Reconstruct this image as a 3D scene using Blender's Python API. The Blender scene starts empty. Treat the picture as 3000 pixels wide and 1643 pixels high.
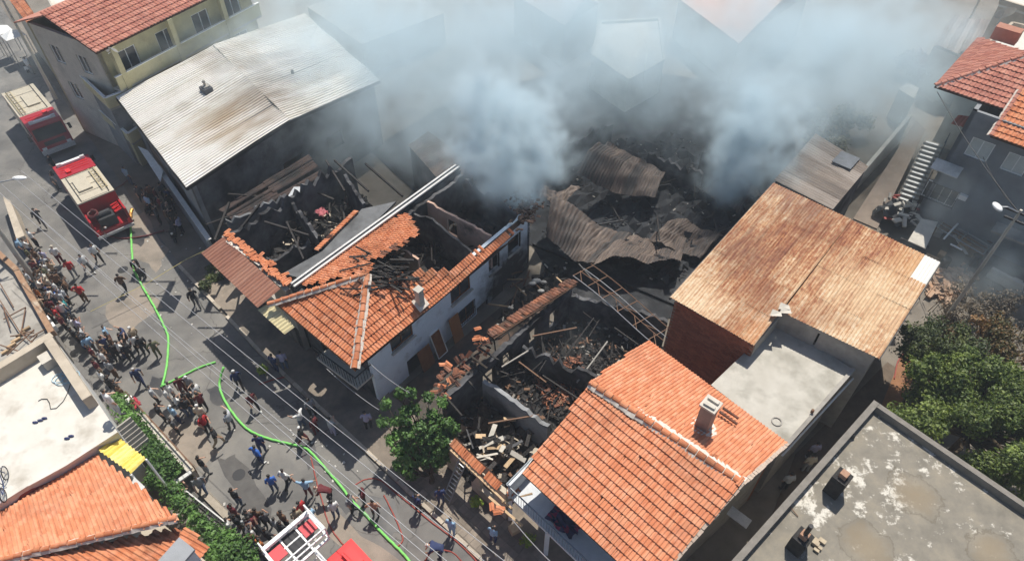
import bpy, math, random
from mathutils import Vector, Matrix
random.seed(11)
SC = bpy.context.scene
COL = SC.collection
# ------------------------------------------------------------------ camera, sky, sun, exposure
CAM_H, PITCH, FPX = 32.0, math.radians(46.0), 2000.0
cd = bpy.data.cameras.new('camera'); cam = bpy.data.objects.new('camera', cd); COL.objects.link(cam)
cam.location = (0, 0, CAM_H); cam.rotation_euler = (math.radians(90) - PITCH, 0, 0)
cd.sensor_width = 36.0; cd.lens = 36.0 * FPX / 3000.0; cd.clip_end = 2000
SC.camera = cam
SUN_AZ, SUN_EL = 74.0, 62.0           # degrees; azimuth counted from +X towards +Y
w = bpy.data.worlds.new('World'); SC.world = w; w.use_nodes = True
nt = w.node_tree; bg = nt.nodes['Background']
sky = nt.nodes.new('ShaderNodeTexSky'); sky.sky_type = 'NISHITA'; sky.sun_disc = False
sky.sun_elevation = math.radians(SUN_EL); sky.sun_rotation = math.radians(90 - SUN_AZ)
sky.air_density = 1.0; sky.dust_density = 1.2
nt.links.new(sky.outputs[0], bg.inputs[0]); bg.inputs[1].default_value = 0.085
sl = bpy.data.lights.new('sun', 'SUN'); so = bpy.data.objects.new('sun', sl); COL.objects.link(so)
sl.energy = 5.0; sl.angle = math.radians(0.5); sl.color = (1.0, 0.95, 0.86)
sd = Vector((math.cos(math.radians(SUN_AZ)) * math.cos(math.radians(SUN_EL)), math.sin(math.radians(SUN_AZ)) * math.cos(math.radians(SUN_EL)), math.sin(math.radians(SUN_EL))))
so.rotation_euler = sd.to_track_quat('Z', 'Y').to_euler(); so.location = sd * 100
vs = SC.view_settings; vs.view_transform = 'Standard'; vs.look = 'None'; vs.exposure = 0.12; vs.gamma = 1.0; vs.use_curve_mapping = False
cy = SC.cycles
cy.use_denoising = True
cy.max_bounces = 5; cy.diffuse_bounces = 3; cy.glossy_bounces = 2; cy.transmission_bounces = 3; cy.volume_bounces = 3; cy.transparent_max_bounces = 6
cy.volume_step_rate = 2.4; cy.volume_max_steps = 128
cy.use_adaptive_sampling = True; cy.adaptive_threshold = 0.035
cy.sample_clamp_indirect = 4.0
# ------------------------------------------------------------------ helpers
_F = Vector((0, math.cos(PITCH), -math.sin(PITCH))); _U = Vector((0, math.sin(PITCH), math.cos(PITCH))); _R = Vector((1, 0, 0))
CAMP = Vector((0, 0, CAM_H))
def P(x, y, z=0.0):
    """surveyed point: plan position of a photo point (3000 px wide) known to lie at height z"""
    d = _R * ((x - 1500) / FPX) + _U * ((821.5 - y) / FPX) + _F
    return CAMP + d * ((z - CAM_H) / d.z)
def V(*a): return Vector(a)
def lerp(a, b, t): return a + (b - a) * t
AZU, AZV = math.radians(-43.5), math.radians(48.0)
UU = V(math.cos(AZU), math.sin(AZU), 0); VV = V(math.cos(AZV), math.sin(AZV), 0)

class MB:
    def __init__(s): s.v = []; s.f = []; s.m = []; s.sm = False
    def add(s, vs, fs, mi=0):
        o = len(s.v); s.v += [tuple(p) for p in vs]
        for f in fs: s.f.append(tuple(i + o for i in f)); s.m.append(mi)
        return s
    def quad(s, a, b, c, d, mi=0): return s.add([a, b, c, d], [(0, 1, 2, 3)], mi)
    def hexa(s, b4, t4, mi=0):
        return s.add(list(b4) + list(t4), [(3, 2, 1, 0), (4, 5, 6, 7), (0, 1, 5, 4), (1, 2, 6, 5), (2, 3, 7, 6), (3, 0, 4, 7)], mi)
    def box(s, c, dx, dy, dz, ax=None, ay=None, mi=0):
        """box centred in plan on c, standing on c.z"""
        ax = ax or V(1, 0, 0); ay = ay or V(0, 1, 0); az = ax.cross(ay).normalized()
        if az.z < -.5: ay = -ay; az = -az
        c = Vector(c); hx = ax * dx / 2; hy = ay * dy / 2
        b = [c - hx - hy, c + hx - hy, c + hx + hy, c - hx + hy]
        return s.hexa(b, [p + az * dz for p in b], mi)
    def bar(s, p, q, w, h=None, mi=0, up=None):
        """rectangular bar from p to q"""
        p = Vector(p); q = Vector(q); h = h or w; d = (q - p)
        if d.length < 1e-5: return s
        d.normalize(); u = up or (V(0, 0, 1) if abs(d.z) < .95 else V(1, 0, 0))
        sx = d.cross(u).normalized() * w / 2; sy = sx.cross(d).normalized() * h / 2
        b = [p - sx - sy, p + sx - sy, p + sx + sy, p - sx + sy]
        return s.hexa(b, [x + (q - p) for x in b], mi)
    def tube(s, pts, r, n=6, mi=0, cap=True, r2=None):
        pts = [Vector(p) for p in pts]; o = len(s.v); k = len(pts)
        for i, p in enumerate(pts):
            d = (pts[min(i + 1, k - 1)] - pts[max(i - 1, 0)])
            if d.length < 1e-6: d = V(0, 0, 1)
            d.normalize(); u = V(0, 0, 1) if abs(d.z) < .9 else V(1, 0, 0)
            a = d.cross(u).normalized(); b = d.cross(a)
            rr = (r[i] if isinstance(r, (list, tuple)) else (r if r2 is None else r + (r2 - r) * i / max(1, k - 1)))
            for j in range(n):
                t = 2 * math.pi * j / n; s.v.append(tuple(p + a * (rr * math.cos(t)) + b * (rr * math.sin(t))))
        for i in range(k - 1):
            for j in range(n):
                j2 = (j + 1) % n; s.f.append((o + i * n + j, o + i * n + j2, o + (i + 1) * n + j2, o + (i + 1) * n + j)); s.m.append(mi)
        if cap:
            s.f.append(tuple(o + j for j in range(n))[::-1]); s.m.append(mi)
            s.f.append(tuple(o + (k - 1) * n + j for j in range(n))); s.m.append(mi)
        return s
    def prism(s, poly, z0, z1, mi=0):
        """vertical prism; poly = plan points (z ignored); z1 number or list"""
        n = len(poly); a = sum(poly[i][0] * poly[(i + 1) % n][1] - poly[(i + 1) % n][0] * poly[i][1] for i in range(n))
        if a < 0: poly = poly[::-1]; z1 = z1[::-1] if isinstance(z1, list) else z1
        zt = z1 if isinstance(z1, list) else [z1] * n
        vs = [(p[0], p[1], z0) for p in poly] + [(p[0], p[1], zt[i]) for i, p in enumerate(poly)]
        fs = [tuple(range(n - 1, -1, -1)), tuple(range(n, 2 * n))] + [(i, (i + 1) % n, n + (i + 1) % n, n + i) for i in range(n)]
        return s.add(vs, fs, mi)
    def slab(s, poly3, t, mi=0):
        """thick sheet under a 3-D polygon (thickness measured down)"""
        n = len(poly3); a = sum(poly3[i][0] * poly3[(i + 1) % n][1] - poly3[(i + 1) % n][0] * poly3[i][1] for i in range(n))
        if a < 0: poly3 = poly3[::-1]
        vs = [(p[0], p[1], p[2] - t) for p in poly3] + [tuple(p) for p in poly3]
        fs = [tuple(range(n - 1, -1, -1)), tuple(range(n, 2 * n))] + [(i, (i + 1) % n, n + (i + 1) % n, n + i) for i in range(n)]
        return s.add(vs, fs, mi)
    def ball(s, c, r, nu=8, nv=5, mi=0, sq=(1, 1, 1)):
        c = Vector(c); o = len(s.v)
        s.v.append((c.x, c.y, c.z + r * sq[2]))
        for i in range(1, nv):
            t = math.pi * i / nv
            for j in range(nu):
                p = 2 * math.pi * j / nu
                s.v.append((c.x + r * sq[0] * math.sin(t) * math.cos(p), c.y + r * sq[1] * math.sin(t) * math.sin(p), c.z + r * sq[2] * math.cos(t)))
        s.v.append((c.x, c.y, c.z - r * sq[2])); L = len(s.v) - 1
        for j in range(nu):
            s.f.append((o, o + 1 + j, o + 1 + (j + 1) % nu)); s.m.append(mi)
            s.f.append((L, L - nu + (j + 1) % nu, L - nu + j)); s.m.append(mi)
        for i in range(nv - 2):
            for j in range(nu):
                a = o + 1 + i * nu
                s.f.append((a + j, a + nu + j, a + nu + (j + 1) % nu, a + (j + 1) % nu)); s.m.append(mi)
        return s
    def mesh(s, name, mats, smooth=False):
        me = bpy.data.meshes.new(name); me.from_pydata(s.v, [], s.f)
        for m in (mats if isinstance(mats, (list, tuple)) else [mats]):
            if m is not None: me.materials.append(m)
        if len(me.materials) > 1: me.polygons.foreach_set('material_index', s.m)
        if smooth or s.sm: me.polygons.foreach_set('use_smooth', [True] * len(s.f))
        me.update(); return me

BASES = {}
def tag(o, label=None, cat=None, group=None, kind=None):
    if label: o['label'] = label
    if cat: o['category'] = cat
    if group: o['group'] = group
    if kind: o['kind'] = kind
    return o
def thing(name, label, cat, base, group=None):
    o = bpy.data.objects.new(name, None); COL.objects.link(o); o.location = base; o.empty_display_size = .5
    BASES[o.name] = Matrix.Translation(-Vector(base))
    return tag(o, label, cat, group)
def local_thing(name, label, cat, base, rotz=0.0, group=None):
    """a thing whose parts are given in its own coordinates"""
    o = bpy.data.objects.new(name, None); COL.objects.link(o); o.location = base; o.rotation_euler = (0, 0, rotz); o.empty_display_size = .5
    BASES[o.name] = Matrix.Identity(4)
    return tag(o, label, cat, group)
def adopt(o, parent):
    COL.objects.link(o)
    if parent is not None:
        o.parent = parent
        o.matrix_parent_inverse = BASES[parent.name] if parent.name in BASES else parent.matrix_basis.inverted()
    return o
def obj(name, mb, mats, parent=None, smooth=False, mw=None, kind=None):
    me = mb if isinstance(mb, bpy.types.Mesh) else mb.mesh(name, mats, smooth)
    o = bpy.data.objects.new(name, me)
    if mw is not None: o.matrix_basis = mw
    adopt(o, parent)
    if kind: o['kind'] = kind
    return o
def one(name, mb, mats, label, cat, group=None, smooth=False): return tag(obj(name, mb, mats, None, smooth), label, cat, group)
def setting(name, mb, mats): return tag(obj(name, mb, mats), kind='structure')
# ------------------------------------------------------------------ materials
MAT = {}
def new_mat(name):
    m = bpy.data.materials.new(name); m.use_nodes = True; MAT[name] = m
    t = m.node_tree; b = t.nodes['Principled BSDF']
    return m, t, b
def nd(t, typ, **kw):
    n = t.nodes.new(typ)
    for k, v in kw.items():
        if k in n.inputs: n.inputs[k].default_value = v
        else: setattr(n, k, v)
    return n
def ramp(t, stops, fac=None):
    r = t.nodes.new('ShaderNodeValToRGB'); e = r.color_ramp.elements
    while len(e) < len(stops): e.new(0.5)
    for i, (p, c) in enumerate(stops): e[i].position = p; e[i].color = (*c, 1) if len(c) == 3 else c
    if fac is not None: t.links.new(fac, r.inputs[0])
    return r
def coords(t, scale=(1, 1, 1), rotz=0.0, obj_space=False):
    if obj_space: s = t.nodes.new('ShaderNodeTexCoord').outputs['Object']
    else: s = t.nodes.new('ShaderNodeNewGeometry').outputs['Position']
    mp = t.nodes.new('ShaderNodeMapping'); mp.inputs['Rotation'].default_value = (0, 0, rotz)
    mp.vector_type = 'POINT'
    t.links.new(s, mp.inputs[0])
    m2 = t.nodes.new('ShaderNodeVectorMath'); m2.operation = 'MULTIPLY'; m2.inputs[1].default_value = scale
    t.links.new(mp.outputs[0], m2.inputs[0]); return m2.outputs[0]
def noise(t, vec, scale, detail=4, rough=.6):
    n = t.nodes.new('ShaderNodeTexNoise'); n.inputs['Scale'].default_value = scale; n.inputs['Detail'].default_value = detail; n.inputs['Roughness'].default_value = rough
    t.links.new(vec, n.inputs['Vector']); return n.outputs['Fac']
def mixc(t, fac, a, b, mode='MIX'):
    m = t.nodes.new('ShaderNodeMix'); m.data_type = 'RGBA'; m.blend_type = mode
    for i, x in ((0, fac), (6, a), (7, b)):
        if isinstance(x, (int, float)): m.inputs[i].default_value = x
        elif isinstance(x, (tuple, list)): m.inputs[i].default_value = (*x, 1) if len(x) == 3 else x
        else: t.links.new(x, m.inputs[i])
    return m.outputs[2]
def math_(t, op, a, b=0.0):
    m = t.nodes.new('ShaderNodeMath'); m.operation = op
    for i, x in ((0, a), (1, b)):
        if isinstance(x, (int, float)): m.inputs[i].default_value = x
        else: t.links.new(x, m.inputs[i])
    return m.outputs[0]
def rnd_piece(t):
    """a random number per piece: per object, and per loose piece of a joined mesh"""
    a = t.nodes.new('ShaderNodeObjectInfo').outputs['Random']; b = t.nodes.new('ShaderNodeNewGeometry').outputs['Random Per Island']
    return math_(t, 'FRACT', math_(t, 'ADD', a, b))
def bump(t, b, h, strength=.3, dist=.03):
    n = t.nodes.new('ShaderNodeBump'); n.inputs['Strength'].default_value = strength; n.inputs['Distance'].default_value = dist
    t.links.new(h, n.inputs['Height']); t.links.new(n.outputs[0], b.inputs['Normal'])
def simple(name, c1, c2=None, scale=2.0, rough=.85, bmp=.25, metal=0.0, c3=None, scale3=.35, amt3=(.5, .7), lo=.3, hi=.7, piece=0.0, emis=None):
    """plain weathered surface: two tones of fine noise, an optional third tone in large stains, optional difference per piece"""
    m, t, b = new_mat(name); co = coords(t)
    c2 = c2 or tuple(x * .8 for x in c1)
    n1 = noise(t, co, scale, 6, .65); r = ramp(t, [(lo, c1), (hi, c2)], n1); out = r.outputs[0]
    if c3:
        n3 = noise(t, co, scale3, 5, .6); rr = ramp(t, [(amt3[0], (0, 0, 0)), (amt3[1], (1, 1, 1))], n3)
        out = mixc(t, rr.outputs[0], out, c3)
    if piece:
        hv = t.nodes.new('ShaderNodeHueSaturation'); v = math_(t, 'ADD', math_(t, 'MULTIPLY', rnd_piece(t), 2 * piece), 1 - piece)
        t.links.new(v, hv.inputs['Value']); t.links.new(out, hv.inputs['Color']); out = hv.outputs[0]
    t.links.new(out, b.inputs['Base Color']); b.inputs['Roughness'].default_value = rough; b.inputs['Metallic'].default_value = metal
    if rough > .6: b.inputs['Specular IOR Level'].default_value = .25
    if bmp: bump(t, b, noise(t, co, scale * 3, 4), bmp, .03)
    return m
def tile_mat(name, stops, grime=(.12, .06, .035), gamt=(.52, .75), macro=(.85, .45, .3)):
    m, t, b = new_mat(name); co = coords(t)
    r = ramp(t, stops, rnd_piece(t)); out = r.outputs[0]
    n1 = noise(t, co, 14, 5, .7); out = mixc(t, math_(t, 'MULTIPLY', n1, .45), out, tuple(x * .6 for x in stops[0][1]))
    n2 = noise(t, co, .45, 5, .6); out = mixc(t, ramp(t, [(gamt[0], (0, 0, 0)), (gamt[1], (.75, .75, .75))], n2).outputs[0], out, grime)
    n3 = noise(t, co, 2.2, 3, .5); out = mixc(t, ramp(t, [(.5, (0, 0, 0)), (.8, (.45, .45, .45))], n3).outputs[0], out, macro)
    t.links.new(out, b.inputs['Base Color']); b.inputs['Roughness'].default_value = .85; b.inputs['Specular IOR Level'].default_value = .25
    bump(t, b, n1, .3, .02); return m
def sheet_mat(name, stops, along, streak=(.3, 7.0), stains=None, metal=.0, rough=.55, perpiece=.35, macro=.3, sw=.62, sp=.35):
    """corrugated sheet: tone per sheet + streaks that run down the ribs + large stains"""
    m, t, b = new_mat(name); co = coords(t, (streak[0], streak[1], 1), -along); flat = coords(t)
    n1 = noise(t, co, 1.0, 5, .62); n2 = noise(t, flat, macro, 4, .6); n4 = noise(t, flat, 9 if sp < .5 else 4.5, 6, .75)
    f = math_(t, 'ADD', math_(t, 'MULTIPLY', n1, sw), math_(t, 'MULTIPLY', n2, 1.1 - sw))
    f = math_(t, 'ADD', f, math_(t, 'MULTIPLY', math_(t, 'SUBTRACT', rnd_piece(t), .5), perpiece)); f = math_(t, 'ADD', f, math_(t, 'MULTIPLY', math_(t, 'SUBTRACT', n4, .5), sp))
    out = ramp(t, stops, f).outputs[0]
    if stains:
        for (c, sc, lo, hi, off) in stains:
            cc = coords(t, (1, 1, 1), 0); o2 = t.nodes.new('ShaderNodeVectorMath'); o2.operation = 'ADD'; o2.inputs[1].default_value = off; t.links.new(cc, o2.inputs[0])
            n3 = noise(t, o2.outputs[0], sc, 4, .55); out = mixc(t, ramp(t, [(lo, (0, 0, 0)), (hi, (1, 1, 1))], n3).outputs[0], out, c)
    t.links.new(out, b.inputs['Base Color']); b.inputs['Roughness'].default_value = rough; b.inputs['Metallic'].default_value = metal
    bump(t, b, n4, .15, .01); return m
def flat(name, c, rough=.5, metal=0.0, var=.0):
    m, t, b = new_mat(name); b.inputs['Base Color'].default_value = (*c, 1); b.inputs['Roughness'].default_value = rough; b.inputs['Metallic'].default_value = metal
    if var:
        n = noise(t, coords(t), 6, 4); t.links.new(mixc(t, math_(t, 'MULTIPLY', n, var), c, tuple(x * .35 for x in c)), b.inputs['Base Color'])
    return m
# tiles
TILE = tile_mat('clay_tile', [(0.0, (.45, .15, .07)), (.3, (.58, .205, .092)), (.6, (.66, .25, .12)), (.85, (.67, .29, .15)), (1.0, (.52, .175, .08))])
TILE_PALE = tile_mat('clay_tile_pale', [(0.0, (.60, .215, .105)), (.3, (.68, .26, .13)), (.6, (.73, .31, .165)), (.85, (.75, .365, .21)), (1.0, (.62, .225, .11))], grime=(.36, .15, .085), gamt=(.5, .8))
TILE_RED = tile_mat('clay_tile_red', [(0.0, (.38, .145, .105)), (.5, (.47, .19, .14)), (1.0, (.53, .25, .19))], grime=(.3, .12, .09))
TILE_SOOT = tile_mat('clay_tile_sooty', [(0.0, (.16, .07, .045)), (.5, (.30, .12, .07)), (1.0, (.42, .17, .09))], grime=(.03, .025, .022), gamt=(.42, .6), macro=(.3, .2, .16))
MORTAR = simple('mortar', (.55, .46, .38), (.36, .29, .24), 9, piece=.12)
MORTAR_W = simple('mortar_white', (.74, .68, .6), (.5, .43, .37), 7)
# masonry
CONC = simple('concrete', (.40, .375, .335), (.29, .27, .24), 2.5, c3=(.2, .185, .165), amt3=(.52, .72))
CONC_L = simple('concrete_pale', (.60, .56, .49), (.47, .435, .375), 1.6, c3=(.33, .31, .275), scale3=.55, amt3=(.52, .75))
SLAB = simple('slab_screed', (.50, .475, .42), (.40, .375, .325), 1.3, c3=(.27, .255, .215), scale3=.6, amt3=(.48, .70))
WHITEROOF = simple('white_roof_coat', (.66, .635, .58), (.58, .55, .49), 1.0, c3=(.40, .36, .30), scale3=.8, amt3=(.5, .75), bmp=.15)
PLASTER = simple('white_plaster', (.66, .69, .71), (.56, .59, .61), 2.0, c3=(.40, .40, .39), scale3=.6, amt3=(.58, .8), bmp=.15)
PLASTER_G = simple('grey_plaster', (.26, .27, .28), (.20, .21, .22), 1.5, c3=(.15, .155, .16), bmp=.15)
PINK = simple('pink_plaster', (.62, .42, .33), (.52, .35, .27), 2.5, c3=(.16, .12, .10), scale3=.7, amt3=(.56, .72), bmp=.2)
YELLOW = simple('yellow_plaster', (.58, .53, .32), (.5, .45, .27), 2.0, c3=(.38, .34, .22), bmp=.1)
BEIGE = simple('beige_plaster', (.52, .45, .36), (.42, .36, .28), 2.0, c3=(.3, .25, .19), bmp=.15)
BRICKR = simple('brick_clay', (.34, .12, .065), (.26, .09, .05), 5, piece=.25)
BRICKJ = simple('brick_joint', (.30, .22, .17), (.22, .16, .12), 6)
SOOTW = simple('sooty_plaster', (.16, .16, .165), (.07, .07, .075), 1.2, c3=(.025, .025, .027), scale3=.5, amt3=(.42, .62), bmp=.3)
CHAR = simple('charred_wood', (.022, .02, .02), (.05, .045, .042), 8, bmp=.6, piece=.4)
ASH = simple('ash_rubble', (.05, .047, .045), (.02, .02, .021), 2.2, c3=(.12, .105, .095), scale3=1.4, amt3=(.55, .75), bmp=.9)
BURNT = simple('burnt_floor', (.03, .032, .036), (.015, .016, .018), 1.5, c3=(.07, .07, .072), scale3=.7, bmp=.6)
WOOD = simple('raw_board', (.5, .36, .22), (.36, .25, .15), 6, piece=.35)
WOOD_BR = simple('brown_board', (.28, .12, .05), (.2, .08, .035), 4, bmp=.1)
# ground
def asphalt():
    m, t, b = new_mat('asphalt'); co = coords(t)
    n1 = noise(t, co, .35, 6, .62); n2 = noise(t, co, 30, 3); n3 = noise(t, co, 1.6, 5, .7)
    o = ramp(t, [(.30, (.105, .103, .10)), (.48, (.185, .178, .166)), (.62, (.25, .236, .213)), (.78, (.15, .144, .136))], n1).outputs[0]
    o = mixc(t, math_(t, 'MULTIPLY', n2, .5), o, (.12, .115, .11))
    o = mixc(t, ramp(t, [(.56, (0, 0, 0)), (.70, (.45, .45, .45))], n3).outputs[0], o, (.15, .137, .125))
    vo = t.nodes.new('ShaderNodeTexVoronoi'); vo.feature = 'DISTANCE_TO_EDGE'; vo.inputs['Scale'].default_value = .17
    d = t.nodes.new('ShaderNodeVectorMath'); d.operation = 'ADD'; nz = t.nodes.new('ShaderNodeTexNoise'); nz.inputs['Scale'].default_value = 1.2; nz.inputs['Detail'].default_value = 5
    t.links.new(co, nz.inputs['Vector']); t.links.new(co, d.inputs[0]); t.links.new(nz.outputs['Color'], d.inputs[1]); t.links.new(d.outputs[0], vo.inputs['Vector'])
    o = mixc(t, ramp(t, [(.0, (.6, .6, .6)), (.006, (0, 0, 0))], vo.outputs['Distance']).outputs[0], o, (.05, .046, .042))
    t.links.new(o, b.inputs['Base Color']); b.inputs['Roughness'].default_value = .9; b.inputs['Specular IOR Level'].default_value = .25; bump(t, b, n2, .25, .01); return m
ASPHALT = asphalt()
GROUND = simple('dusty_ground', (.23, .20, .165), (.15, .13, .105), .8, c3=(.10, .09, .075), scale3=.12)
PAVE = simple('paving', (.27, .225, .18), (.19, .16, .13), 3, piece=.25, c3=(.10, .09, .08), scale3=.3)
KERB = simple('kerb_stone_grey', (.48, .42, .34), (.36, .31, .25), 4, piece=.25)
DIRT = simple('red_dirt', (.30, .15, .075), (.22, .11, .06), 2)
# metal
SILVER = sheet_mat('zinc_sheet', [(.25, (.40, .35, .28)), (.40, (.60, .565, .49)), (.55, (.76, .73, .68)), (.85, (.82, .80, .76))], AZV, (.22, 6.0), stains=[((.27, .19, .12), .20, .55, .85, (3, 1, 0))], perpiece=.14, rough=.5)
RUST = sheet_mat('rusty_sheet', [(.30, (.09, .026, .014)), (.42, (.25, .075, .028)), (.51, (.36, .155, .065)), (.60, (.48, .285, .15)), (.70, (.60, .45, .295)), (.84, (.70, .61, .48))], AZV, (.9, 11.0), sw=.62, sp=.75, perpiece=.10, rough=.75, macro=.16, stains=[((.20, .075, .035), .15, .52, .74, (4, 9, 0))])
RUST_D = sheet_mat('burnt_sheet', [(.3, (.014, .014, .015)), (.45, (.04, .033, .03)), (.58, (.085, .062, .05)), (.76, (.19, .145, .115))], AZV + .2, (.6, 9.0), perpiece=.2, rough=.75)
BROWN = sheet_mat('brown_painted_sheet', [(.3, (.20, .085, .055)), (.5, (.29, .125, .08)), (.75, (.36, .19, .13))], AZV, (.5, 6.0), perpiece=.12, rough=.6)
CREAM = sheet_mat('cream_sheet', [(.3, (.50, .42, .22)), (.6, (.66, .58, .35))], AZV, (.5, 6.0), rough=.6)
YSHEET = sheet_mat('yellow_sheet', [(.3, (.55, .42, .06)), (.5, (.72, .56, .10)), (.7, (.75, .65, .25))], AZV, (.5, 6.0), rough=.5)
GREYSHEET = sheet_mat('grey_sheet', [(.3, (.09, .068, .055)), (.5, (.16, .125, .10)), (.7, (.25, .21, .18))], AZU, (.5, 6.0), rough=.7)
WMETAL = simple('white_painted_metal', (.64, .64, .62), (.5, .49, .47), 4, rough=.4, bmp=.05, c3=(.35, .33, .30), amt3=(.6, .8))
DMETAL = flat('dark_iron', (.035, .035, .038), .6, .3, .5)
GMETAL = flat('galvanised_steel', (.42, .43, .44), .45, .6, .4)
RMETAL = flat('rusted_steel', (.22, .12, .07), .8, .1, .7)
REDP = flat('fire_red_paint', (.42, .02, .03), .35, 0, .4)
REDB = flat('bright_red_paint', (.72, .03, .03), .35)
CREAMP = simple('cream_panel', (.52, .47, .37), (.44, .39, .30), 3, rough=.5, bmp=.05)
WHITEP = flat('white_paint', (.8, .8, .78), .4)
BLACKR = flat('black_rubber', (.02, .02, .021), .8)
GLASS = flat('dark_glass', (.02, .025, .03), .08)
PANE = flat('window_glass', (.05, .06, .065), .1)
GREENH = flat('green_hose_canvas', (.25, .78, .17), .7, 0, .75)
REDH = flat('red_hose_canvas', (.36, .075, .055), .7, 0, .5)
DARKH = flat('dark_red_hose', (.13, .03, .03), .6)
WIRE = flat('aluminium_wire', (.36, .36, .37), .5, .4)
def leaf_mat(name, c1, c2, c3):
    m, t, b = new_mat(name)
    o = ramp(t, [(0, c1), (.5, c2), (1, c3)], t.nodes.new('ShaderNodeNewGeometry').outputs['Random Per Island']).outputs[0]
    n = noise(t, coords(t), .8, 3); o = mixc(t, math_(t, 'MULTIPLY', n, .5), o, tuple(x * .55 for x in c1))
    t.links.new(o, b.inputs['Base Color']); b.inputs['Roughness'].default_value = .55
    n2 = noise(t, coords(t), .55, 4, .6); o = mixc(t, ramp(t, [(.5, (0, 0, 0)), (.72, (.75, .75, .75))], n2).outputs[0], o, tuple(min(1, x * 1.9) for x in c3)); t.links.new(o, b.inputs['Base Color'])
    tr = t.nodes.new('ShaderNodeBsdfTranslucent'); t.links.new(o, tr.inputs[0]); mx = t.nodes.new('ShaderNodeMixShader'); mx.inputs[0].default_value = .25
    t.links.new(b.outputs[0], mx.inputs[1]); t.links.new(tr.outputs[0], mx.inputs[2]); t.links.new(mx.outputs[0], t.nodes['Material Output'].inputs[0]); return m
LEAF = leaf_mat('leaf_green', (.055, .09, .017), (.11, .168, .027), (.22, .275, .058))
LEAF_D = leaf_mat('leaf_dark_olive', (.03, .05, .014), (.06, .09, .022), (.11, .13, .035))
LEAF_B = leaf_mat('leaf_brown_green', (.06, .07, .018), (.13, .10, .03), (.24, .12, .045))
LEAF_V = leaf_mat('leaf_bright_green', (.035, .09, .018), (.075, .165, .03), (.14, .27, .06))
LEAF_P = leaf_mat('leaf_purple', (.12, .02, .07), (.24, .045, .12), (.06, .07, .03))
BARK = simple('bark', (.10, .075, .05), (.06, .045, .03), 8)
# ------------------------------------------------------------------ building blocks
def wall(name, parent, p, q, z0, z1, t, mat, openings=(), jag=0.0, z1b=None, seed=0, top=None):
    """wall from p to q (plan); thickness t to the left of p->q; openings (s0, s1, za, zb) in metres; jag = broken top; top(s01)->z"""
    rg = random.Random(seed + int(abs(p[0]) * 13 + abs(p[1]) * 7))
    p = V(p[0], p[1], 0); q = V(q[0], q[1], 0); L = (q - p).length; d = (q - p) / L; n = V(-d.y, d.x, 0)
    ss = {0.0, L}; zs = {z0, z1}
    for (a, b, c, e) in openings: ss |= {max(0, a), min(L, b)}; zs |= {c, e}
    if jag or top:
        k = max(2, int(L / .26))
        for i in range(1, k): ss.add(L * i / k)
    ss = sorted(ss); zs = sorted(z for z in zs if z <= z1)
    ss = [x for i, x in enumerate(ss) if i == 0 or x - ss[i - 1] > 1e-3]
    ns, nz = len(ss), len(zs)
    def hole(i, j):
        if i < 0 or j < 0 or i >= ns - 1 or j >= nz - 1: return True
        sm = (ss[i] + ss[i + 1]) / 2; zm = (zs[j] + zs[j + 1]) / 2
        return any(a < sm < b and c < zm < e for a, b, c, e in openings)
    jj = [rg.uniform(-jag, 0) if jag else 0 for _ in ss]
    def zt(i, j):
        z = zs[j]
        if j == nz - 1:
            if top: z = top(ss[i] / L)
            elif z1b is not None: z = z1 + (z1b - z1) * ss[i] / L
            z = max(z + jj[i], zs[j - 1] + .02)
        return z
    m = MB(); idx = {}
    def vid(i, j, k):
        if (i, j, k) not in idx:
            pt = p + d * ss[i] + n * (t * k); idx[(i, j, k)] = len(m.v); m.v.append((pt.x, pt.y, zt(i, j)))
        return idx[(i, j, k)]
    def face(*c): m.f.append(tuple(vid(*x) for x in c)); m.m.append(0)
    for i in range(ns - 1):
        for j in range(nz - 1):
            if hole(i, j): continue
            face((i, j, 0), (i + 1, j, 0), (i + 1, j + 1, 0), (i, j + 1, 0)); face((i + 1, j, 1), (i, j, 1), (i, j + 1, 1), (i + 1, j + 1, 1))
            if hole(i - 1, j): face((i, j, 1), (i, j, 0), (i, j + 1, 0), (i, j + 1, 1))
            if hole(i + 1, j): face((i + 1, j, 0), (i + 1, j, 1), (i + 1, j + 1, 1), (i + 1, j + 1, 0))
            if hole(i, j - 1): face((i, j, 0), (i, j, 1), (i + 1, j, 1), (i + 1, j, 0))
            if hole(i, j + 1): face((i, j + 1, 0), (i + 1, j + 1, 0), (i + 1, j + 1, 1), (i, j + 1, 1))
    return obj(name, m, mat, parent)
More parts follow.
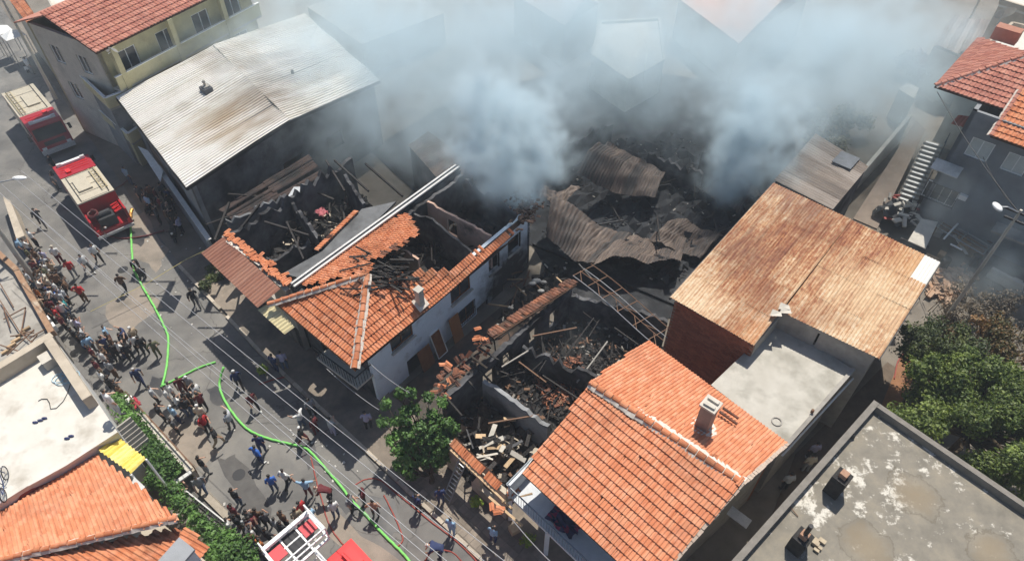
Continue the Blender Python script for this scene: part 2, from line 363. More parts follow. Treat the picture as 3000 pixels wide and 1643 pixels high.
def window(parent, p, q, s0, s1, za, zb, t, fm, panes=2, glass=None, sill=None, bars=False, open_sash=False):
    """window set into a wall opening: frame (> panes, sill, bars)"""
    glass = glass or PANE
    p = V(p[0], p[1], 0); q = V(q[0], q[1], 0); d = (q - p).normalized(); n = V(-d.y, d.x, 0)
    def pt(s, z, k): return p + d * s + n * k + V(0, 0, z)
    m = MB(); w = .07; k = t * .45
    for a, b in (((s0 + w / 2, za), (s0 + w / 2, zb)), ((s1 - w / 2, za), (s1 - w / 2, zb))): m.bar(pt(*a, k), pt(*b, k), w, .08, up=n)
    for z in (za + w / 2, zb - w / 2): m.bar(pt(s0 + w, z, k), pt(s1 - w, z, k), w, .08)
    for i in range(1, panes):
        s = lerp(s0, s1, i / panes); m.bar(pt(s, za + w, k), pt(s, zb - w, k), w * .8, .07, up=n)
    f = obj('window_frame', m, fm, parent)
    for i in range(panes):
        a, b = lerp(s0 + w, s1 - w, i / panes), lerp(s0 + w, s1 - w, (i + 1) / panes)
        g = MB(); b4 = [pt(a, za + w, k + .01), pt(b, za + w, k + .01), pt(b, za + w, k + .02), pt(a, za + w, k + .02)]
        g.hexa(b4, [x + V(0, 0, zb - za - 2 * w) for x in b4]); obj('pane', g, glass, f)
    if sill is not None:
        m = MB(); m.bar(pt(s0 - .08, za - .03, -.06), pt(s1 + .08, za - .03, -.06), .2, .06); obj('sill', m, sill, f)
    if bars:
        m = MB(); kk = -.03
        nb = max(3, int((s1 - s0) / .14))
        for i in range(nb + 1): s = lerp(s0, s1, i / nb); m.bar(pt(s, za, kk), pt(s, zb, kk), .022, up=n)
        for z in (za, (za + zb) / 2, zb): m.bar(pt(s0, z, kk - .015), pt(s1, z, kk - .015), .03)
        obj('window_bars', m, DMETAL, f)
    return f
def inside(poly, x, y):
    c = False; n = len(poly)
    for i in range(n):
        x1, y1 = poly[i]; x2, y2 = poly[(i + 1) % n]
        if (y1 > y) != (y2 > y) and x < (x2 - x1) * (y - y1) / (y2 - y1) + x1: c = not c
    return c
_tile_mesh = {}
def tile_mesh(w, l, mat):
    k = (round(w, 3), round(l, 3), mat.name)
    if k not in _tile_mesh:
        m = MB(); xs = [(-.5, .000), (-.34, .005), (-.22, .038), (-.05, .05), (.10, .038), (.2, .005), (.5, .0)]
        lo, hi = .078, .012
        bot = [(x * w, 0, z + lo) for x, z in xs]; topv = [(x * w, l * 1.12, z + hi) for x, z in xs]; un = [(x * w, .0, z + lo - .075) for x, z in xs]
        o = len(xs); vs = bot + topv + un; fs = []
        for i in range(o - 1): fs.append((i, i + 1, o + i + 1, o + i)); fs.append((2 * o + i, 2 * o + i + 1, i + 1, i))
        fs.append((2 * o, 0, o)); fs.append((o - 1, 3 * o - 1, 2 * o - 1)); m.add(vs, fs)
        _tile_mesh[k] = m.mesh('roof_tile', mat)
    return _tile_mesh[k]
def tile_roof(parent, eave, poly, mat, *, soot=None, tw=.225, tl=.40, keep=None, warp=None, cap=300, jit=.006, deck=None, name='roof_tile', deck_t=.09, mat2=None):
    """courses of clay tiles over the flat 3-D polygon poly; eave = two points of the lower edge"""
    a0, b0 = eave; ex = (b0 - a0).normalized(); c = sum(poly, V(0, 0, 0)) / len(poly)
    n = ex.cross(c - a0).normalized()
    if n.z < 0: n = -n
    up = n.cross(ex)
    if up.z < 0: up = -up
    p2 = [((p - a0).dot(ex), (p - a0).dot(up)) for p in poly]
    A0, A1 = min(x for x, _ in p2), max(x for x, _ in p2); B0, B1 = min(y for _, y in p2), max(y for _, y in p2)
    if deck is not None:
        m = MB(); m.slab([p - n * (.03 + (p - a0).dot(n)) for p in poly], deck_t); obj('roof_deck', m, deck, parent)
    todo = []; r = 0; rg = random.Random(5)
    b = B0
    while b < B1 - .1:
        off = (r % 2) * tw * .0
        a = A0 + tw / 2 + off; ro = rg.uniform(-.015, .015)
        while a < A1:
            if inside(p2, a, b + tl * .5) or (inside(p2, a, b + tl * .15) and inside(p2, a, b + tl * .5)):
                pt = a0 + ex * a + up * (b + ro) + n * .0
                if keep is None or keep((a - A0) / (A1 - A0), (b - B0) / (B1 - B0), pt):
                    todo.append((a, b, pt))
            a += tw
        b += tl; r += 1
    todo.sort(key=lambda x: (x[2] - CAMP).length)
    R0 = Matrix((ex, up, n)).transposed()
    if not soot and rg is not None: todo = [x for x in todo if rg.random() > -1]
    rest = MB(); base = tile_mesh(tw, tl, mat)
    bv = [v.co.copy() for v in base.vertices]; bf = [tuple(p.vertices) for p in base.polygons]
    for i, (a, b, pt) in enumerate(todo):
        if warp: pt = pt + V(0, 0, warp((a - A0) / (A1 - A0), (b - B0) / (B1 - B0)))
        M4 = (Matrix.Translation(pt + n * rg.uniform(-jit, jit)) @ (R0 @ Matrix.Rotation(rg.gauss(0, .012) + (rg.gauss(0, .12) if rg.random() < .03 else 0), 3, 'Z') @ Matrix.Rotation(rg.gauss(0, .012), 3, 'Y')).to_4x4())
        if i < cap:
            mm = base if soot is None or not soot(pt) else tile_mesh(tw, tl, TILE_SOOT)
            obj(name, mm, None, parent, mw=M4)
        else: rest.add([M4 @ v for v in bv], bf)
    if rest.f: obj(name + '_field', rest, mat, parent, kind='stuff')
    return ex, up, n
def ridge(parent, p, q, tile, mortar, w=.26, step=.38, cap=60, warp=None, rough=.02):
    """line of cap tiles bedded in mortar"""
    d = (q - p); L = d.length; d.normalize(); k = max(1, int(L / step)); rg = random.Random(int(L * 100))
    sd_ = d.cross(V(0, 0, 1)).normalized(); nn = sd_.cross(d).normalized()
    m = MB()
    for i in range(k):
        a = p + d * (L * i / k); b = p + d * (L * (i + 1) / k)
        if warp: a = a + V(0, 0, warp(i / k)); b = b + V(0, 0, warp((i + 1) / k))
        j = rg.uniform(.9, 1.15)
        m.add([a - sd_ * w * .8 * j - nn * .06, a - sd_ * w * .35 + nn * .07, a + sd_ * w * .35 + nn * .07, a + sd_ * w * .8 * j - nn * .06,
               b - sd_ * w * .8 * rg.uniform(.9, 1.15) - nn * .06, b - sd_ * w * .35 + nn * .07, b + sd_ * w * .35 + nn * .07, b + sd_ * w * .8 * rg.uniform(.9, 1.15) - nn * .06],
              [(0, 1, 5, 4), (1, 2, 6, 5), (2, 3, 7, 6)])
    obj('ridge_mortar', m, mortar, parent)
    t = MB(); ns = 6; l = step * 1.02
    for e, rr in ((0, 1.0), (l * .93, .86)):
        for j in range(ns + 1):
            th = math.pi * j / ns; t.v.append((e, math.cos(th) * w * .5 * rr, math.sin(th) * w * .42 * rr))
    for j in range(ns): t.f.append((j, j + 1, ns + 2 + j, ns + 1 + j)); t.m.append(0)
    t.f.append(tuple(range(ns, -1, -1))); t.m.append(0)
    me = t.mesh('ridge_tile', tile)
    for i in range(min(k, cap)):
        a = p + d * (L * i / k) + nn * .045 + V(rg.uniform(-1, 1), rg.uniform(-1, 1), rg.uniform(-1, 1)) * rough
        if warp: a = a + V(0, 0, warp(i / k))
        obj('ridge_tile', me, None, parent, mw=Matrix.Translation(a) @ Matrix((d, sd_, nn)).transposed().to_4x4() @ Matrix.Rotation(rg.gauss(0, .04), 4, 'X'))
def trap(u):
    u = u % 1.0
    return 0.0 if u < .38 else ((u - .38) / .12 if u < .5 else (1.0 if u < .88 else 1 - (u - .88) / .12))
def sinw(u): return .5 - .5 * math.cos(2 * math.pi * u)
def sheet(a, b, c, d, pitch, amp, prof=sinw, segs=1, spp=6, warp=None, u0=0.0, v0=0.0, u1=1.0, v1=1.0):
    """corrugated sheet; ribs run from edge a-b to edge d-c"""
    m = MB(); W = (b - a).length; nw = max(1, round(W / pitch)); n = (b - a).cross(d - a).normalized()
    if n.z < 0: n = -n
    us = [i / (nw * spp) for i in range(nw * spp + 1)]
    if prof is trap: us = sorted({(k + e) / nw for k in range(nw) for e in (0, .38, .5, .88)} | {1.0})
    for j in range(segs + 1):
        v = j / segs
        for u in us:
            p = lerp(lerp(a, b, u), lerp(d, c, u), v) + n * (amp * prof(u * nw))
            if warp: p = p + warp(lerp(u0, u1, u), lerp(v0, v1, v))
            m.v.append(tuple(p))
    k = len(us)
    for j in range(segs):
        for i in range(k - 1): m.f.append((j * k + i, j * k + i + 1, (j + 1) * k + i + 1, (j + 1) * k + i)); m.m.append(0)
    m.sm = prof is sinw
    return m
def sheet_roof(parent, a, b, c, d, cols, rows, pitch, amp, mat, prof=sinw, segs=2, spp=6, warp=None, jit=.01, name='roof_sheet', skip=None, mats=None, lap=.06, seed=1):
    """a-b lower edge, d-c upper edge; sheets laid in columns, upper rows lapping over lower ones"""
    rg = random.Random(seed)
    for r in range(rows):
        for k in range(cols):
            if skip and skip(k, r): continue
            u0, u1 = k / cols, (k + 1) / cols; v0, v1 = r / rows - (lap / rows if r else 0), (r + 1) / rows
            f = lambda u, v: lerp(lerp(a, b, u), lerp(d, c, u), v)
            z = V(0, 0, .012 * r + rg.uniform(0, jit) + .006 * (k % 2))
            mm = mat if not mats else mats(k, r, rg)
            m = sheet(f(u0, v0) + z, f(u1, v0) + z, f(u1, v1) + z, f(u0, v1) + z, pitch, amp, prof, segs, spp, warp, u0, v0, u1, v1)
            obj(name, m, mm, parent, smooth=m.sm)
def footprint_walls(parent, pts, z0, z1, mat, t=.22, name='wall', openings=None):
    """outer walls along a closed plan polygon (counter-clockwise)"""
    n = len(pts)
    for i in range(n):
        p, q = pts[i], pts[(i + 1) % n]
        d = V(q[0] - p[0], q[1] - p[1], 0).normalized()
        q2 = V(q[0], q[1], 0) - d * t
        zz = z1 if not isinstance(z1, (list, tuple)) else z1[i]
        wall(name, parent, p, q2, z0, zz, t, mat, (openings or {}).get(i, ()), z1b=None if not isinstance(z1, (list, tuple)) else z1[(i + 1) % n])
def ccw(pts):
    n = len(pts); a = sum(pts[i][0] * pts[(i + 1) % n][1] - pts[(i + 1) % n][0] * pts[i][1] for i in range(n))
    return pts if a > 0 else pts[::-1]
def chimney(parent, base, h, w, mat, ax=None, ay=None, flash=None, cap=None):
    ax = ax or UU; ay = ay or VV; m = MB(); m.box(base - V(0, 0, .5), w, w, h + .5, ax, ay)
    c = obj('chimney', m, mat, parent)
    if flash is not None:
        m = MB(); m.box(base + V(0, 0, -.1), w * 1.9, w * 1.9, .16, ax, ay); obj('chimney_flashing', m, flash, c)
    m = MB(); m.box(base + V(0, 0, h + .003), w * 1.25, w * 1.25, .1, ax, ay); obj('chimney_cap', m, cap or mat, c)
    return c
def scatter_beams(parent, name, centre, rx, ry, n, lmin, lmax, thick, mat, z=0.0, zr=.8, seed=0, tilt=.5):
    rg = random.Random(seed)
    for i in range(n):
        c = V(centre[0], centre[1], 0) + UU * rg.uniform(-rx, rx) + VV * rg.uniform(-ry, ry)
        L = rg.uniform(lmin, lmax); a = rg.uniform(0, math.pi); t = rg.uniform(-tilt, tilt)
        d = V(math.cos(a) * math.cos(t), math.sin(a) * math.cos(t), math.sin(t)) * L / 2
        zc = z + rg.uniform(.05, zr) + abs(d.z) * .6
        m = MB(); th = thick * rg.uniform(.6, 1.4); m.bar(c + V(0, 0, zc) - d, c + V(0, 0, zc) + d, th, th * rg.uniform(.5, 1))
        obj(name, m, mat, parent)
def heap(parent, name, poly, z0, h, mat, seed=0, res=.35, kind=None):
    """uneven rubble surface over a plan polygon"""
    rg = random.Random(seed); xs = [p[0] for p in poly]; ys = [p[1] for p in poly]
    nx = max(2, int((max(xs) - min(xs)) / res)); ny = max(2, int((max(ys) - min(ys)) / res)); m = MB(); idx = {}
    p2 = [(p[0], p[1]) for p in poly]
    for i in range(nx + 1):
        for j in range(ny + 1):
            x = lerp(min(xs), max(xs), i / nx); y = lerp(min(ys), max(ys), j / ny)
            if inside(p2, x, y):
                idx[(i, j)] = len(m.v); m.v.append((x + rg.uniform(-.1, .1), y + rg.uniform(-.1, .1), z0 + h * rg.random() ** 2))
    for i in range(nx):
        for j in range(ny):
            k = [(i, j), (i + 1, j), (i + 1, j + 1), (i, j + 1)]
            if all(x in idx for x in k): m.f.append(tuple(idx[x] for x in k)); m.m.append(0)
    o = obj(name, m, mat, parent)
    if kind: o['kind'] = kind
    return o
def chips(parent, name, poly, z0, n, size, mat, seed=0, kind='stuff'):
    """loose broken bits, joined"""
    rg = random.Random(seed); xs = [p[0] for p in poly]; ys = [p[1] for p in poly]; p2 = [(p[0], p[1]) for p in poly]; m = MB(); k = 0
    while k < n:
        x, y = rg.uniform(min(xs), max(xs)), rg.uniform(min(ys), max(ys))
        k += 1
        if not inside(p2, x, y): continue
        a = rg.uniform(0, 6.3); t = rg.uniform(-.6, .6); d = V(math.cos(a) * math.cos(t), math.sin(a) * math.cos(t), math.sin(t)); s = size * rg.uniform(.4, 1.6)
        c = V(x, y, z0 + rg.uniform(0, .25)); m.bar(c - d * s / 2, c + d * s / 2, s * rg.uniform(.15, .6), s * rg.uniform(.08, .3))
    o = obj(name, m, mat, parent)
    if kind: o['kind'] = kind
    return o
# ------------------------------------------------------------------ the setting
def px(p):
    v = Vector(p) - CAMP; z = v.dot(_F); return 1500 + FPX * v.dot(_R) / z, 821.5 - FPX * v.dot(_U) / z
def on_wall(p, q, x, y):
    """(s, z) of the point of the vertical plane through p, q that the photo shows at x, y"""
    d = _R * ((x - 1500) / FPX) + _U * ((821.5 - y) / FPX) + _F
    e = V(q[0] - p[0], q[1] - p[1], 0).normalized(); n = V(-e.y, e.x, 0); p0 = V(p[0], p[1], 0)
    t = (p0 - CAMP).dot(n) / d.dot(n); h = CAMP + d * t
    return (h - p0).dot(e), h.z
def sheet_poly(poly, z):
    m = MB(); n = len(poly); a = sum(poly[i][0] * poly[(i + 1) % n][1] - poly[(i + 1) % n][0] * poly[i][1] for i in range(n))
    if a < 0: poly = poly[::-1]
    return m.add([(p[0], p[1], z) for p in poly], [tuple(range(n))])
m = MB(); m.quad((-600, -500, -.05), (600, -500, -.05), (600, 900, -.05), (-600, 900, -.05)); setting('ground', m, GROUND)
left = [(-90, 94), (-62, 64), (-47, 47), (-36.2, 35.0), (-27.0, 24.6), (-20.2, 19.2), (-15.4, 15.2), (-10.5, 10.6), (-2, 2), (6, -6)]
right = [(14, -3), (3.4, 8.0), (-1.6, 12.7), (-7.7, 18.3), (-14.9, 24.8), (-19.6, 29.6), (-22.6, 32.9), (-27.4, 38.6), (-34.0, 46.5), (-50, 66), (-74, 96)]
street = setting('street', sheet_poly(left + right, 0.0), ASPHALT)
# first a painted-in sunlit spot, then mended patches; thin sheets on the asphalt
PATCH = simple('street_patch', (.30, .255, .21), (.235, .20, .165), 1.5, c3=(.17, .15, .125), scale3=.5)
PATCHD = simple('street_patch_dark', (.12, .115, .108), (.085, .08, .078), 2.0)
for i, (pp, mt) in enumerate([([(362, 640), (420, 622), (487, 735), (460, 795), (395, 760)], PATCH), ([(640, 1345), (700, 1330), (800, 1500), (745, 1530)], PATCHD),
                              ([(300, 900), (420, 830), (470, 900), (360, 985)], PATCH), ([(470, 1260), (560, 1225), (640, 1330), (560, 1375)], PATCH),
                              ([(900, 1500), (960, 1470), (1180, 1660), (1100, 1690)], PATCH)]):
    c = [P(*q) for q in pp]; ct = sum(c, V(0, 0, 0)) / len(c); rg = random.Random(i)
    big = []
    for k in range(len(c)):
        for s in range(4): big.append(lerp(c[k], c[(k + 1) % len(c)], s / 4) + V(rg.uniform(-.18, .18), rg.uniform(-.18, .18), 0))
    o = obj('street_patch', sheet_poly(big, .005), mt, street)
WET, t_, b_ = new_mat('wet_asphalt'); n_ = noise(t_, coords(t_), 1.2, 4); t_.links.new(ramp(t_, [(.3, (.035, .035, .038)), (.7, (.085, .08, .076))], n_).outputs[0], b_.inputs['Base Color']); b_.inputs['Roughness'].default_value = .35
for i, (x, y, rx, ry) in enumerate(((400, 690, 1.3, .7), (330, 650, 1.1, .8), (470, 1130, 1.0, .6), (640, 1160, .9, .5), (905, 1330, 1.2, .6), (1130, 1510, 1.6, .8), (1010, 1470, .9, .5))):
    rg = random.Random(i + 40); c = P(x, y); obj('wet_patch', sheet_poly([c + UU * (math.cos(k * .4488) * rx * rg.uniform(.6, 1.2)) + VV * (math.sin(k * .4488) * ry * rg.uniform(.6, 1.2)) for k in range(14)], .009), WET, street)
for i, (x, y) in enumerate(((560, 1180), (700, 1390), (360, 790), (880, 1560))):
    c = P(x, y); obj('manhole_cover', sheet_poly([c + V(math.cos(k * .3927) * .33, math.sin(k * .3927) * .33, 0) for k in range(16)], .013), DMETAL, street)
# pavement along the burnt houses, with a kerb of separate stones
kerb_line = [V(6, 5.6, 0), V(-1.6, 12.7, 0), V(-7.7, 18.3, 0), V(-14.9, 24.8, 0), V(-22.3, 32.2, 0)]
inner = [V(8.5, 8.5, 0), V(.8, 15.2, 0), V(-5.6, 20.9, 0), V(-12.6, 27.2, 0), V(-20.4, 33.8, 0)]
m = MB(); off = V(.16, .19, 0)
for i in range(len(kerb_line) - 1):
    a, b, c, d = kerb_line[i] + off, kerb_line[i + 1] + off, inner[i + 1], inner[i]
    m.quad(a + V(0, 0, .12), d + V(0, 0, .12), c + V(0, 0, .12), b + V(0, 0, .12))
pavement = setting('pavement', m, PAVE)
rg = random.Random(3); stone = MB(); stone.box((0, 0, -.05), .78, .19, .19); stone_me = stone.mesh('kerb_stone', KERB)
for i in range(len(kerb_line) - 1):
    a, b = kerb_line[i], kerb_line[i + 1]; L = (b - a).length; k = int(L / .8); d = (b - a) / L
    for j in range(k):
        if rg.random() < .04: continue
        c = a + d * ((j + .5) * L / k) + V(.1, .11, rg.uniform(-.02, .015))
        obj('kerb_stone', stone_me, None, pavement, mw=Matrix.Translation(c) @ Matrix.Rotation(math.atan2(d.y, d.x) + rg.gauss(0, .015), 4, 'Z'))
# paving slabs of the near end of the pavement
slabm = MB(); slabm.box((0, 0, 0), .38, .38, .03); slab_me = slabm.mesh('paving_slab', PAVE)
a0, b0 = kerb_line[0] + off, kerb_line[2] + off; d = (b0 - a0).normalized(); nrm = V(-d.y, d.x, 0) * (-1 if V(-d.y, d.x, 0).dot(inner[1] - kerb_line[1]) < 0 else 1)
for i in range(36):
    for j in range(5):
        if rg.random() < .06: continue
        c = a0 + d * (2.0 + i * .41) + nrm * (.28 + j * .41)
        obj('paving_slab', slab_me, None, pavement, mw=Matrix.Translation(c + V(0, 0, .1 + rg.uniform(0, .012))) @ Matrix.Rotation(math.atan2(d.y, d.x), 4, 'Z'))
# yards and alleys between the houses
m = sheet_poly([P(1060, 1250), P(1113, 1190), P(1600, 790), P(1720, 760), P(1560, 960), P(1330, 1180), P(1180, 1330)], .012); setting('side_alley', m, simple('alley_dirt', (.10, .085, .07), (.055, .048, .042), 2, c3=(.16, .10, .07), scale3=.6))
m = sheet_poly([P(2150, 1800), P(2330, 1330), P(2600, 1060), P(2700, 1130), P(2560, 1280), P(2200, 1700)], .012); setting('narrow_alley', m, simple('alley_dark_dirt', (.16, .12, .09), (.1, .08, .06), 2))
m = sheet_poly([P(2560, 1240), P(2650, 1020), P(2700, 1000), P(2690, 1080), P(2640, 1180)], .016); setting('dirt_path', m, DIRT)
burn = [P(1080, 440), P(1350, 280), P(1750, 190), P(2250, 260), P(2330, 420), P(2330, 600), P(2060, 900), P(1900, 950), P(1640, 860), P(1560, 720), P(1300, 640)]
setting('burnt_ground', sheet_poly(burn, .02), BURNT)
# ------------------------------------------------------------------ white two-storey house with the burnt hip roof
EZ = 5.0
F_, EL, ER = P(1040, 1081, EZ), P(804, 882, EZ), P(1508, 684, EZ)
AP = P(1077, 803, 6.75)
mh = thing('burnt_house', 'white two-storey house with half-burnt orange hip roof in the middle of the fire', 'house', P(1113, 1176, 0))
dv = (ER - F_).normalized(); du = V(-dv.y, dv.x, 0)            # dv along the long side, du towards the back
fp, fq = P(1113, 1176, 0), P(1113, 1176, 0) + V(dv.x, dv.y, 0) * 13.6
WID = 5.6
bp, bq = fp + du * WID, fq + du * WID
SOOTPL, t_, b_ = new_mat('white_plaster_sooted')
if True:
    co = coords(t_); n1 = noise(t_, co, 2.0, 6, .65); base = ramp(t_, [(.3, (.84, .92, .97)), (.7, (.76, .84, .90))], n1).outputs[0]
    # soot licked up the wall around the far ground-floor openings
    mid = fp + dv * 11.5
    vm = t_.nodes.new('ShaderNodeVectorMath'); vm.operation = 'DISTANCE'; t_.links.new(co, vm.inputs[0]); vm.inputs[1].default_value = (mid.x, mid.y, .6)
    f = math_(t_, 'ADD', math_(t_, 'MULTIPLY', vm.outputs['Value'], .20), math_(t_, 'MULTIPLY', noise(t_, co, 1.1, 5, .65), .55))
    out = mixc(t_, ramp(t_, [(.62, (1, 1, 1)), (1.02, (0, 0, 0))], f).outputs[0], base, (.045, .042, .04))
    n3 = noise(t_, co, .9, 5, .6); out = mixc(t_, ramp(t_, [(.58, (0, 0, 0)), (.75, (.6, .6, .6))], n3).outputs[0], out, (.30, .29, .28))
    t_.links.new(out, b_.inputs['Base Color']); b_.inputs['Roughness'].default_value = .9; bump(t_, b_, n1, .15, .02)
def fw(x, y): return on_wall(fp, fq, x, y)
ops = []; wins = []
def fwin(bl, br, h, kind):
    s0, z0 = fw(*bl); s1, z1 = fw(*br); z = (z0 + z1) / 2; ops.append((s0, s1, z, min(z + h, EZ - .12))); wins.append((s0, s1, z, min(z + h, EZ - .12), kind))
for a in (((1148, 1029), (1213, 985), 1.15, 'w'), ((1322, 886), (1380, 853), 1.2, 'w'), ((1433, 803), (1465, 783), 1.25, 'b'), ((1488, 752), (1526, 722), 1.3, 'b'),
          ((1345, 957), (1392, 918), 1.3, 'bars'), ((1200, 1105), (1236, 1075), 1.5, 'door'), ((1474, 885), (1508, 858), 1.7, 'b'), ((1400, 962), (1432, 932), 1.9, 'b')):
    fwin(*a)
wall('wall', mh, fp, fq, 0, EZ - .05, .22, SOOTPL, ops, jag=.0, top=lambda s: EZ - .05 if s < .84 else EZ - .05 + .12 * (s - .84) / .16 + random.Random(int(s * 100)).uniform(-.3, .05))
for (s0, s1, za, zb, k) in wins:
    if k == 'w': window(mh, fp, fq, s0, s1, za, zb, .22, WOOD_BR, 2, sill=CONC_L)
    if k == 'bars': window(mh, fp, fq, s0, s1, za, zb, .22, WOOD_BR, 2, bars=True)
    if k == 'door':
        m = MB(); m.bar(fp + dv * s0 + du * .1 + V(0, 0, (za + zb) / 2), fp + dv * s1 + du * .1 + V(0, 0, (za + zb) / 2), .05, zb - za); obj('door', m, flat('dark_door_paint', (.03, .035, .04), .5), mh)
    if k == 'b':                                                   # burnt out: charred frame, broken glass left in the corner
        m = MB(); q = lambda s, z: fp + dv * s + du * .08 + V(0, 0, z)
        m.bar(q(s0 + .04, za), q(s0 + .04, zb), .08); m.bar(q(s1 - .04, za), q(s1 - .04, zb), .08); m.bar(q(s0, zb - .04), q(s1, zb - .04), .08); f = obj('window_frame', m, CHAR, mh)
        m = MB(); m.bar(fp + dv * (s0 - .06) - du * .03 + V(0, 0, za - .04), fp + dv * (s1 + .06) - du * .03 + V(0, 0, za - .04), .18, .06); obj('sill', m, CONC, f)
# the other walls
wall('wall', mh, bp, fp + du * .22, 0, EZ - .1, .22, SOOTW, [(1.2, 2.2, .2, 2.2), (3.2, 4.4, 3.2, 4.4), (1.0, 2.2, 2.8, 4.7)])
wall('wall', mh, fq, bq - du * .22, 0, EZ + .1, .22, SOOTW, jag=.7, seed=4)
wall('wall', mh, bq, bp + dv * .22, 0, EZ + .1, .22, SOOTW, jag=.25, seed=5)
# inner cross walls, open to the sky
for (x0, y0, x1, y1, z, mt, op, tp) in ((1236, 604, 1460, 702, 5.15, PINK, [(1.6, 2.4, 3.4, 4.6)], None), (1215, 690, 1402, 744, 4.6, SOOTW, [], lambda s: 4.3 + 1.1 * (1 - abs(s - .3) / .7)),):
    a, b = P(x0, y0, z), P(x1, y1, z); a0 = fp + dv * ((b - fp).dot(dv)) + du * (WID - .25); b0 = fp + dv * ((b - fp).dot(dv)) + du * .25
    wall('cross_wall', mh, a0, b0, 2.4, z, .14, mt, op, jag=.18, top=tp)
v1 = (P(1100, 745, 5) - fp).dot(dv)
wall('cross_wall', mh, fp + du * (WID - .25) + dv * 6.3, fp + du * (WID * .45) + dv * 6.3, 2.4, 4.9, .14, PINK, jag=.3)
m = MB(); m.prism([fp + dv * .25 + du * .25, fq - dv * .25 + du * .25, bq - dv * .25 - du * .25, bp + dv * .25 - du * .25], 2.25, 2.4); obj('upper_floor', m, BURNT, mh)
# roof: hip end and street-front courses survive, burnt away behind the hip
UNDER = simple('roof_board', (.10, .055, .035), (.05, .03, .022), 4)
ridge_z = 6.75
n_end = F_ + dv * 14.0
EB = F_ + du * 6.7; EB2 = EB + dv * 13.0                           # back eave line
AP2 = V(AP.x, AP.y, ridge_z); RE = AP2 + dv * 9.0
def ypoly(pts, x):
    for (x0, y0), (x1, y1) in zip(pts, pts[1:]):
        if x0 <= x <= x1: return y0 + (y1 - y0) * (x - x0) / (x1 - x0)
    return pts[0][1] if x < pts[0][0] else pts[-1][1]
edge = [(1000, 700), (1088, 795), (1107, 846), (1150, 818), (1228, 799), (1314, 794), (1368, 764), (1446, 721), (1505, 684), (1600, 640)]
jr = random.Random(9)
def keep_r(a, b, pt):
    x, y = px(pt); return y > ypoly(edge, x) + jr.uniform(-7, 7)
keepb = [(880, 832), (1085, 800), (1072, 758), (1158, 740), (1222, 676), (1189, 622), (1057, 695), (890, 806)]
def keep_b(a, b, pt):
    x, y = px(pt); return inside(keepb, x + jr.uniform(-8, 8), y + jr.uniform(-8, 8))
def keep_h(a, b, pt):
    x, y = px(pt); return not (x > 1055 and y < 815 and jr.random() < .7)
sag = lambda a, b: -.16 * math.sin(math.pi * a) * (1 - .5 * b) + .05 * math.sin(9 * a)
tile_roof(mh, (F_, ER), [F_, ER + dv * .2, RE, AP2], TILE, keep=keep_r, warp=sag, cap=150, tw=.19, tl=.39, soot=lambda pt: jr.random() < max(0, 1 - (px(pt)[1] - ypoly(edge, px(pt)[0])) / 55) * .8)
tile_roof(mh, (EL, F_), [EL, F_, AP2], TILE, keep=keep_h, cap=100, tw=.19, tl=.39, soot=lambda pt: jr.random() < max(0, 1 - (pt - AP2).length / 2.2), warp=lambda a, b: -.06 * math.sin(math.pi * a) * (1 - b))
tile_roof(mh, (EB2, EB), [EB2 + V(0, 0, .1), EB + V(0, 0, .1), AP2, RE], TILE, keep=keep_b, cap=50, jit=.02, tw=.19, tl=.39, soot=lambda pt: px(pt)[0] > 1110 and jr.random() < .5)
# boards under what is left
m = MB(); dn = V(0, 0, -.1); m.slab([EL + dn, F_ + dn, AP2 + dn], .06); obj('roof_deck', m, UNDER, mh)
def onroof(x, y, kind):
    """point of the right-hand slope seen at x, y"""
    ex = dv; up = (AP2 - F_) - dv * (AP2 - F_).dot(dv); up.normalize(); n = ex.cross(up)
    d = _R * ((x - 1500) / FPX) + _U * ((821.5 - y) / FPX) + _F
    return CAMP + d * ((F_ - CAMP).dot(n) / d.dot(n))
def offz(p, z): return V(p.x, p.y, p.z + z)
pts = [F_, AP2] + [onroof(x, y + 6, 0) for x, y in edge[2:9]] + [ER]
m = MB(); m.slab([offz(p, -.28) if i > 1 else offz(p, -.12) for i, p in enumerate(pts)], .05); obj('roof_deck', m, UNDER, mh)
kb = []
up = (AP2 - EB) - dv * (AP2 - EB).dot(dv); up.normalize(); nb = dv.cross(up)
for x, y in keepb:
    d = _R * ((x - 1500) / FPX) + _U * ((821.5 - y) / FPX) + _F; kb.append(offz(CAMP + d * ((EB - CAMP).dot(nb) / d.dot(nb)), -.1))
m = MB(); m.slab(kb, .05); obj('roof_deck', m, UNDER, mh)
ridge(mh, offz(F_, .06), offz(AP2, .02), TILE, MORTAR_W, w=.30, step=.42)
ridge(mh, offz(EB, .12), offz(AP2, .02), TILE, MORTAR_W, w=.26, step=.42)
# eave boards
m = MB(); m.bar(offz(F_, -.1) + du * .1, offz(ER, -.1) + du * .1, .05, .14); m.bar(offz(EL, -.1), offz(F_, -.1), .05, .14); obj('eave_board', m, WOOD_BR, mh)
# soffit that closes the overhang
m = MB(); m.slab([offz(fp + dv * .1, EZ - .12), offz(fq, EZ - .12), offz(fq, EZ - .12) - du * .3, offz(F_, -.14) + du * .15], .04); m.slab([offz(fp, EZ - .12), offz(F_, -.14), offz(EL, -.14), offz(bp, EZ - .12)], .04); obj('soffit', m, UNDER, mh)
# chimney on the surviving slope
cb = onroof(1232, 892, 0); chimney(mh, V(cb.x, cb.y, cb.z), 1.1, .34, CONC_L, dv, du); up_ = ((AP2 - F_) - dv * (AP2 - F_).dot(dv)).normalized(); m = MB(); m.slab([cb + dv * a * .36 + up_ * b * .36 + V(0, 0, .14) for a, b in ((-1, -1), (1, -1), (1.1, .9), (-.9, 1))], .05); obj('chimney_flashing', m, MORTAR_W, mh)
